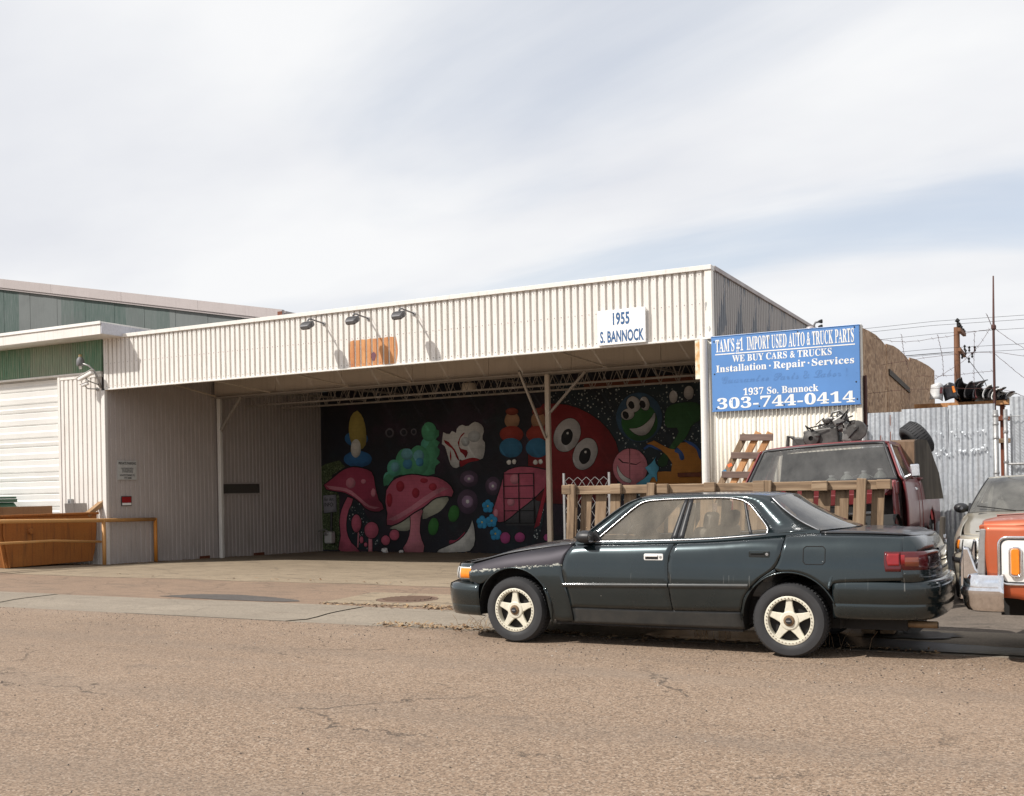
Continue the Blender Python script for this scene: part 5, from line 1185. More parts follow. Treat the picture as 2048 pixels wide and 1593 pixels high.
for k in range(78):
    c0 = Vector((random.uniform(-2.88, -2.26), EY+random.uniform(-.2, .05), 0)); c0.z = 2.06+.24*max(0, 1-abs(c0.x+2.52)/.36)+random.uniform(-.09, .07)
    if k % 3 == 0: ebox('bracket', c0, (random.uniform(.04,.11), .05, random.uniform(.03,.09)), random.uniform(-60, 60), random.choice(['alloy', 'greasy']))
    elif k % 3 == 1: MB().tube([tuple(c0), tuple(c0+Vector((random.uniform(-.1,.1), -.05, random.uniform(.0,.10)))), tuple(c0+Vector((random.uniform(-.15,.15), -.03, random.uniform(-.03,.08))))], random.uniform(.006,.014), 6).build('hose', M['black'], en, True, smooth=True)
    else: MB().lathe([(.004, -.06), (.03, -.055), (.035, 0), (.02, .03)], c0, random.choice('xyz'), 12).build('fitting', M['greasy'], en, True, smooth=True, auto=40)
MB().tube([(-2.62, EY-.05, 2.28), (-2.60, EY-.05, 2.38), (-2.50, EY-.05, 2.40), (-2.42, EY-.05, 2.33), (-2.40, EY-.05, 2.24)], .018, 8).build('intake_pipe', M['alloy'], en, True, smooth=True)
pb = thing('plywood_board', 'black weathered plywood board standing in the bed of the red pickup', 'board', (-1.62, 15, 1.4))
f_ = [(-1.748,14.5,2.0), (-1.69,14.62,2.04), (-1.606,14.8,2.035), (-1.587,14.9,1.972), (-1.50,15.2,1.60), (-1.46,15.3,1.26), (-1.66,14.62,1.26)]
n_ = len(f_); MB().add(f_+[(x-.02, y+.02, z) for x, y, z in f_], [tuple(range(n_)), tuple(range(2*n_-1, n_-1, -1))]+[(k, k+n_, (k+1) % n_+n_, (k+1) % n_) for k in range(n_)]).build('sheet', M['plywood_dark'], pb, True)
MB().prism([(14.22, 1.40), (14.34, 1.40), (14.41, 2.03), (14.30, 2.00)], -2.0, -1.70, 'x').build('end_board', wood('brown_board', (.08,.05,.03), (.15,.09,.05), (.2,.13,.08)), pb, True)
ot = thing('loose_tyre', 'worn black tyre resting on top of the plywood in the red pickup', 'tyre', (-1.78, 15.25, 2.06), tuple(Vector((.72, .38, .57)).to_track_quat('Z', 'Y').to_euler()))
MB().lathe([(.15, .09), (.18, .11), (.22, .105), (.243, .08), (.25, 0), (.243, -.08), (.22, -.105), (.18, -.11), (.15, -.09), (.16, 0), (.15, .09)], axis='z', n=36).build('carcass', M['rubber'], ot, smooth=True)
tb = MB()
for k in range(40):
    a = 2*math.pi*k/40; ca, sa = math.cos(a), math.sin(a); tb.obox((.2475*ca, .2475*sa, 0), (.009, .025, .15), Matrix(((ca,-sa,0),(sa,ca,0),(0,0,1))))
tb.build('tread', M['rubber'], ot, kind='stuff')
M['jug'] = plain('milky_jug', (.42,.44,.40), .4)
for i, (x, h, lab) in enumerate(((-2.52, .12, 'small cloudy jug at the left end of the row behind the pickup windscreen'), (-2.34, .16, 'cloudy plastic jug, second from left behind the pickup windscreen'), (-2.14, .17, 'cloudy plastic jug, second from right behind the pickup windscreen'), (-1.955, .19, 'largest cloudy jug at the right end behind the pickup windscreen'))):
    j = thing('plastic_jug', lab, 'jug', (x, 13.22, 1.445), group='jugs on the dashboard of the red pickup')
    MB().lathe([(.004, 0), (.078, 0), (.085, .02), (.085, h*.45), (.06, h*.75), (.028, h*.92), (.026, h)], axis='z', n=18).build('bottle', M['jug'], j, smooth=True, auto=50)
    MB().lathe([(.03, h), (.03, h+.022), (.004, h+.024)], axis='z', n=14).build('cap', M['sign_white'], j)
# ------------------------------------------------------------------ metal sheet fence, gate, mast
fe = thing('sheet_metal_fence', 'galvanised corrugated sheet fence between the ivory wall and the mast', 'fence', (-1.8, 16.9, .13))
for x0, x1, top, y in ((-2.68, -2.13, 2.545, 16.80), (-2.15, -1.51, 2.575, 16.785), (-1.54, -.91, 2.60, 16.77)):
    me = corr_mesh('metal_sheet', x1-x0, top-.12, .068, .020, 'wave', M['galv'], nz=14, wob=.008)
    o = place('metal_sheet', me, fe, True); o.location = (x0, y, .12); o.rotation_euler = (R(random.uniform(-.5, .5)), R(random.uniform(-.5, .4)), R(random.uniform(-1.2, 1.2)))
dn = MB(); random.seed(3)
for k in range(46):                       # ragged crimped tears
    x = random.uniform(-1.72, -.98); z = random.choice([2.18, 2.22, 1.95, 1.98, 1.92])+random.uniform(-.05, .05); a = random.uniform(.007, .018)
    dn.add([(x-a, 16.757, z+a*.4), (x+a, 16.752, z+a*.7), (x+a*.3, 16.735, z-a), (x-a*.5, 16.742, z-a*.6)], [(0,1,2,3)])
dn.build('crimped_tears', M['galv'], fe, True, kind='stuff')
for x, z in ((-2.47, 2.20), (-2.33, 2.25), (-2.33, 2.50)): MB().box((x, 16.776, z-.16), (x+.012, 16.782, z)).build('rust_run', M['rust'], fe, True)
gp = thing('mesh_gate', 'chain-link gate backed with tall corrugated sheets at the right edge', 'gate', (.4, 16.8, .13))
MB().tube([(-.755, 16.74, .1), (-.755, 16.74, 2.50)], .03, 10).build('gate_post', M['steel'], gp, True, smooth=True)
for z in (2.18, 1.75, 2.38, 1.45, 1.2): MB().lathe([(.034, z-.02), (.036, z), (.034, z+.02)], (-.755, 16.74, 0), 'z', 12).build('hinge_band', M['steel'], gp, True)
for z in (2.40, 1.72, .3): MB().tube([(-.74, 16.74, z), (3.2, 16.74, z)], .018 if z < 2 else .006, 8).build('gate_bar', M['steel'], gp, True)
for i, x0 in enumerate((-.70, -.08, .54, 1.16, 1.78, 2.40)):
    me = corr_mesh('metal_sheet', .64, 2.56+.02*(i % 2), .068, .020, 'wave', M['galv'], nz=8, wob=.006); o = place('metal_sheet', me, gp, True); o.location = (x0, 16.80+.012*(i % 2), .12)
cl = MB()
for k in range(110):
    x = -.74+k*.045
    for sgn in (-1, 1):
        a, b = (x, 16.725, .25), (x+sgn*2.1, 16.725, 2.38)
        if b[0] < -.74:
            t = (-.74-a[0])/(b[0]-a[0]); b = (-.74, 16.725, .25+2.13*t)
        if a[0] < 3.2: cl.tube([a, b], .0022, 3)
cl.build('chain_link', M['steel'], gp, True, kind='stuff')
fp = thing('fence_post', 'grey steel fence post with the rusty mast strapped to it', 'post', (-.885, 16.78, .1))
MB().tube([(-.885, 16.78, .1), (-.885, 16.78, 2.50)], .036, 12).build('pipe', M['steel'], fp, True, smooth=True)
for z in (2.42, 2.30, 2.1, 1.6, 1.1): MB().lathe([(.038, z-.02), (.042, z), (.038, z+.02)], (-.885, 16.78, 0), 'z', 12).build('band', M['steel'], fp, True)
ms = thing('mast', 'tall thin rusty mast rising above the sheet metal fence', 'mast', (-.885, 16.86, .1))
MB().tube([(-.905, 16.86, .1), (-.895, 16.86, 3.6), (-.885, 16.86, 4.44)], .018, 8, rs=[.022, .017, .010]).build('pole', M['mast'], ms, True, smooth=True)
MB().lathe([(.02, 3.66), (.034, 3.68), (.034, 3.72), (.02, 3.74)], (-.893, 16.86, 0), 'z', 10).build('clamp', M['mast'], ms, True)
po_ = thing('angle_post', 'short rusty angle iron post beside the blue sign', 'post', (-2.69, 16.85, 2.3))
MB().box((-2.715, 16.84, 2.30), (-2.66, 16.86, 3.12)).build('flange', M['mast'], po_, True); MB().box((-2.68, 16.80, 2.30), (-2.66, 16.839, 3.12)).build('flange', M['mast'], po_, True)
gpst = thing('pipe_post', 'grey pipe post at the left end of the sheet metal fence', 'post', (-2.72, 16.70, .1)); MB().tube([(-2.71, 16.72, .1), (-2.71, 16.72, 2.32)], .035, 12).build('pipe', M['steel'], gpst, True, smooth=True); MB().lathe([(.04, 2.30), (.042, 2.33), (.02, 2.36), (.003, 2.365)], (-2.71, 16.72, 0), 'z', 12).build('cap', M['steel'], gpst, True)
bw = thing('barbed_wire', 'rusty barbed wire strung from the chipboard wall past the mast', 'wire', (-1.6, 17.2, 3))
random.seed(9)
def strand(pts, r=.0028, barbs=True):
    p = resample([(x, 17.2, z) for x, z in pts], 26); p = [q+Vector((0, 0, random.uniform(-.006, .006))) for q in p]; mb = MB().tube(p, r, 4)
    if barbs:
        for q in p[1::3]: mb.tube([tuple(q+Vector((-.016, -.01, .022))), tuple(q+Vector((.012, .01, -.02)))], .0022, 3)
    mb.build('strand', M['mast'], bw, True)
for pts in ([(-2.6,3.72),(-2.17,3.633),(-1.67,3.653),(-.90,3.729)], [(-.90,3.729),(-.51,3.40),(.2,2.9)], [(-2.5,3.30),(-2.03,3.348),(-1.65,3.381),(-.93,3.378),(-.3,3.27),(1.5,3.2)], [(-2.0,3.10),(-1.61,3.077),(-.90,3.103)], [(-2.7,2.873),(-2.0,2.899),(-.908,2.839),(-.5,2.70)], [(-.9,3.35),(-.5,2.95),(0,2.5)], [(-2.196,3.75),(-2.16,3.43),(-2.1,3.2)], [(-1.68,3.70),(-1.62,3.35),(-1.61,3.06)], [(-1.17,3.69),(-1.185,3.3),(-1.19,2.9)], [(-.97,3.71),(-1.24,3.35),(-1.75,3.02)], [(-1.0,3.95),(-.93,3.75)]): strand(pts)
# ------------------------------------------------------------------ salvage rack behind the fence
rk = thing('salvage_rack', 'rusty rack of lumber behind the chipboard wall holding old bumpers', 'rack', (-1.7, 22.2, 0))
for x in (-2.35, -1.05): MB().box((x-.04, 22.1, 0), (x+.04, 22.2, 2.95)).build('upright', M['rust'], rk, True)
for z, m_ in ((2.92, 'pallet_new'), (2.62, 'rust'), (2.2, 'pallet_h')): MB().box((-2.6, 22.0, z), (-.6, 22.35, z+.08)).build('beam', M[m_], rk, True)
cols = [(.55,.55,.55),(.02,.02,.025),(.03,.028,.03),(.035,.03,.03),(.05,.048,.05),(.025,.025,.03),(.12,.03,.03),(.42,.42,.42),(.08,.075,.075),(.60,.60,.58),(.06,.055,.05),(.03,.03,.035)]
labs = ['pale grey', 'black', 'dark charcoal', 'brown-black', 'dull grey-black', 'glossy black', 'dark red', 'silver', 'smoky grey', 'white', 'dusty black', 'blue-black']
for i in range(12):
    t = i/11; nm_ = labs[i]+' old bumper cover standing on the salvage rack'
    if i < 2:                             # the first two lean with their faces to the street
        o = thing('old_bumper', nm_, 'bumper', (-2.12+.26*i, 21.2+.1*i, 3.0), (R(-14), R(8-18*i), R(20)), group='old bumpers on the salvage rack')
        rows = [[(-.12+.24*j/8, -.10*math.sin(math.pi*j/8)-.05*(k/5)**2, .30*k/5*(1-.10*abs(j/4-1))) for j in range(9)] for k in range(6)]
        MB().grid(rows).build('cover', plain('bumper_'+labs[i], cols[i], .35), o, smooth=True, solid=.012)
        MB().box((.03, -.125, .10), (.07, -.105, .22)).build('lamp_slot', M['lamp_amber'] if i else M['lamp_red'], o); continue
    x = -1.86+.78*(i-2)/9; L = .42-.20*t; tilt = R(10+26*t)
    o = thing('old_bumper', nm_, 'bumper', (x+random.uniform(-.03, .03), 21.7+.03*i, 2.97+random.uniform(0, .06)), (R(random.uniform(-6, 6)), tilt+R(random.uniform(-14, 14)), R(random.uniform(-18, 12))), group='old bumpers on the salvage rack')
    rows = []
    for k in range(9):                    # channel section that bows along its length
        bow = .16*(k/4-1)**2
        rows.append([(-.02-.085*math.cos(a)+bow*.5, -.1+.16*k, bow*.4+L*(.5+.5*math.sin(a))) for a in [-1.45+2.9*j/9 for j in range(10)]])
    MB().grid(rows).build('cover', plain('bumper_'+labs[i], cols[i], .35), o, smooth=True, solid=.022)
    MB().box((-.112, .30, L*.40), (-.10, .62, L*.58)).build('lamp_slot', M['dark'], o)
# ------------------------------------------------------------------ utility pole and lines
up = thing('utility_pole', 'brown wooden utility pole with crossarms far behind the fence', 'pole', (-3.3, 40, 0))
MB().tube([(-3.3, 40, 0), (-3.29, 40, 6.85)], .12, 12, rs=[.14, .095]).build('shaft', M['pole_wood'], up, True, smooth=True, auto=50)
MB().bar((-3.13, 38.9, 6.62), (-3.13, 41.2, 6.72), .10, .12).build('crossarm', M['pole_wood'], up, True); MB().bar((-3.13, 38.9, 5.95), (-3.13, 41.0, 5.95), .10, .12).build('crossarm', M['pole_wood'], up, True)
for y in (38.95, 39.4, 39.9, 40.6, 41.1): MB().lathe([(.02, 6.70), (.05, 6.74), (.035, 6.80), (.055, 6.84), (.01, 6.88)], (-3.13, y, 0), 'z', 10).build('insulator', M['dark'], up, True)
for k, (dx, z) in enumerate(((.08, 5.75), (.18, 5.9), (.28, 6.02), (.12, 6.1), (.34, 5.85), (.22, 5.7), (.40, 6.1))): MB().lathe([(.015, z-.10), (.04, z-.06), (.02, z), (.045, z+.05), (.01, z+.10)], (-3.15+dx, 39.2+.2*k, 0), 'z', 10).build('insulator', M['dark'], up, True)
MB().tube([(-3.26, 40, 6.8), (-3.26, 40, 7.1)], .03, 8).build('pin', M['dark'], up, True); MB().lathe([(.03, 7.02), (.09, 7.06), (.05, 7.12), (.02, 7.16)], (-3.26, 40, 0), 'z', 12).build('insulator', M['dark'], up, True)
pw = thing('power_lines', 'thin power lines running past the utility pole', 'wire', (-3.3, 40, 6))
for y, z in ((40, 7.14), (39.0, 6.86), (41.1, 6.84), (39.0, 6.06), (40.4, 6.02)):
    MB().tube([(x, y, z-.35+.35*((x+3.3)/22)**2*0+.35*(1-min(1, abs(x+3.3)/26))**2) for x in [-40+4*i for i in range(26)]], .006, 4).build('line', M['dark'], pw, True)
MB().tube([(-3.0, 39.5, 5.8), (-2.2, 36, 4.6), (-1.9, 34, 3.9)], .012, 4).build('guy_line', M['dark'], pw, True); MB().tube([(-3.4, 40, 6.0), (-9.0, 30, 4.8)], .012, 4).build('guy_line', M['dark'], pw, True)
# ------------------------------------------------------------------ folding gate, drain, blocks, litter
sg = thing('scissor_gate', 'folding steel lattice gate standing in the workshop opening', 'gate', (-7.5, 17.3, 0))
for x in (-7.955, -7.085): MB().box((x-.018, 17.28, gz(x, 17.3)), (x+.018, 17.32, 1.765)).build('stile', M['steel'], sg, True)
for k in range(5):
    x0 = -7.935+k*.166
    for z0 in [.06+.26*j for j in range(7)]:
        MB().bar((x0, 17.295, z0), (x0+.083, 17.295, z0+.135 if z0 < 1.6 else z0+.07), .016, .006).build('lattice', M['steel'], sg, True); MB().bar((x0+.083, 17.303, z0+.135 if z0 < 1.6 else z0+.07), (x0+.166, 17.303, z0), .016, .006).build('lattice', M['steel'], sg, True)
        if z0 < 1.5: MB().bar((x0, 17.303, z0+.26), (x0+.083, 17.303, z0+.135), .016, .006).build('lattice', M['steel'], sg, True); MB().bar((x0+.083, 17.295, z0+.135), (x0+.166, 17.295, z0+.26), .016, .006).build('lattice', M['steel'], sg, True)
M['drain'] = worn('drain_iron', (.16,.10,.07), (.07,.05,.04), .6, .85, .1, 8)
dc = thing('drain_cover', 'rusty round drain cover set in a concrete collar by the gutter', 'drain', (-8.02, 12.25, 0))
zd = gz(-8.02, 12.25)
MB().lathe([(.004, zd+.016), (.36, zd+.016), (.37, zd+.010), (.42, zd+.010), (.425, -.02)], (-8.02, 12.25, 0), 'z', 32).build('cover', M['drain'], dc, True)
for k in range(9):
    w = math.sqrt(max(0, .33**2-(.07*(k-4))**2)); MB().box((-8.02-w, 12.25+.07*(k-4)-.016, zd+.017), (-8.02+w, 12.25+.07*(k-4)+.016, zd+.026)).build('rib', M['drain'], dc, True)
rows = [[(-8.02+.43*math.cos(a), 12.25+.43*math.sin(a), gz(-8, 12.25)+.009) for a in [2*math.pi*i/32 for i in range(33)]], [(-8.02+min(.95, max(-.95, 1.4*math.cos(a)))*1.05, 12.25+min(.62, max(-.62, 1.0*math.sin(a))), gz(-8, 12.2+min(.62, max(-.62, 1.0*math.sin(a))))+.007) for a in [2*math.pi*i/32 for i in range(33)]]]
MB().grid(rows).build('collar', M['concrete'], dc, True, fix=False)
wc = thing('timber_blocks', 'stacked timber blocks on the gutter behind the green sedan', 'blocks', (-1.62, 10.95, 0))
for i, (x, z) in enumerate(((-1.72, .08), (-1.56, .08), (-1.66, .20))): MB().obox((x, 10.95+.02*i, z), (.13, .4, .11), Matrix.Rotation(R(4*i-3), 3, 'Z')).build('timber', M['pallet_h'], wc, True, bevel=.006)
bd = thing('brake_drum', 'grey brake drum lying on edge beside the timber blocks', 'brake drum', (-1.36, 11.0, .15), (R(12), 0, R(35)))
MB().lathe([(.02, -.06), (.06, -.06), (.07, -.03), (.14, -.03), (.15, -.02), (.15, .05), (.14, .06), (.13, .05), (.13, -.01), (.02, -.01)], axis='y', n=28).build('drum', M['steel'], bd, smooth=True, auto=35)
lpk = thing('leaning_plank', 'dark brown plank leaning between the red pickup and the beige sedan', 'plank', (-1.22, 12.6, .13)); MB().obox((-1.24, 12.62, .62), (.05, .12, .96), Matrix.Rotation(R(3), 3, 'Y')).build('plank', M['plywood_dark'], lpk, True, bevel=.006)
# dry leaves and grit by the gutter, litter on the floor
def leaf_mat():
    t = NT('dry_leaves'); n = t.voro(25, 'F1', out=1); s_ = t.n('ShaderNodeSeparateColor'); t.l(n, s_.inputs[0])
    return t.set(t.ramp(s_.outputs[0], (0, (.10,.055,.03)), (.5, (.26,.16,.085)), (1, (.42,.31,.18))), .9, 0)
M['leaves'] = leaf_mat(); random.seed(21); lv = MB()
def leafs(n, x0, x1, y0, y1, zf):
    for _ in range(n):
        t = random.random(); x = x0+(x1-x0)*t; y = random.gauss(y0+(y1-y0)*t, .10); a = random.uniform(0, 6.3); l = random.uniform(.012, .04); w = l*random.uniform(.25, .6); z = zf(x, y)+.008
        d = Vector((math.cos(a), math.sin(a), random.uniform(-.1, .5))); e = Vector((-math.sin(a), math.cos(a), random.uniform(-.3, .5))); p = Vector((x, y, z+random.uniform(0, .012)))
        lv.add([p-d*l, p-e*w, p+d*l, p+e*w], [(0,1,2,3)])
leafs(520, -6.9, -5.0, 9.95, 9.84, lambda x, y: .0); leafs(420, -5.3, -4.5, 9.98, 10.0, pz); leafs(360, -7.3, -5.6, 11.55, 11.25, lambda x, y: max(gz(x, y), 0)); leafs(160, -8.9, -7.2, 11.5, 11.6, gz); leafs(260, -4.5, -1.0, 9.84, 9.86, lambda x, y: .0); leafs(160, -18.6, -13.5, 24.3, 24.3, gz); leafs(150, -20.5, -18.8, 14.6, 16.4, gz); leafs(260, -18.72, -18.72, 17.0, 24.2, gz); leafs(120, -18.7, -18.7, 16.2, 18.4, gz); leafs(60, -16, -7, 14.2, 14.0, gz)
lv.build('dry_leaves', M['leaves'], None, fix=False, label='dry leaves and twigs gathered along the gutter', cat='leaves', kind='stuff')
gv = MB(); random.seed(22)
for _ in range(1500):
    x = random.uniform(-13, 2); y = 9.8-abs(random.gauss(0, .9)) if random.random() < .75 else random.uniform(3.5, 9.5); r = random.uniform(.003, .010); z = r*.4
    gv.add([(x-r, y, z), (x, y-r, z*.8), (x+r, y, z), (x, y+r, z*.8), (x, y, z+r*.8), (x, y, 0)], [(0,1,4),(1,2,4),(2,3,4),(3,0,4),(1,0,5),(2,1,5),(3,2,5),(0,3,5)])
def grit():
    t = NT('road_grit'); n = t.voro(40, 'F1', out=1); s_ = t.n('ShaderNodeSeparateColor'); t.l(n, s_.inputs[0]); return t.set(t.ramp(s_.outputs[0], (0, (.035,.03,.027)), (.7, (.13,.10,.08)), (1, (.45,.40,.35))), .9, 0)
gv.build('road_grit', grit(), None, fix=False, label='loose grit scattered on the road by the gutter', cat='grit', kind='stuff')
for x, y, s_, lab in ((-16.35, 23.9, .10, 'crumpled white paper cup on the workshop floor below the pink mural'), (-15.95, 24.1, .06, 'small scrap of white paper by the back wall')):
    random.seed(int(-x*100)); mb = MB().lathe([(s_*.2, 0), (s_*.9, s_*.15), (s_, s_*.6), (s_*.7, s_*1.1), (s_*.1, s_*1.2)], (x, y, gz(x, y)), 'z', 9)
    mb.v = [(a+random.uniform(-.25, .25)*s_, b+random.uniform(-.25, .25)*s_, c+random.uniform(-.1, .2)*s_) for a, b, c in mb.v]; mb.build('litter', M['sign_white'], None, label=lab, cat='litter')
dw = MB(); random.seed(31)
for _ in range(46):                       # dry weeds by the sedan's wheels
    x, y = random.choice([(-5.35, 9.93), (-5.6, 10.0), (-1.9, 9.9), (-3.1, 10.1)]); x += random.gauss(0, .12); y += random.gauss(0, .05); h = random.uniform(.05, .17); a = random.uniform(-.09, .09); b = random.uniform(-.06, .06)
    dw.tube([(x, y, 0), (x+a*.5, y+b*.5, h*.6), (x+a*1.5, y+b, h)], .0022, 3)
dw.build('dry_weeds', M['leaves'], None, fix=False, label='thin dry weeds in the gutter beside the green sedan', cat='weeds', kind='stuff')
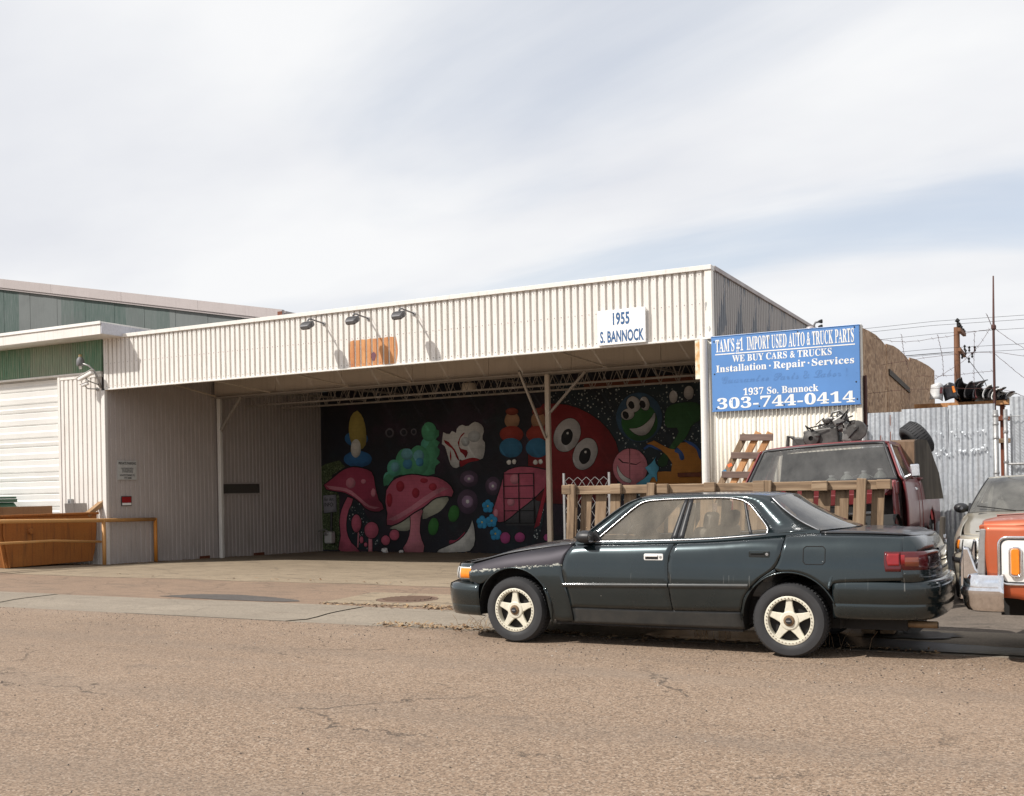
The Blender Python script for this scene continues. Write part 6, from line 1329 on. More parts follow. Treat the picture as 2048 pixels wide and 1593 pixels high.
# ------------------------------------------------------------------ painted wall
MURAL = [
('painted_grass','grass',1,0,0,[-1886,225,-1868,233,-1820,242,-1801,223,-1849,199,-1823,138,-1826,-11,-1892,-11]),
('painted_stars_ground','speck',1,0,1,[-1793,121,-1756,124,-1724,74,-1695,55,-1693,1,-1753,-10,-1782,1,-1798,42,-1800,88]),
('painted_stem','pink',3,0.03,1,[-1794,138,-1773,129,-1790,105,-1800,69,-1798,34,-1782,6,-1756,-15,-1825,-16,-1820,28,-1823,69,-1814,105]),
('painted_cap','rose',4,0.035,1,[-1875,173,-1849,188,-1811,212,-1777,221,-1741,217,-1708,203,-1699,163,-1687,125,-1673,114,-1675,101,-1698,96,-1730,104,-1756,126,-1799,149,-1840,156,-1870,162]),
('painted_spot','pinklight',5,0,1,[-1765,177,-1766,172,-1769,167,-1774,164,-1779,162,-1785,162,-1790,164,-1795,168,-1798,172,-1798,177,-1797,183,-1794,187,-1790,190,-1784,192,-1778,192,-1773,190,-1769,186,-1766,182]),
('painted_spot','pinklight',5,0,1,[-1730,181,-1731,178,-1732,176,-1734,175,-1737,174,-1740,174,-1743,175,-1745,177,-1746,179,-1747,181,-1746,183,-1745,185,-1742,187,-1740,187,-1737,187,-1734,186,-1732,185,-1731,183]),
('painted_spot','pinklight',5,0,1,[-1698,148,-1698,144,-1700,141,-1702,138,-1705,137,-1707,137,-1710,138,-1712,141,-1713,144,-1714,149,-1713,153,-1711,156,-1709,159,-1707,161,-1704,160,-1702,159,-1699,156,-1698,153]),
('painted_rim','pinklight',5,0,1,[-1870,172,-1836,168,-1789,160,-1749,134,-1717,112,-1684,109,-1704,103,-1733,112,-1763,134,-1802,154,-1850,160]),
('painted_shape','ochre',3,0,1,[-1755,379,-1738,362,-1728,329,-1726,294,-1736,273,-1766,274,-1782,302,-1785,340,-1774,369]),
('painted_shape','blue',2,0,1,[-1709,242,-1712,234,-1720,227,-1733,223,-1749,220,-1766,221,-1781,224,-1794,230,-1802,237,-1805,245,-1802,253,-1793,259,-1780,264,-1765,266,-1748,266,-1732,262,-1720,257,-1712,250]),
('painted_shape','blue',2,0,1,[-1721,299,-1723,292,-1730,286,-1741,281,-1754,279,-1768,279,-1781,282,-1791,288,-1798,295,-1800,302,-1798,310,-1791,316,-1780,320,-1767,322,-1753,322,-1740,319,-1730,313,-1723,307]),
('painted_shape','cream',4,0,1,[-1745,273,-1746,264,-1749,256,-1754,251,-1760,248,-1766,248,-1771,251,-1776,257,-1779,265,-1779,274,-1778,283,-1775,291,-1770,296,-1764,299,-1758,299,-1753,296,-1748,290,-1746,282]),
('painted_ring','haze',2,0,1,[-1634,312,-1635,307,-1637,303,-1641,300,-1646,299,-1651,299,-1656,301,-1659,304,-1662,308,-1663,313,-1662,318,-1659,321,-1655,324,-1650,326,-1645,325,-1641,324,-1637,320,-1634,316]),
('painted_ring_centre','night',3,0,1,[-1639,312,-1640,309,-1641,307,-1644,305,-1647,304,-1650,304,-1653,305,-1655,307,-1657,310,-1657,313,-1657,316,-1655,318,-1652,320,-1650,320,-1646,320,-1643,319,-1641,317,-1640,315]),
('painted_ring','haze',2,0,1,[-1590,311,-1591,307,-1593,304,-1596,302,-1600,301,-1605,301,-1608,302,-1612,305,-1614,308,-1614,312,-1614,316,-1611,319,-1608,322,-1604,323,-1600,323,-1596,321,-1593,318,-1591,315]),
('painted_ring_centre','night',3,0,1,[-1595,311,-1595,309,-1597,307,-1599,306,-1601,305,-1604,305,-1606,306,-1608,308,-1609,310,-1610,312,-1609,314,-1608,316,-1606,318,-1603,319,-1601,318,-1598,318,-1596,316,-1595,314]),
('painted_ring','haze',2,0,1,[-1560,311,-1561,308,-1563,305,-1565,303,-1568,302,-1572,302,-1575,304,-1577,306,-1579,309,-1579,312,-1579,315,-1577,318,-1574,320,-1571,321,-1568,321,-1565,320,-1562,318,-1561,315]),
('painted_ring_centre','night',3,0,1,[-1564,311,-1564,309,-1566,308,-1567,306,-1569,306,-1571,306,-1573,307,-1574,308,-1575,310,-1576,312,-1575,314,-1574,316,-1573,317,-1571,318,-1569,317,-1567,317,-1565,315,-1564,314]),
('painted_bush','teal',4,0,1,[-1639,186,-1640,180,-1643,174,-1648,170,-1653,168,-1658,168,-1664,170,-1668,175,-1670,180,-1671,187,-1670,193,-1667,199,-1663,203,-1658,205,-1652,205,-1647,203,-1643,198,-1640,193]),
('painted_bush','teal',5,0,1,[-1613,215,-1614,207,-1618,201,-1625,196,-1632,193,-1640,193,-1647,196,-1653,201,-1657,208,-1658,216,-1656,224,-1652,231,-1646,236,-1639,238,-1631,238,-1624,235,-1618,230,-1614,223]),
('painted_bush','green1',4,0,1,[-1567,230,-1569,217,-1575,206,-1583,198,-1594,194,-1605,194,-1615,199,-1623,207,-1628,219,-1630,232,-1628,244,-1622,255,-1614,263,-1603,267,-1592,267,-1582,262,-1574,254,-1569,242]),
('painted_bush','green1',5,0,1,[-1520,234,-1523,220,-1529,208,-1538,200,-1549,195,-1561,196,-1572,201,-1581,210,-1587,222,-1589,236,-1586,249,-1580,261,-1571,269,-1560,274,-1548,273,-1536,268,-1528,259,-1522,247]),
('painted_bush','green1',4,0,1,[-1497,248,-1499,237,-1504,227,-1512,219,-1522,216,-1532,216,-1542,220,-1549,228,-1554,239,-1556,250,-1554,262,-1548,272,-1540,280,-1530,283,-1520,283,-1511,278,-1503,271,-1498,260]),
('painted_bush','green1',5,0,1,[-1496,309,-1498,300,-1502,292,-1509,286,-1517,284,-1525,284,-1533,287,-1539,294,-1543,302,-1544,311,-1543,320,-1538,327,-1532,333,-1524,336,-1515,335,-1508,332,-1502,326,-1498,318]),
('painted_bush','teal',4,0,1,[-1498,272,-1500,264,-1504,257,-1511,252,-1519,250,-1527,250,-1535,253,-1542,258,-1546,266,-1547,274,-1546,282,-1541,289,-1534,294,-1526,296,-1518,296,-1510,293,-1503,287,-1499,280]),
('painted_bush','skyb',7,0,1,[-1573,251,-1574,246,-1577,241,-1582,238,-1589,236,-1595,236,-1601,238,-1606,242,-1610,247,-1611,252,-1609,258,-1606,262,-1601,266,-1594,267,-1588,267,-1582,265,-1577,261,-1574,256]),
('painted_bush','skyb',6,0,1,[-1619,218,-1620,213,-1622,209,-1626,206,-1630,205,-1634,205,-1639,207,-1642,210,-1644,214,-1645,218,-1644,223,-1642,227,-1638,230,-1634,231,-1630,231,-1625,230,-1622,226,-1620,222]),
('painted_bush','skyb',7,0,1,[-1537,244,-1538,239,-1541,234,-1546,230,-1552,228,-1558,228,-1563,231,-1568,235,-1570,240,-1571,246,-1570,252,-1567,256,-1562,260,-1557,262,-1551,262,-1545,260,-1541,256,-1538,250]),
('painted_bush','blue2',6,0,1,[-1576,225,-1577,220,-1579,215,-1583,212,-1588,211,-1594,211,-1598,213,-1602,216,-1605,220,-1606,225,-1605,230,-1602,235,-1598,238,-1593,239,-1588,239,-1583,237,-1579,234,-1576,230]),
('painted_bush','blue2',7,0,1,[-1539,229,-1540,225,-1542,221,-1545,219,-1550,217,-1554,218,-1558,219,-1561,222,-1563,225,-1564,230,-1563,234,-1561,237,-1557,240,-1553,241,-1549,241,-1545,239,-1542,237,-1540,233]),
('painted_bush','green1',4,0,1,[-1618,196,-1574,198,-1534,192,-1500,199,-1508,212,-1487,227,-1499,238,-1483,256,-1498,264,-1486,279,-1501,290,-1485,303,-1503,317,-1532,265,-1592,230,-1643,205,-1670,190,-1667,163,-1638,189]),
('painted_stem','pinkpale',3,0.02,1,[-1586,87,-1542,105,-1552,82,-1556,34,-1543,-13,-1613,-14,-1594,18,-1585,55]),
('painted_gills','gill',2,0,1,[-1545,100,-1507,131,-1462,133,-1486,99,-1524,81,-1546,74]),
('painted_gills','gill',2,0,1,[-1654,50,-1589,82,-1587,47,-1622,43]),
('painted_cap','pink',6,0.035,1,[-1661,155,-1638,181,-1606,192,-1571,195,-1531,189,-1500,187,-1467,172,-1450,154,-1449,135,-1470,137,-1507,131,-1538,110,-1576,92,-1611,71,-1647,58,-1664,63,-1659,88,-1665,120]),
('painted_spot','red2',7,0,1,[-1602,164,-1603,159,-1606,155,-1609,152,-1614,150,-1618,150,-1623,152,-1626,155,-1628,160,-1629,165,-1628,170,-1626,174,-1622,177,-1618,179,-1613,179,-1609,177,-1605,174,-1603,169]),
('painted_spot','red2',7,0,1,[-1554,145,-1555,141,-1557,137,-1560,134,-1564,132,-1568,132,-1572,134,-1575,137,-1577,141,-1578,146,-1577,150,-1575,154,-1571,158,-1568,159,-1563,159,-1560,157,-1556,154,-1554,150]),
('painted_spot','red2',7,0,1,[-1498,161,-1499,158,-1502,155,-1505,152,-1509,151,-1514,151,-1518,153,-1521,155,-1523,158,-1524,161,-1523,165,-1521,168,-1517,170,-1513,171,-1509,171,-1504,170,-1501,167,-1499,164]),
('painted_spot','red2',7,0,1,[-1526,178,-1527,176,-1529,174,-1532,173,-1536,172,-1541,172,-1545,173,-1548,175,-1550,177,-1551,179,-1550,181,-1548,183,-1545,185,-1541,185,-1536,185,-1532,184,-1529,183,-1527,181]),
('painted_spot','red2',7,0,1,[-1642,127,-1643,121,-1645,116,-1647,111,-1650,109,-1654,109,-1657,111,-1659,116,-1661,121,-1661,128,-1661,134,-1659,140,-1656,144,-1653,146,-1650,146,-1646,144,-1644,140,-1642,134]),
('painted_rim','pinklight',7,0,1,[-1659,74,-1627,87,-1579,111,-1532,139,-1485,159,-1461,156,-1489,146,-1526,126,-1576,98,-1634,71]),
('painted_small_cap','pink',6,0.02,1,[-1748,64,-1749,55,-1752,48,-1757,42,-1762,39,-1768,39,-1773,42,-1777,48,-1780,55,-1781,64,-1780,72,-1777,79,-1772,85,-1767,88,-1761,88,-1756,85,-1751,79,-1748,72]),
('painted_small_cap','pink',6,0.02,1,[-1690,45,-1692,37,-1696,30,-1702,25,-1710,22,-1718,22,-1726,25,-1732,30,-1736,37,-1737,44,-1736,52,-1731,59,-1725,64,-1717,67,-1709,67,-1701,64,-1695,59,-1691,52]),
('painted_small_cap','pink',6,0.02,1,[-1653,16,-1654,12,-1656,8,-1660,5,-1665,3,-1670,3,-1675,5,-1678,8,-1681,12,-1682,16,-1681,21,-1678,25,-1674,28,-1669,30,-1664,30,-1660,28,-1656,25,-1653,21]),
('painted_small_cap','pink',6,0.02,1,[-1622,31,-1623,26,-1626,22,-1630,18,-1635,17,-1641,17,-1646,18,-1650,22,-1653,26,-1654,31,-1653,36,-1650,41,-1646,44,-1640,46,-1635,46,-1630,44,-1625,41,-1623,36]),
('painted_small_cap','pink',6,0.02,1,[-1742,17,-1742,14,-1743,11,-1745,9,-1747,8,-1750,8,-1752,9,-1753,11,-1754,14,-1755,17,-1754,21,-1753,23,-1751,26,-1749,27,-1747,27,-1745,26,-1743,24,-1742,21]),
('painted_small_cap','pink',6,0.02,1,[-1728,4,-1729,2,-1730,0,-1731,-1,-1733,-2,-1735,-2,-1737,-1,-1739,0,-1740,2,-1740,4,-1740,6,-1739,8,-1737,9,-1735,10,-1733,10,-1731,9,-1730,8,-1729,6]),
('painted_small_stem','pinkpale',5,0.01,0,[-1724,28,-1712,26,-1712,-15,-1726,-15]),
('painted_small_stem','pinkpale',5,0.01,0,[-1760,42,-1756,42,-1759,-4,-1764,-4]),
('painted_leaf','leaf',3,0.01,1,[-1432,86,-1435,78,-1440,72,-1445,68,-1451,67,-1457,68,-1462,71,-1464,77,-1466,84,-1464,92,-1461,100,-1457,106,-1451,110,-1445,111,-1440,110,-1435,106,-1432,101,-1431,94]),
('painted_leaf','leaf',3,0.01,1,[-1497,53,-1499,45,-1503,38,-1508,33,-1514,31,-1520,32,-1525,35,-1528,41,-1529,48,-1529,56,-1526,64,-1522,71,-1517,76,-1511,78,-1506,77,-1501,74,-1498,68,-1496,61]),
('painted_crescent','cream',4,0.03,1,[-1392,71,-1386,46,-1386,13,-1400,-9,-1445,-14,-1506,-14,-1477,-1,-1441,13,-1415,32,-1400,52]),
('painted_crescent_edge','rose',3,0,1,[-1415,41,-1441,19,-1463,18,-1460,8,-1418,27]),
('painted_rose','cream2',3,0,1,[-1476,307,-1459,300,-1446,311,-1438,300,-1433,316,-1418,324,-1401,319,-1380,330,-1358,321,-1352,304,-1358,286,-1349,272,-1354,239,-1364,230,-1389,235,-1411,227,-1428,233,-1430,211,-1452,215,-1463,243,-1471,268,-1481,276]),
('painted_red_edge','deepred',4,0,1,[-1432,277,-1422,296,-1408,305,-1412,299,-1424,288,-1427,269,-1423,261,-1401,254,-1409,235,-1414,246,-1424,252]),
('painted_red_edge','deepred',4,0,1,[-1475,286,-1461,281,-1451,270,-1439,256,-1427,228,-1436,236,-1447,259,-1470,276]),
('painted_red_edge','deepred',4,0,1,[-1428,228,-1388,236,-1364,229,-1398,224,-1424,212]),
('painted_red_edge','deepred',4,0,1,[-1455,259,-1452,242,-1454,228,-1457,242]),
('painted_petal','greypetal',4,0,1,[-1362,291,-1364,286,-1367,282,-1372,278,-1378,277,-1385,277,-1391,279,-1396,283,-1399,287,-1400,293,-1399,298,-1395,302,-1390,305,-1384,307,-1377,306,-1371,304,-1366,301,-1363,296]),
('painted_petal','greypetal',4,0,1,[-1396,279,-1396,275,-1399,271,-1402,268,-1406,267,-1410,267,-1415,269,-1418,272,-1420,276,-1421,280,-1420,284,-1418,288,-1414,290,-1410,292,-1406,291,-1402,290,-1398,287,-1396,283]),
('painted_purple_flower','purple',2,0,1,[-1371,180,-1373,172,-1378,166,-1386,161,-1395,159,-1405,159,-1414,162,-1421,167,-1426,173,-1428,181,-1426,188,-1421,195,-1413,200,-1404,202,-1394,202,-1385,199,-1377,194,-1372,187]),
('painted_flower_heart','mauve',3,0,1,[-1384,180,-1385,176,-1387,173,-1392,171,-1397,170,-1402,170,-1407,171,-1411,174,-1414,177,-1415,181,-1414,184,-1411,188,-1407,190,-1402,191,-1396,191,-1391,190,-1387,187,-1384,184]),
('painted_flower_eye','cream2',4,0,1,[-1395,180,-1395,179,-1396,178,-1397,177,-1398,177,-1400,177,-1402,177,-1403,178,-1404,179,-1404,180,-1403,182,-1403,183,-1401,183,-1400,184,-1398,184,-1397,183,-1396,182,-1395,182]),
('painted_purple_flower','purple',2,0,1,[-1374,120,-1376,109,-1382,99,-1390,92,-1400,88,-1411,88,-1422,92,-1430,99,-1435,109,-1437,121,-1435,132,-1429,142,-1420,149,-1410,153,-1399,152,-1389,148,-1381,141,-1376,131]),
('painted_flower_heart','mauve',3,0,1,[-1388,120,-1389,114,-1392,110,-1397,106,-1403,104,-1409,104,-1414,106,-1419,110,-1422,115,-1423,120,-1422,126,-1418,131,-1414,135,-1408,136,-1402,136,-1396,134,-1392,131,-1389,126]),
('painted_flower_eye','cream2',4,0,1,[-1400,120,-1400,118,-1401,117,-1403,116,-1404,115,-1406,115,-1408,116,-1409,117,-1410,118,-1410,120,-1410,122,-1409,124,-1408,125,-1406,125,-1404,125,-1403,125,-1401,124,-1400,122]),
('painted_purple_flower','purple',2,0,1,[-1305,159,-1306,151,-1311,144,-1317,139,-1324,136,-1332,136,-1340,139,-1346,144,-1350,152,-1351,160,-1350,169,-1345,176,-1339,181,-1332,184,-1324,184,-1316,181,-1310,175,-1306,168]),
('painted_flower_heart','mauve',3,0,1,[-1315,160,-1316,156,-1318,152,-1322,149,-1326,148,-1330,148,-1335,149,-1338,152,-1340,156,-1341,160,-1340,164,-1338,168,-1334,170,-1330,172,-1326,172,-1321,170,-1318,168,-1316,164]),
('painted_flower_eye','cream2',4,0,1,[-1324,160,-1324,158,-1325,157,-1326,156,-1327,156,-1329,156,-1330,156,-1331,157,-1332,159,-1332,160,-1331,161,-1331,162,-1330,163,-1328,164,-1327,164,-1326,163,-1325,162,-1324,161]),
('painted_blue_petal','blueflower',5,0.006,1,[-1335,117,-1336,113,-1339,110,-1344,109,-1348,110,-1351,113,-1352,117,-1351,121,-1347,124,-1343,125,-1339,124,-1336,121]),
('painted_blue_petal','blueflower',5,0.006,1,[-1326,110,-1328,106,-1331,103,-1335,102,-1339,103,-1342,106,-1343,110,-1342,114,-1339,117,-1335,118,-1330,117,-1328,114]),
('painted_blue_petal','blueflower',5,0.006,1,[-1330,99,-1331,95,-1334,92,-1338,91,-1343,92,-1346,95,-1347,99,-1346,103,-1342,106,-1338,107,-1334,106,-1331,103]),
('painted_blue_petal','blueflower',5,0.006,1,[-1341,99,-1342,95,-1345,92,-1349,91,-1354,92,-1357,95,-1358,100,-1356,103,-1353,106,-1349,108,-1345,106,-1342,103]),
('painted_blue_petal','blueflower',5,0.006,1,[-1344,110,-1345,106,-1348,103,-1353,102,-1357,103,-1360,106,-1361,110,-1360,114,-1356,118,-1352,118,-1348,117,-1345,114]),
('painted_flower_eye','yellow',6,0,1,[-1341,107,-1341,106,-1343,105,-1344,105,-1346,106,-1346,107,-1346,109,-1344,110,-1343,110,-1341,109]),
('painted_blue_petal','blueflower',5,0.006,1,[-1353,75,-1354,71,-1358,68,-1362,67,-1366,68,-1369,71,-1370,75,-1369,79,-1366,82,-1362,83,-1357,82,-1354,79]),
('painted_blue_petal','blueflower',5,0.006,1,[-1345,68,-1346,64,-1349,61,-1353,60,-1357,61,-1360,64,-1361,68,-1360,72,-1357,75,-1353,76,-1349,75,-1346,72]),
('painted_blue_petal','blueflower',5,0.006,1,[-1348,57,-1349,53,-1353,50,-1357,49,-1361,50,-1364,53,-1365,57,-1364,61,-1361,64,-1356,66,-1352,64,-1349,61]),
('painted_blue_petal','blueflower',5,0.006,1,[-1359,57,-1360,53,-1364,50,-1368,49,-1372,50,-1375,53,-1376,57,-1375,61,-1372,64,-1367,66,-1363,64,-1360,61]),
('painted_blue_petal','blueflower',5,0.006,1,[-1362,68,-1364,64,-1367,61,-1371,60,-1375,61,-1378,64,-1379,68,-1378,72,-1375,75,-1371,76,-1366,75,-1363,72]),
('painted_flower_eye','yellow',6,0,1,[-1359,65,-1360,64,-1361,63,-1363,63,-1364,64,-1365,65,-1364,67,-1363,68,-1361,68,-1360,67]),
('painted_blue_petal','blueflower',5,0.006,1,[-1324,79,-1326,75,-1329,72,-1333,71,-1337,72,-1340,75,-1341,79,-1340,83,-1337,86,-1333,87,-1328,86,-1326,83]),
('painted_blue_petal','blueflower',5,0.006,1,[-1316,72,-1317,68,-1320,65,-1324,64,-1328,65,-1332,68,-1332,72,-1331,76,-1328,79,-1324,80,-1320,79,-1317,76]),
('painted_blue_petal','blueflower',5,0.006,1,[-1320,61,-1321,57,-1324,54,-1328,53,-1332,54,-1335,57,-1336,61,-1335,65,-1332,68,-1328,70,-1324,68,-1320,65]),
('painted_blue_petal','blueflower',5,0.006,1,[-1330,61,-1332,57,-1335,54,-1339,53,-1343,54,-1346,57,-1347,61,-1346,66,-1343,68,-1338,70,-1334,68,-1331,65]),
('painted_blue_petal','blueflower',5,0.006,1,[-1333,72,-1335,68,-1338,65,-1342,64,-1346,65,-1349,68,-1350,72,-1349,76,-1346,79,-1342,80,-1337,79,-1334,76]),
('painted_flower_eye','yellow',6,0,1,[-1330,69,-1331,68,-1332,67,-1334,67,-1335,68,-1336,69,-1335,71,-1334,72,-1332,72,-1331,71]),
('painted_blue_petal','blueflower',5,0.006,1,[-1314,45,-1315,41,-1318,38,-1322,37,-1326,38,-1329,41,-1330,45,-1329,49,-1326,52,-1322,53,-1318,52,-1315,49]),
('painted_blue_petal','blueflower',5,0.006,1,[-1305,38,-1306,34,-1310,31,-1314,30,-1318,31,-1321,34,-1322,38,-1321,42,-1318,45,-1313,46,-1309,45,-1306,42]),
('painted_blue_petal','blueflower',5,0.006,1,[-1309,28,-1310,24,-1313,21,-1317,20,-1321,20,-1324,24,-1325,28,-1324,32,-1321,35,-1317,36,-1313,35,-1310,32]),
('painted_blue_petal','blueflower',5,0.006,1,[-1320,28,-1321,24,-1324,20,-1328,19,-1332,20,-1335,23,-1336,28,-1335,32,-1332,34,-1328,36,-1324,35,-1321,32]),
('painted_blue_petal','blueflower',5,0.006,1,[-1323,38,-1324,34,-1327,31,-1331,30,-1335,31,-1338,34,-1339,38,-1338,42,-1335,45,-1331,46,-1327,45,-1324,42]),
('painted_flower_eye','yellow',6,0,1,[-1320,35,-1320,34,-1322,33,-1323,33,-1325,34,-1325,35,-1325,37,-1323,38,-1322,38,-1320,37]),
('painted_shape','tan',3,0,1,[-1246,328,-1248,320,-1252,314,-1258,309,-1265,307,-1272,307,-1279,310,-1285,316,-1289,322,-1290,330,-1288,337,-1284,344,-1278,348,-1271,351,-1264,350,-1257,347,-1251,342,-1247,335]),
('painted_shape','redshape',3,0,1,[-1236,291,-1238,284,-1244,278,-1253,274,-1265,272,-1277,272,-1288,275,-1297,280,-1303,287,-1305,294,-1303,302,-1297,308,-1287,312,-1276,314,-1264,314,-1252,311,-1244,305,-1238,299]),
('painted_shape','blueshape',4,0,1,[-1239,257,-1241,248,-1247,241,-1256,235,-1267,233,-1279,233,-1290,237,-1299,242,-1305,250,-1306,259,-1304,268,-1298,275,-1289,281,-1278,283,-1266,283,-1255,279,-1246,273,-1241,266]),
('painted_shape','cream',3,0,1,[-1273,220,-1273,218,-1274,216,-1276,215,-1278,214,-1281,214,-1283,215,-1284,217,-1286,219,-1286,221,-1286,223,-1284,225,-1282,226,-1280,227,-1278,227,-1276,226,-1274,225,-1273,223]),
('painted_shape','cream',3,0,1,[-1258,221,-1259,219,-1260,217,-1261,216,-1263,215,-1265,215,-1267,216,-1269,218,-1270,220,-1270,222,-1270,224,-1269,226,-1267,227,-1265,228,-1263,228,-1261,227,-1260,226,-1258,224]),
('painted_shape','redshape2',4,0,1,[-1249,351,-1250,347,-1253,345,-1258,343,-1264,342,-1271,342,-1277,344,-1282,346,-1285,349,-1286,352,-1285,356,-1282,358,-1277,360,-1270,361,-1264,361,-1258,359,-1253,357,-1250,354]),
('painted_shape','tan',3,0,1,[-1171,324,-1172,317,-1176,311,-1182,306,-1189,304,-1196,304,-1203,307,-1209,312,-1212,319,-1213,326,-1212,334,-1208,340,-1202,345,-1195,347,-1188,346,-1181,344,-1176,338,-1172,332]),
('painted_shape','redshape',3,0,1,[-1161,288,-1163,281,-1169,275,-1178,271,-1189,269,-1200,269,-1212,272,-1220,277,-1226,284,-1228,291,-1226,298,-1220,304,-1211,309,-1200,311,-1188,310,-1177,307,-1168,302,-1162,296]),
('painted_shape','blueshape',4,0,1,[-1164,254,-1166,246,-1172,238,-1180,233,-1191,230,-1203,231,-1213,234,-1222,240,-1228,248,-1230,256,-1227,265,-1221,272,-1212,278,-1202,280,-1190,280,-1180,276,-1171,270,-1165,263]),
('painted_shape','cream',3,0,1,[-1197,218,-1197,216,-1198,214,-1200,213,-1202,212,-1204,212,-1206,213,-1208,214,-1209,216,-1210,219,-1209,221,-1208,223,-1206,224,-1204,225,-1202,225,-1200,224,-1198,222,-1197,220]),
('painted_shape','cream',3,0,1,[-1182,219,-1183,217,-1184,215,-1186,214,-1188,213,-1190,213,-1191,214,-1193,215,-1194,217,-1194,219,-1194,222,-1193,224,-1191,225,-1189,226,-1187,226,-1185,225,-1184,223,-1183,221]),
('painted_shape','redshape2',4,0,1,[-1173,347,-1174,344,-1178,341,-1183,339,-1189,338,-1195,338,-1201,340,-1206,342,-1209,345,-1210,349,-1209,352,-1205,355,-1200,356,-1194,357,-1188,357,-1182,356,-1178,353,-1174,350]),
('painted_cap','pink',3,0.03,1,[-1294,194,-1275,203,-1245,208,-1209,205,-1180,199,-1166,194,-1166,165,-1184,149,-1211,126,-1253,97,-1296,68,-1321,69,-1331,87,-1320,119,-1303,162]),
('painted_spot','pinklight',4,0,1,[-1250,176,-1251,171,-1254,167,-1257,164,-1262,163,-1266,163,-1271,165,-1274,168,-1276,172,-1277,176,-1276,181,-1274,185,-1270,188,-1266,189,-1261,189,-1257,188,-1253,184,-1251,180]),
('painted_spot','pinklight',4,0,1,[-1264,117,-1265,114,-1267,110,-1270,108,-1274,107,-1278,107,-1281,108,-1284,110,-1286,114,-1287,117,-1286,121,-1284,124,-1281,127,-1277,128,-1273,128,-1270,126,-1267,124,-1265,121]),
('painted_spot','pinklight',4,0,1,[-1314,89,-1314,86,-1315,82,-1317,80,-1319,79,-1322,79,-1324,80,-1326,82,-1327,86,-1327,90,-1327,93,-1325,96,-1324,99,-1321,100,-1319,100,-1317,99,-1315,96,-1314,93]),
('painted_gills','darkgrey',2,0,0,[-1296,66,-1210,126,-1181,149,-1194,107,-1210,57,-1290,57]),
('painted_stripe','red2',5,0,0,[-1170,178,-1166,165,-1195,57,-1210,49]),
('painted_stars_ground','speck',4,0,1,[-1179,118,-1184,73,-1195,33,-1214,9,-1219,12,-1207,49,-1191,86]),
('painted_small_cap','magenta',4,0.01,1,[-1280,25,-1281,20,-1283,15,-1287,12,-1292,10,-1297,10,-1302,12,-1306,15,-1308,20,-1309,25,-1308,30,-1305,34,-1301,38,-1296,39,-1291,39,-1287,38,-1283,34,-1280,30]),
('painted_small_cap','magenta',4,0.01,1,[-1237,26,-1238,22,-1240,18,-1245,15,-1250,14,-1255,14,-1260,15,-1264,18,-1266,22,-1267,26,-1266,30,-1263,34,-1259,37,-1254,39,-1249,39,-1244,37,-1240,34,-1238,31]),
('painted_small_cap','magenta',4,0.01,1,[-1166,26,-1167,24,-1168,21,-1171,19,-1174,18,-1176,18,-1179,19,-1182,21,-1183,24,-1184,26,-1183,29,-1181,32,-1179,34,-1176,35,-1173,35,-1170,34,-1168,32,-1166,29]),
('painted_starfield','stars',1,0,0,[-1156,423,-751,402,-756,115,-1202,121,-1197,356,-1158,368]),
('painted_red_ball','ballred',2,0.02,1,[-1179,367,-1145,365,-1102,358,-1056,338,-1016,309,-990,277,-976,245,-973,203,-982,156,-995,118,-1204,121,-1224,220,-1211,318]),
('painted_oval','ovalgrey',3,0.012,1,[-1081,271,-1089,258,-1100,249,-1113,243,-1126,243,-1137,247,-1145,256,-1150,269,-1150,283,-1145,298,-1137,310,-1125,320,-1113,325,-1100,326,-1089,321,-1080,312,-1076,299,-1076,285]),
('painted_oval_centre','black',4,0,1,[-1099,274,-1102,268,-1107,263,-1112,260,-1118,259,-1123,261,-1127,265,-1129,270,-1129,277,-1128,284,-1124,291,-1120,296,-1114,299,-1108,300,-1103,298,-1100,294,-1097,288,-1097,282]),
('painted_glint','cream2',5,0,1,[-1108,289,-1108,288,-1108,287,-1109,286,-1110,286,-1112,286,-1112,286,-1113,287,-1114,288,-1114,289,-1114,290,-1113,291,-1112,292,-1111,292,-1110,292,-1109,292,-1108,291,-1108,290]),
('painted_oval','ovalgrey',3,0.012,1,[-1036,224,-1043,211,-1054,202,-1065,197,-1077,196,-1087,200,-1094,208,-1098,220,-1098,233,-1093,247,-1086,259,-1075,268,-1064,274,-1052,274,-1042,270,-1035,262,-1031,250,-1031,237]),
('painted_oval_centre','black',4,0,1,[-1051,226,-1054,219,-1059,214,-1064,211,-1070,210,-1075,212,-1078,216,-1081,221,-1081,228,-1079,235,-1076,242,-1071,246,-1066,250,-1060,250,-1055,249,-1051,245,-1049,239,-1049,233]),
('painted_glint','cream2',5,0,1,[-1060,240,-1060,239,-1060,238,-1061,237,-1062,237,-1063,237,-1064,237,-1065,238,-1066,239,-1066,240,-1066,241,-1065,242,-1064,243,-1063,243,-1062,243,-1061,243,-1060,242,-1060,241]),
('painted_bubble','bubble',2,0.008,1,[-860,316,-864,296,-875,278,-891,266,-910,259,-931,260,-950,268,-966,282,-976,301,-980,322,-975,343,-964,361,-948,374,-928,380,-908,379,-889,370,-873,356,-864,337]),
('painted_ball','frog',3,0,1,[-872,306,-875,290,-884,277,-896,268,-911,263,-928,263,-943,269,-955,280,-963,294,-966,310,-962,326,-954,339,-941,349,-926,354,-910,353,-894,347,-882,336,-875,322]),
('painted_oval','ovalgrey',4,0.01,1,[-916,355,-916,349,-917,342,-921,337,-926,334,-932,332,-938,334,-944,337,-948,342,-951,349,-952,355,-950,362,-947,367,-942,370,-936,372,-929,370,-924,367,-919,362]),
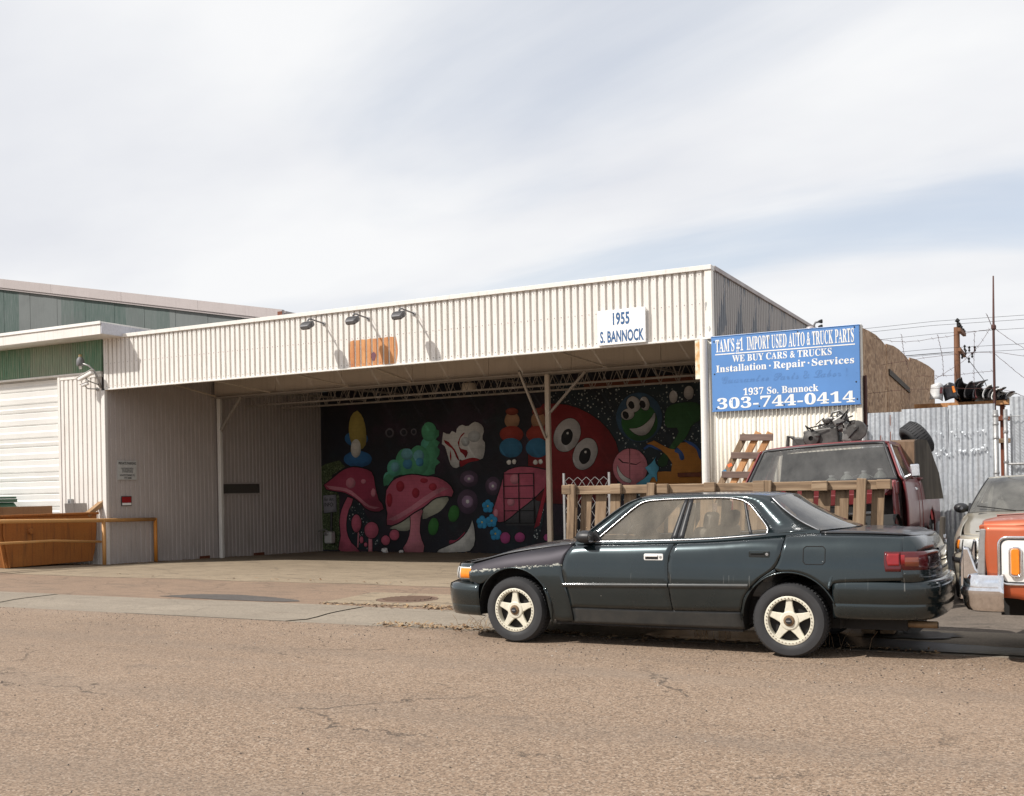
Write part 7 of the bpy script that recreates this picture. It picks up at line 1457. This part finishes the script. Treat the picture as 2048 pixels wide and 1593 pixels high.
('painted_oval_centre','black',5,0,1,[-932,352,-931,349,-931,346,-932,343,-934,342,-937,341,-939,341,-942,343,-944,345,-946,348,-947,352,-946,355,-945,358,-943,359,-941,360,-938,360,-935,358,-933,356]),
('painted_oval','ovalgrey',4,0.01,1,[-893,355,-892,349,-893,344,-895,339,-898,336,-903,336,-907,337,-911,340,-914,344,-917,350,-917,356,-917,361,-914,365,-911,368,-907,369,-902,368,-898,365,-895,360]),
('painted_oval_centre','black',5,0,1,[-903,353,-902,349,-902,346,-903,344,-905,342,-908,341,-910,342,-913,343,-915,346,-917,349,-918,352,-917,355,-916,358,-914,360,-912,360,-909,360,-906,358,-904,356]),
('painted_oval','ovalgrey',4,0.01,1,[-933,332,-932,327,-934,322,-938,318,-943,316,-949,315,-954,315,-960,317,-964,321,-966,325,-966,330,-964,334,-960,338,-955,341,-950,342,-944,342,-939,339,-935,336]),
('painted_oval_centre','black',5,0,1,[-947,329,-946,326,-946,322,-948,320,-950,318,-952,317,-955,318,-957,319,-960,322,-961,325,-962,328,-962,331,-961,334,-959,336,-956,336,-954,336,-951,334,-948,332]),
('painted_crescent','ovalgrey',4,0.012,1,[-946,293,-923,294,-901,305,-885,321,-879,332,-878,317,-885,297,-899,279,-915,275,-931,280]),
('painted_green_shape','frog2',3,0.01,1,[-853,327,-843,343,-816,349,-782,349,-765,339,-766,308,-787,295,-797,275,-810,257,-834,238,-846,222,-850,203,-866,196,-875,208,-863,226,-849,238,-824,272,-821,289,-852,294]),
('painted_oval','ovalgrey',4,0.01,1,[-821,364,-822,359,-823,355,-826,352,-830,350,-834,350,-837,352,-840,356,-841,360,-842,366,-841,370,-839,375,-836,378,-833,380,-829,379,-826,377,-823,374,-821,369]),
('painted_oval','ovalgrey',4,0.01,1,[-781,371,-782,366,-784,361,-787,357,-791,356,-795,356,-799,358,-803,362,-805,367,-805,373,-804,378,-802,383,-799,386,-795,388,-790,388,-786,386,-783,382,-781,377]),
('painted_orange_shape','orange',3,0.012,1,[-902,255,-884,262,-866,252,-849,244,-834,234,-810,257,-784,247,-766,221,-755,188,-756,115,-912,117,-882,184,-843,184,-838,208,-861,235,-882,247]),
('painted_blue_edge','bluedeep',4,0,1,[-910,244,-894,253,-873,243,-861,235,-875,239,-894,247,-906,240]),
('painted_blue_edge','bluedeep',4,0,1,[-824,243,-811,230,-807,215,-817,213,-822,228,-832,234]),
('painted_blue_edge','bluedeep',4,0,1,[-810,261,-784,252,-766,232,-760,212,-770,215,-778,238,-797,251]),
('painted_pink_disc','pinkpale',5,0.012,1,[-900,197,-903,182,-911,168,-923,158,-938,153,-954,153,-968,159,-980,170,-988,184,-990,200,-987,215,-979,229,-966,239,-952,244,-936,243,-922,238,-910,227,-902,213]),
('painted_disc_line','black',6,0,0,[-946,244,-944,244,-946,153,-947,153]),
('painted_line','black',6,0,0,[-974,222,-962,212,-948,210,-948,208,-965,210,-976,220]),
('painted_line','black',6,0,0,[-944,209,-929,206,-916,212,-916,211,-929,204,-944,206]),
('painted_crescent','cream2',6,0.01,1,[-978,205,-972,190,-959,176,-943,168,-944,161,-962,165,-973,176,-979,192]),
('painted_splash','sky2',7,0.008,1,[-876,224,-881,210,-868,193,-876,187,-876,158,-884,176,-892,169,-902,150,-932,155,-911,169,-895,184,-907,195,-891,206]),
('painted_board','boardgrey',5,0.012,0,[-1878,143,-1833,145,-1832,97,-1877,93]),
]
DG = (-12.95, -12.51, -12.08, .63, 1.905)
MC = dict(pink=(.50,.105,.16), rose=(.36,.045,.09), pinklight=(.60,.22,.27), pinkpale=(.58,.20,.24), red2=(.36,.02,.04), grass=(.07,.10,.035), ochre=(.42,.33,.08), blue=(.03,.14,.33), cream=(.66,.64,.58), cream2=(.64,.63,.60), haze=(.13,.12,.14), night=(.02,.02,.03), teal=(.10,.40,.28), green1=(.09,.36,.19), skyb=(.16,.40,.45), blue2=(.06,.25,.40), gill=(.42,.42,.32), leaf=(.035,.17,.03), deepred=(.26,.008,.014), greypetal=(.48,.50,.50), purple=(.075,.045,.075), mauve=(.26,.17,.26), blueflower=(.03,.28,.52), yellow=(.6,.5,.08), tan=(.36,.20,.11), redshape=(.30,.035,.02), redshape2=(.22,.04,.02), blueshape=(.03,.15,.27), darkgrey=(.075,.075,.08), magenta=(.40,.06,.20), ballred=(.185,.008,.010), ovalgrey=(.44,.42,.41), black=(.008,.008,.009), bubble=(.03,.075,.13), frog=(.018,.10,.02), frog2=(.02,.085,.022), orange=(.40,.16,.02), bluedeep=(.03,.085,.26), sky2=(.09,.36,.52), boardgrey=(.27,.26,.29))
def mural_mat(key):
    if 'm_'+key in M: return M['m_'+key]
    if key in ('stars', 'speck'):
        t = NT('mural_'+key); v = t.n('ShaderNodeTexVoronoi'); v.inputs['Scale'].default_value = 13; t.l(t.map((1, .0, 1)), v.inputs[0])
        s_ = t.n('ShaderNodeSeparateColor'); t.l(v.outputs[1], s_.inputs[0])
        dot = t.math('LESS_THAN', v.outputs[0], t.math('ADD', .10, t.math('MULTIPLY', s_.outputs[0], .24)))
        c = t.mix(t.math('MULTIPLY', dot, t.ramp(s_.outputs[1], (.0, .25), (1, .95))), t.mix(t.ramp(t.noise(.9, 4), (.4, 0), (.7, 1)), (.012,.016,.022), (.02,.04,.05)), (.50,.54,.52)); m = t.set(c, .75, 0)
    elif key == 'grass':
        t = NT('mural_grass'); g = t.noise(22, 4, .7); m = t.set(t.ramp(g, (.35, (.02,.035,.015)), (.55, (.08,.11,.04)), (.72, (.35,.38,.25))), .8, 0)
    else:
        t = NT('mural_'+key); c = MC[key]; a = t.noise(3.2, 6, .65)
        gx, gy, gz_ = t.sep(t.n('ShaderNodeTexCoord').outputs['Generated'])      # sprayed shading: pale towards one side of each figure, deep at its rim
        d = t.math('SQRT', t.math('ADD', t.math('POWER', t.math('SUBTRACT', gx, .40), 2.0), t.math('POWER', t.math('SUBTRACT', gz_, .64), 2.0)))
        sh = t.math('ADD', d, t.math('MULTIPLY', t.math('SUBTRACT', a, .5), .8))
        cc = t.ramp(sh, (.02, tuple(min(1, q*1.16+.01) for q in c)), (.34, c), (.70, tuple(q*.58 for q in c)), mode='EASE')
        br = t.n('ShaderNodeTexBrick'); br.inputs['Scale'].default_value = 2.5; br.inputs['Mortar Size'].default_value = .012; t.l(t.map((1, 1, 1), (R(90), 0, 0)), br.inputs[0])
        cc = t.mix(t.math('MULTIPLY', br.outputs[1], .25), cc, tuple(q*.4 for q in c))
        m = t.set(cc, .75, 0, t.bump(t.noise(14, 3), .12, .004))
    M['m_'+key] = m; return m
mur = [o for o in shop.children if o.name.startswith('back_wall')][0]
def flat(pts, y): 
    n = len(pts); return MB().add([(x, y, z) for x, z in pts]+[(x, y+.0015, z) for x, z in pts], [tuple(range(n)), tuple(range(2*n-1, n-1, -1))]+[(k, k+n, (k+1) % n+n, (k+1) % n) for k in range(n)])
cnt = 0
def subpart(mb, name, mat): 
    o = mb.build(name, mat, None, fix=True); o.parent = mur; o.matrix_parent_inverse = WM_BW; return o
WM_BW = WM[shop.name].inverted() @ Matrix.Identity(4)
WM_BW = Matrix.Identity(4)                # the back wall itself sits at the origin of the world
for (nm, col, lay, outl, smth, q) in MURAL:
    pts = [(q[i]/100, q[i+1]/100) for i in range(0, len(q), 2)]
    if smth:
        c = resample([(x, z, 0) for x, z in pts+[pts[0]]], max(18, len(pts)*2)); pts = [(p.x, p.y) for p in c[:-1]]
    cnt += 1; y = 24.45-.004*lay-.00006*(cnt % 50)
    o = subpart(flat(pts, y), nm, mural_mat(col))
    if outl:
        cx = sum(p[0] for p in pts)/len(pts); cz = sum(p[1] for p in pts)/len(pts); big = []
        n = len(pts); area = sum(pts[i][0]*pts[(i+1) % n][1]-pts[(i+1) % n][0]*pts[i][1] for i in range(n)); sg_ = 1 if area > 0 else -1
        for i in range(n):
            a, b = Vector(pts[i-1]), Vector(pts[(i+1) % n]); d = (b-a).normalized(); nn = Vector((d.y, -d.x))*sg_; big.append((pts[i][0]+nn.x*outl, pts[i][1]+nn.y*outl))
        subpart(flat(big, y+.002), 'painted_outline', mural_mat('black'))
for x in (DG[0], DG[1], DG[2]): subpart(MB().box((x-.012, 24.405, DG[3]), (x+.012, 24.412, DG[4])), 'door_seam', M['m_black'])
for k in range(5):
    z = DG[3]+(DG[4]-DG[3])*k/4; subpart(MB().box((DG[0], 24.4045, z-.010), (DG[2], 24.4115, z+.010)), 'door_seam', M['m_black'])
for tx, z in (('for Art', 1.27), ('INFO:', 1.12)):
    o = letters(tx, M['m_black'], None, -18.74, -18.42, z, z+.11, 24.424, bold=.01)
    if o: o.parent = mur
MB().box((-8.2, 24.30, 1.72), (-6.4, 24.44, 1.82)).build('door_frame', M['rust'], shop, True, bevel=.004)
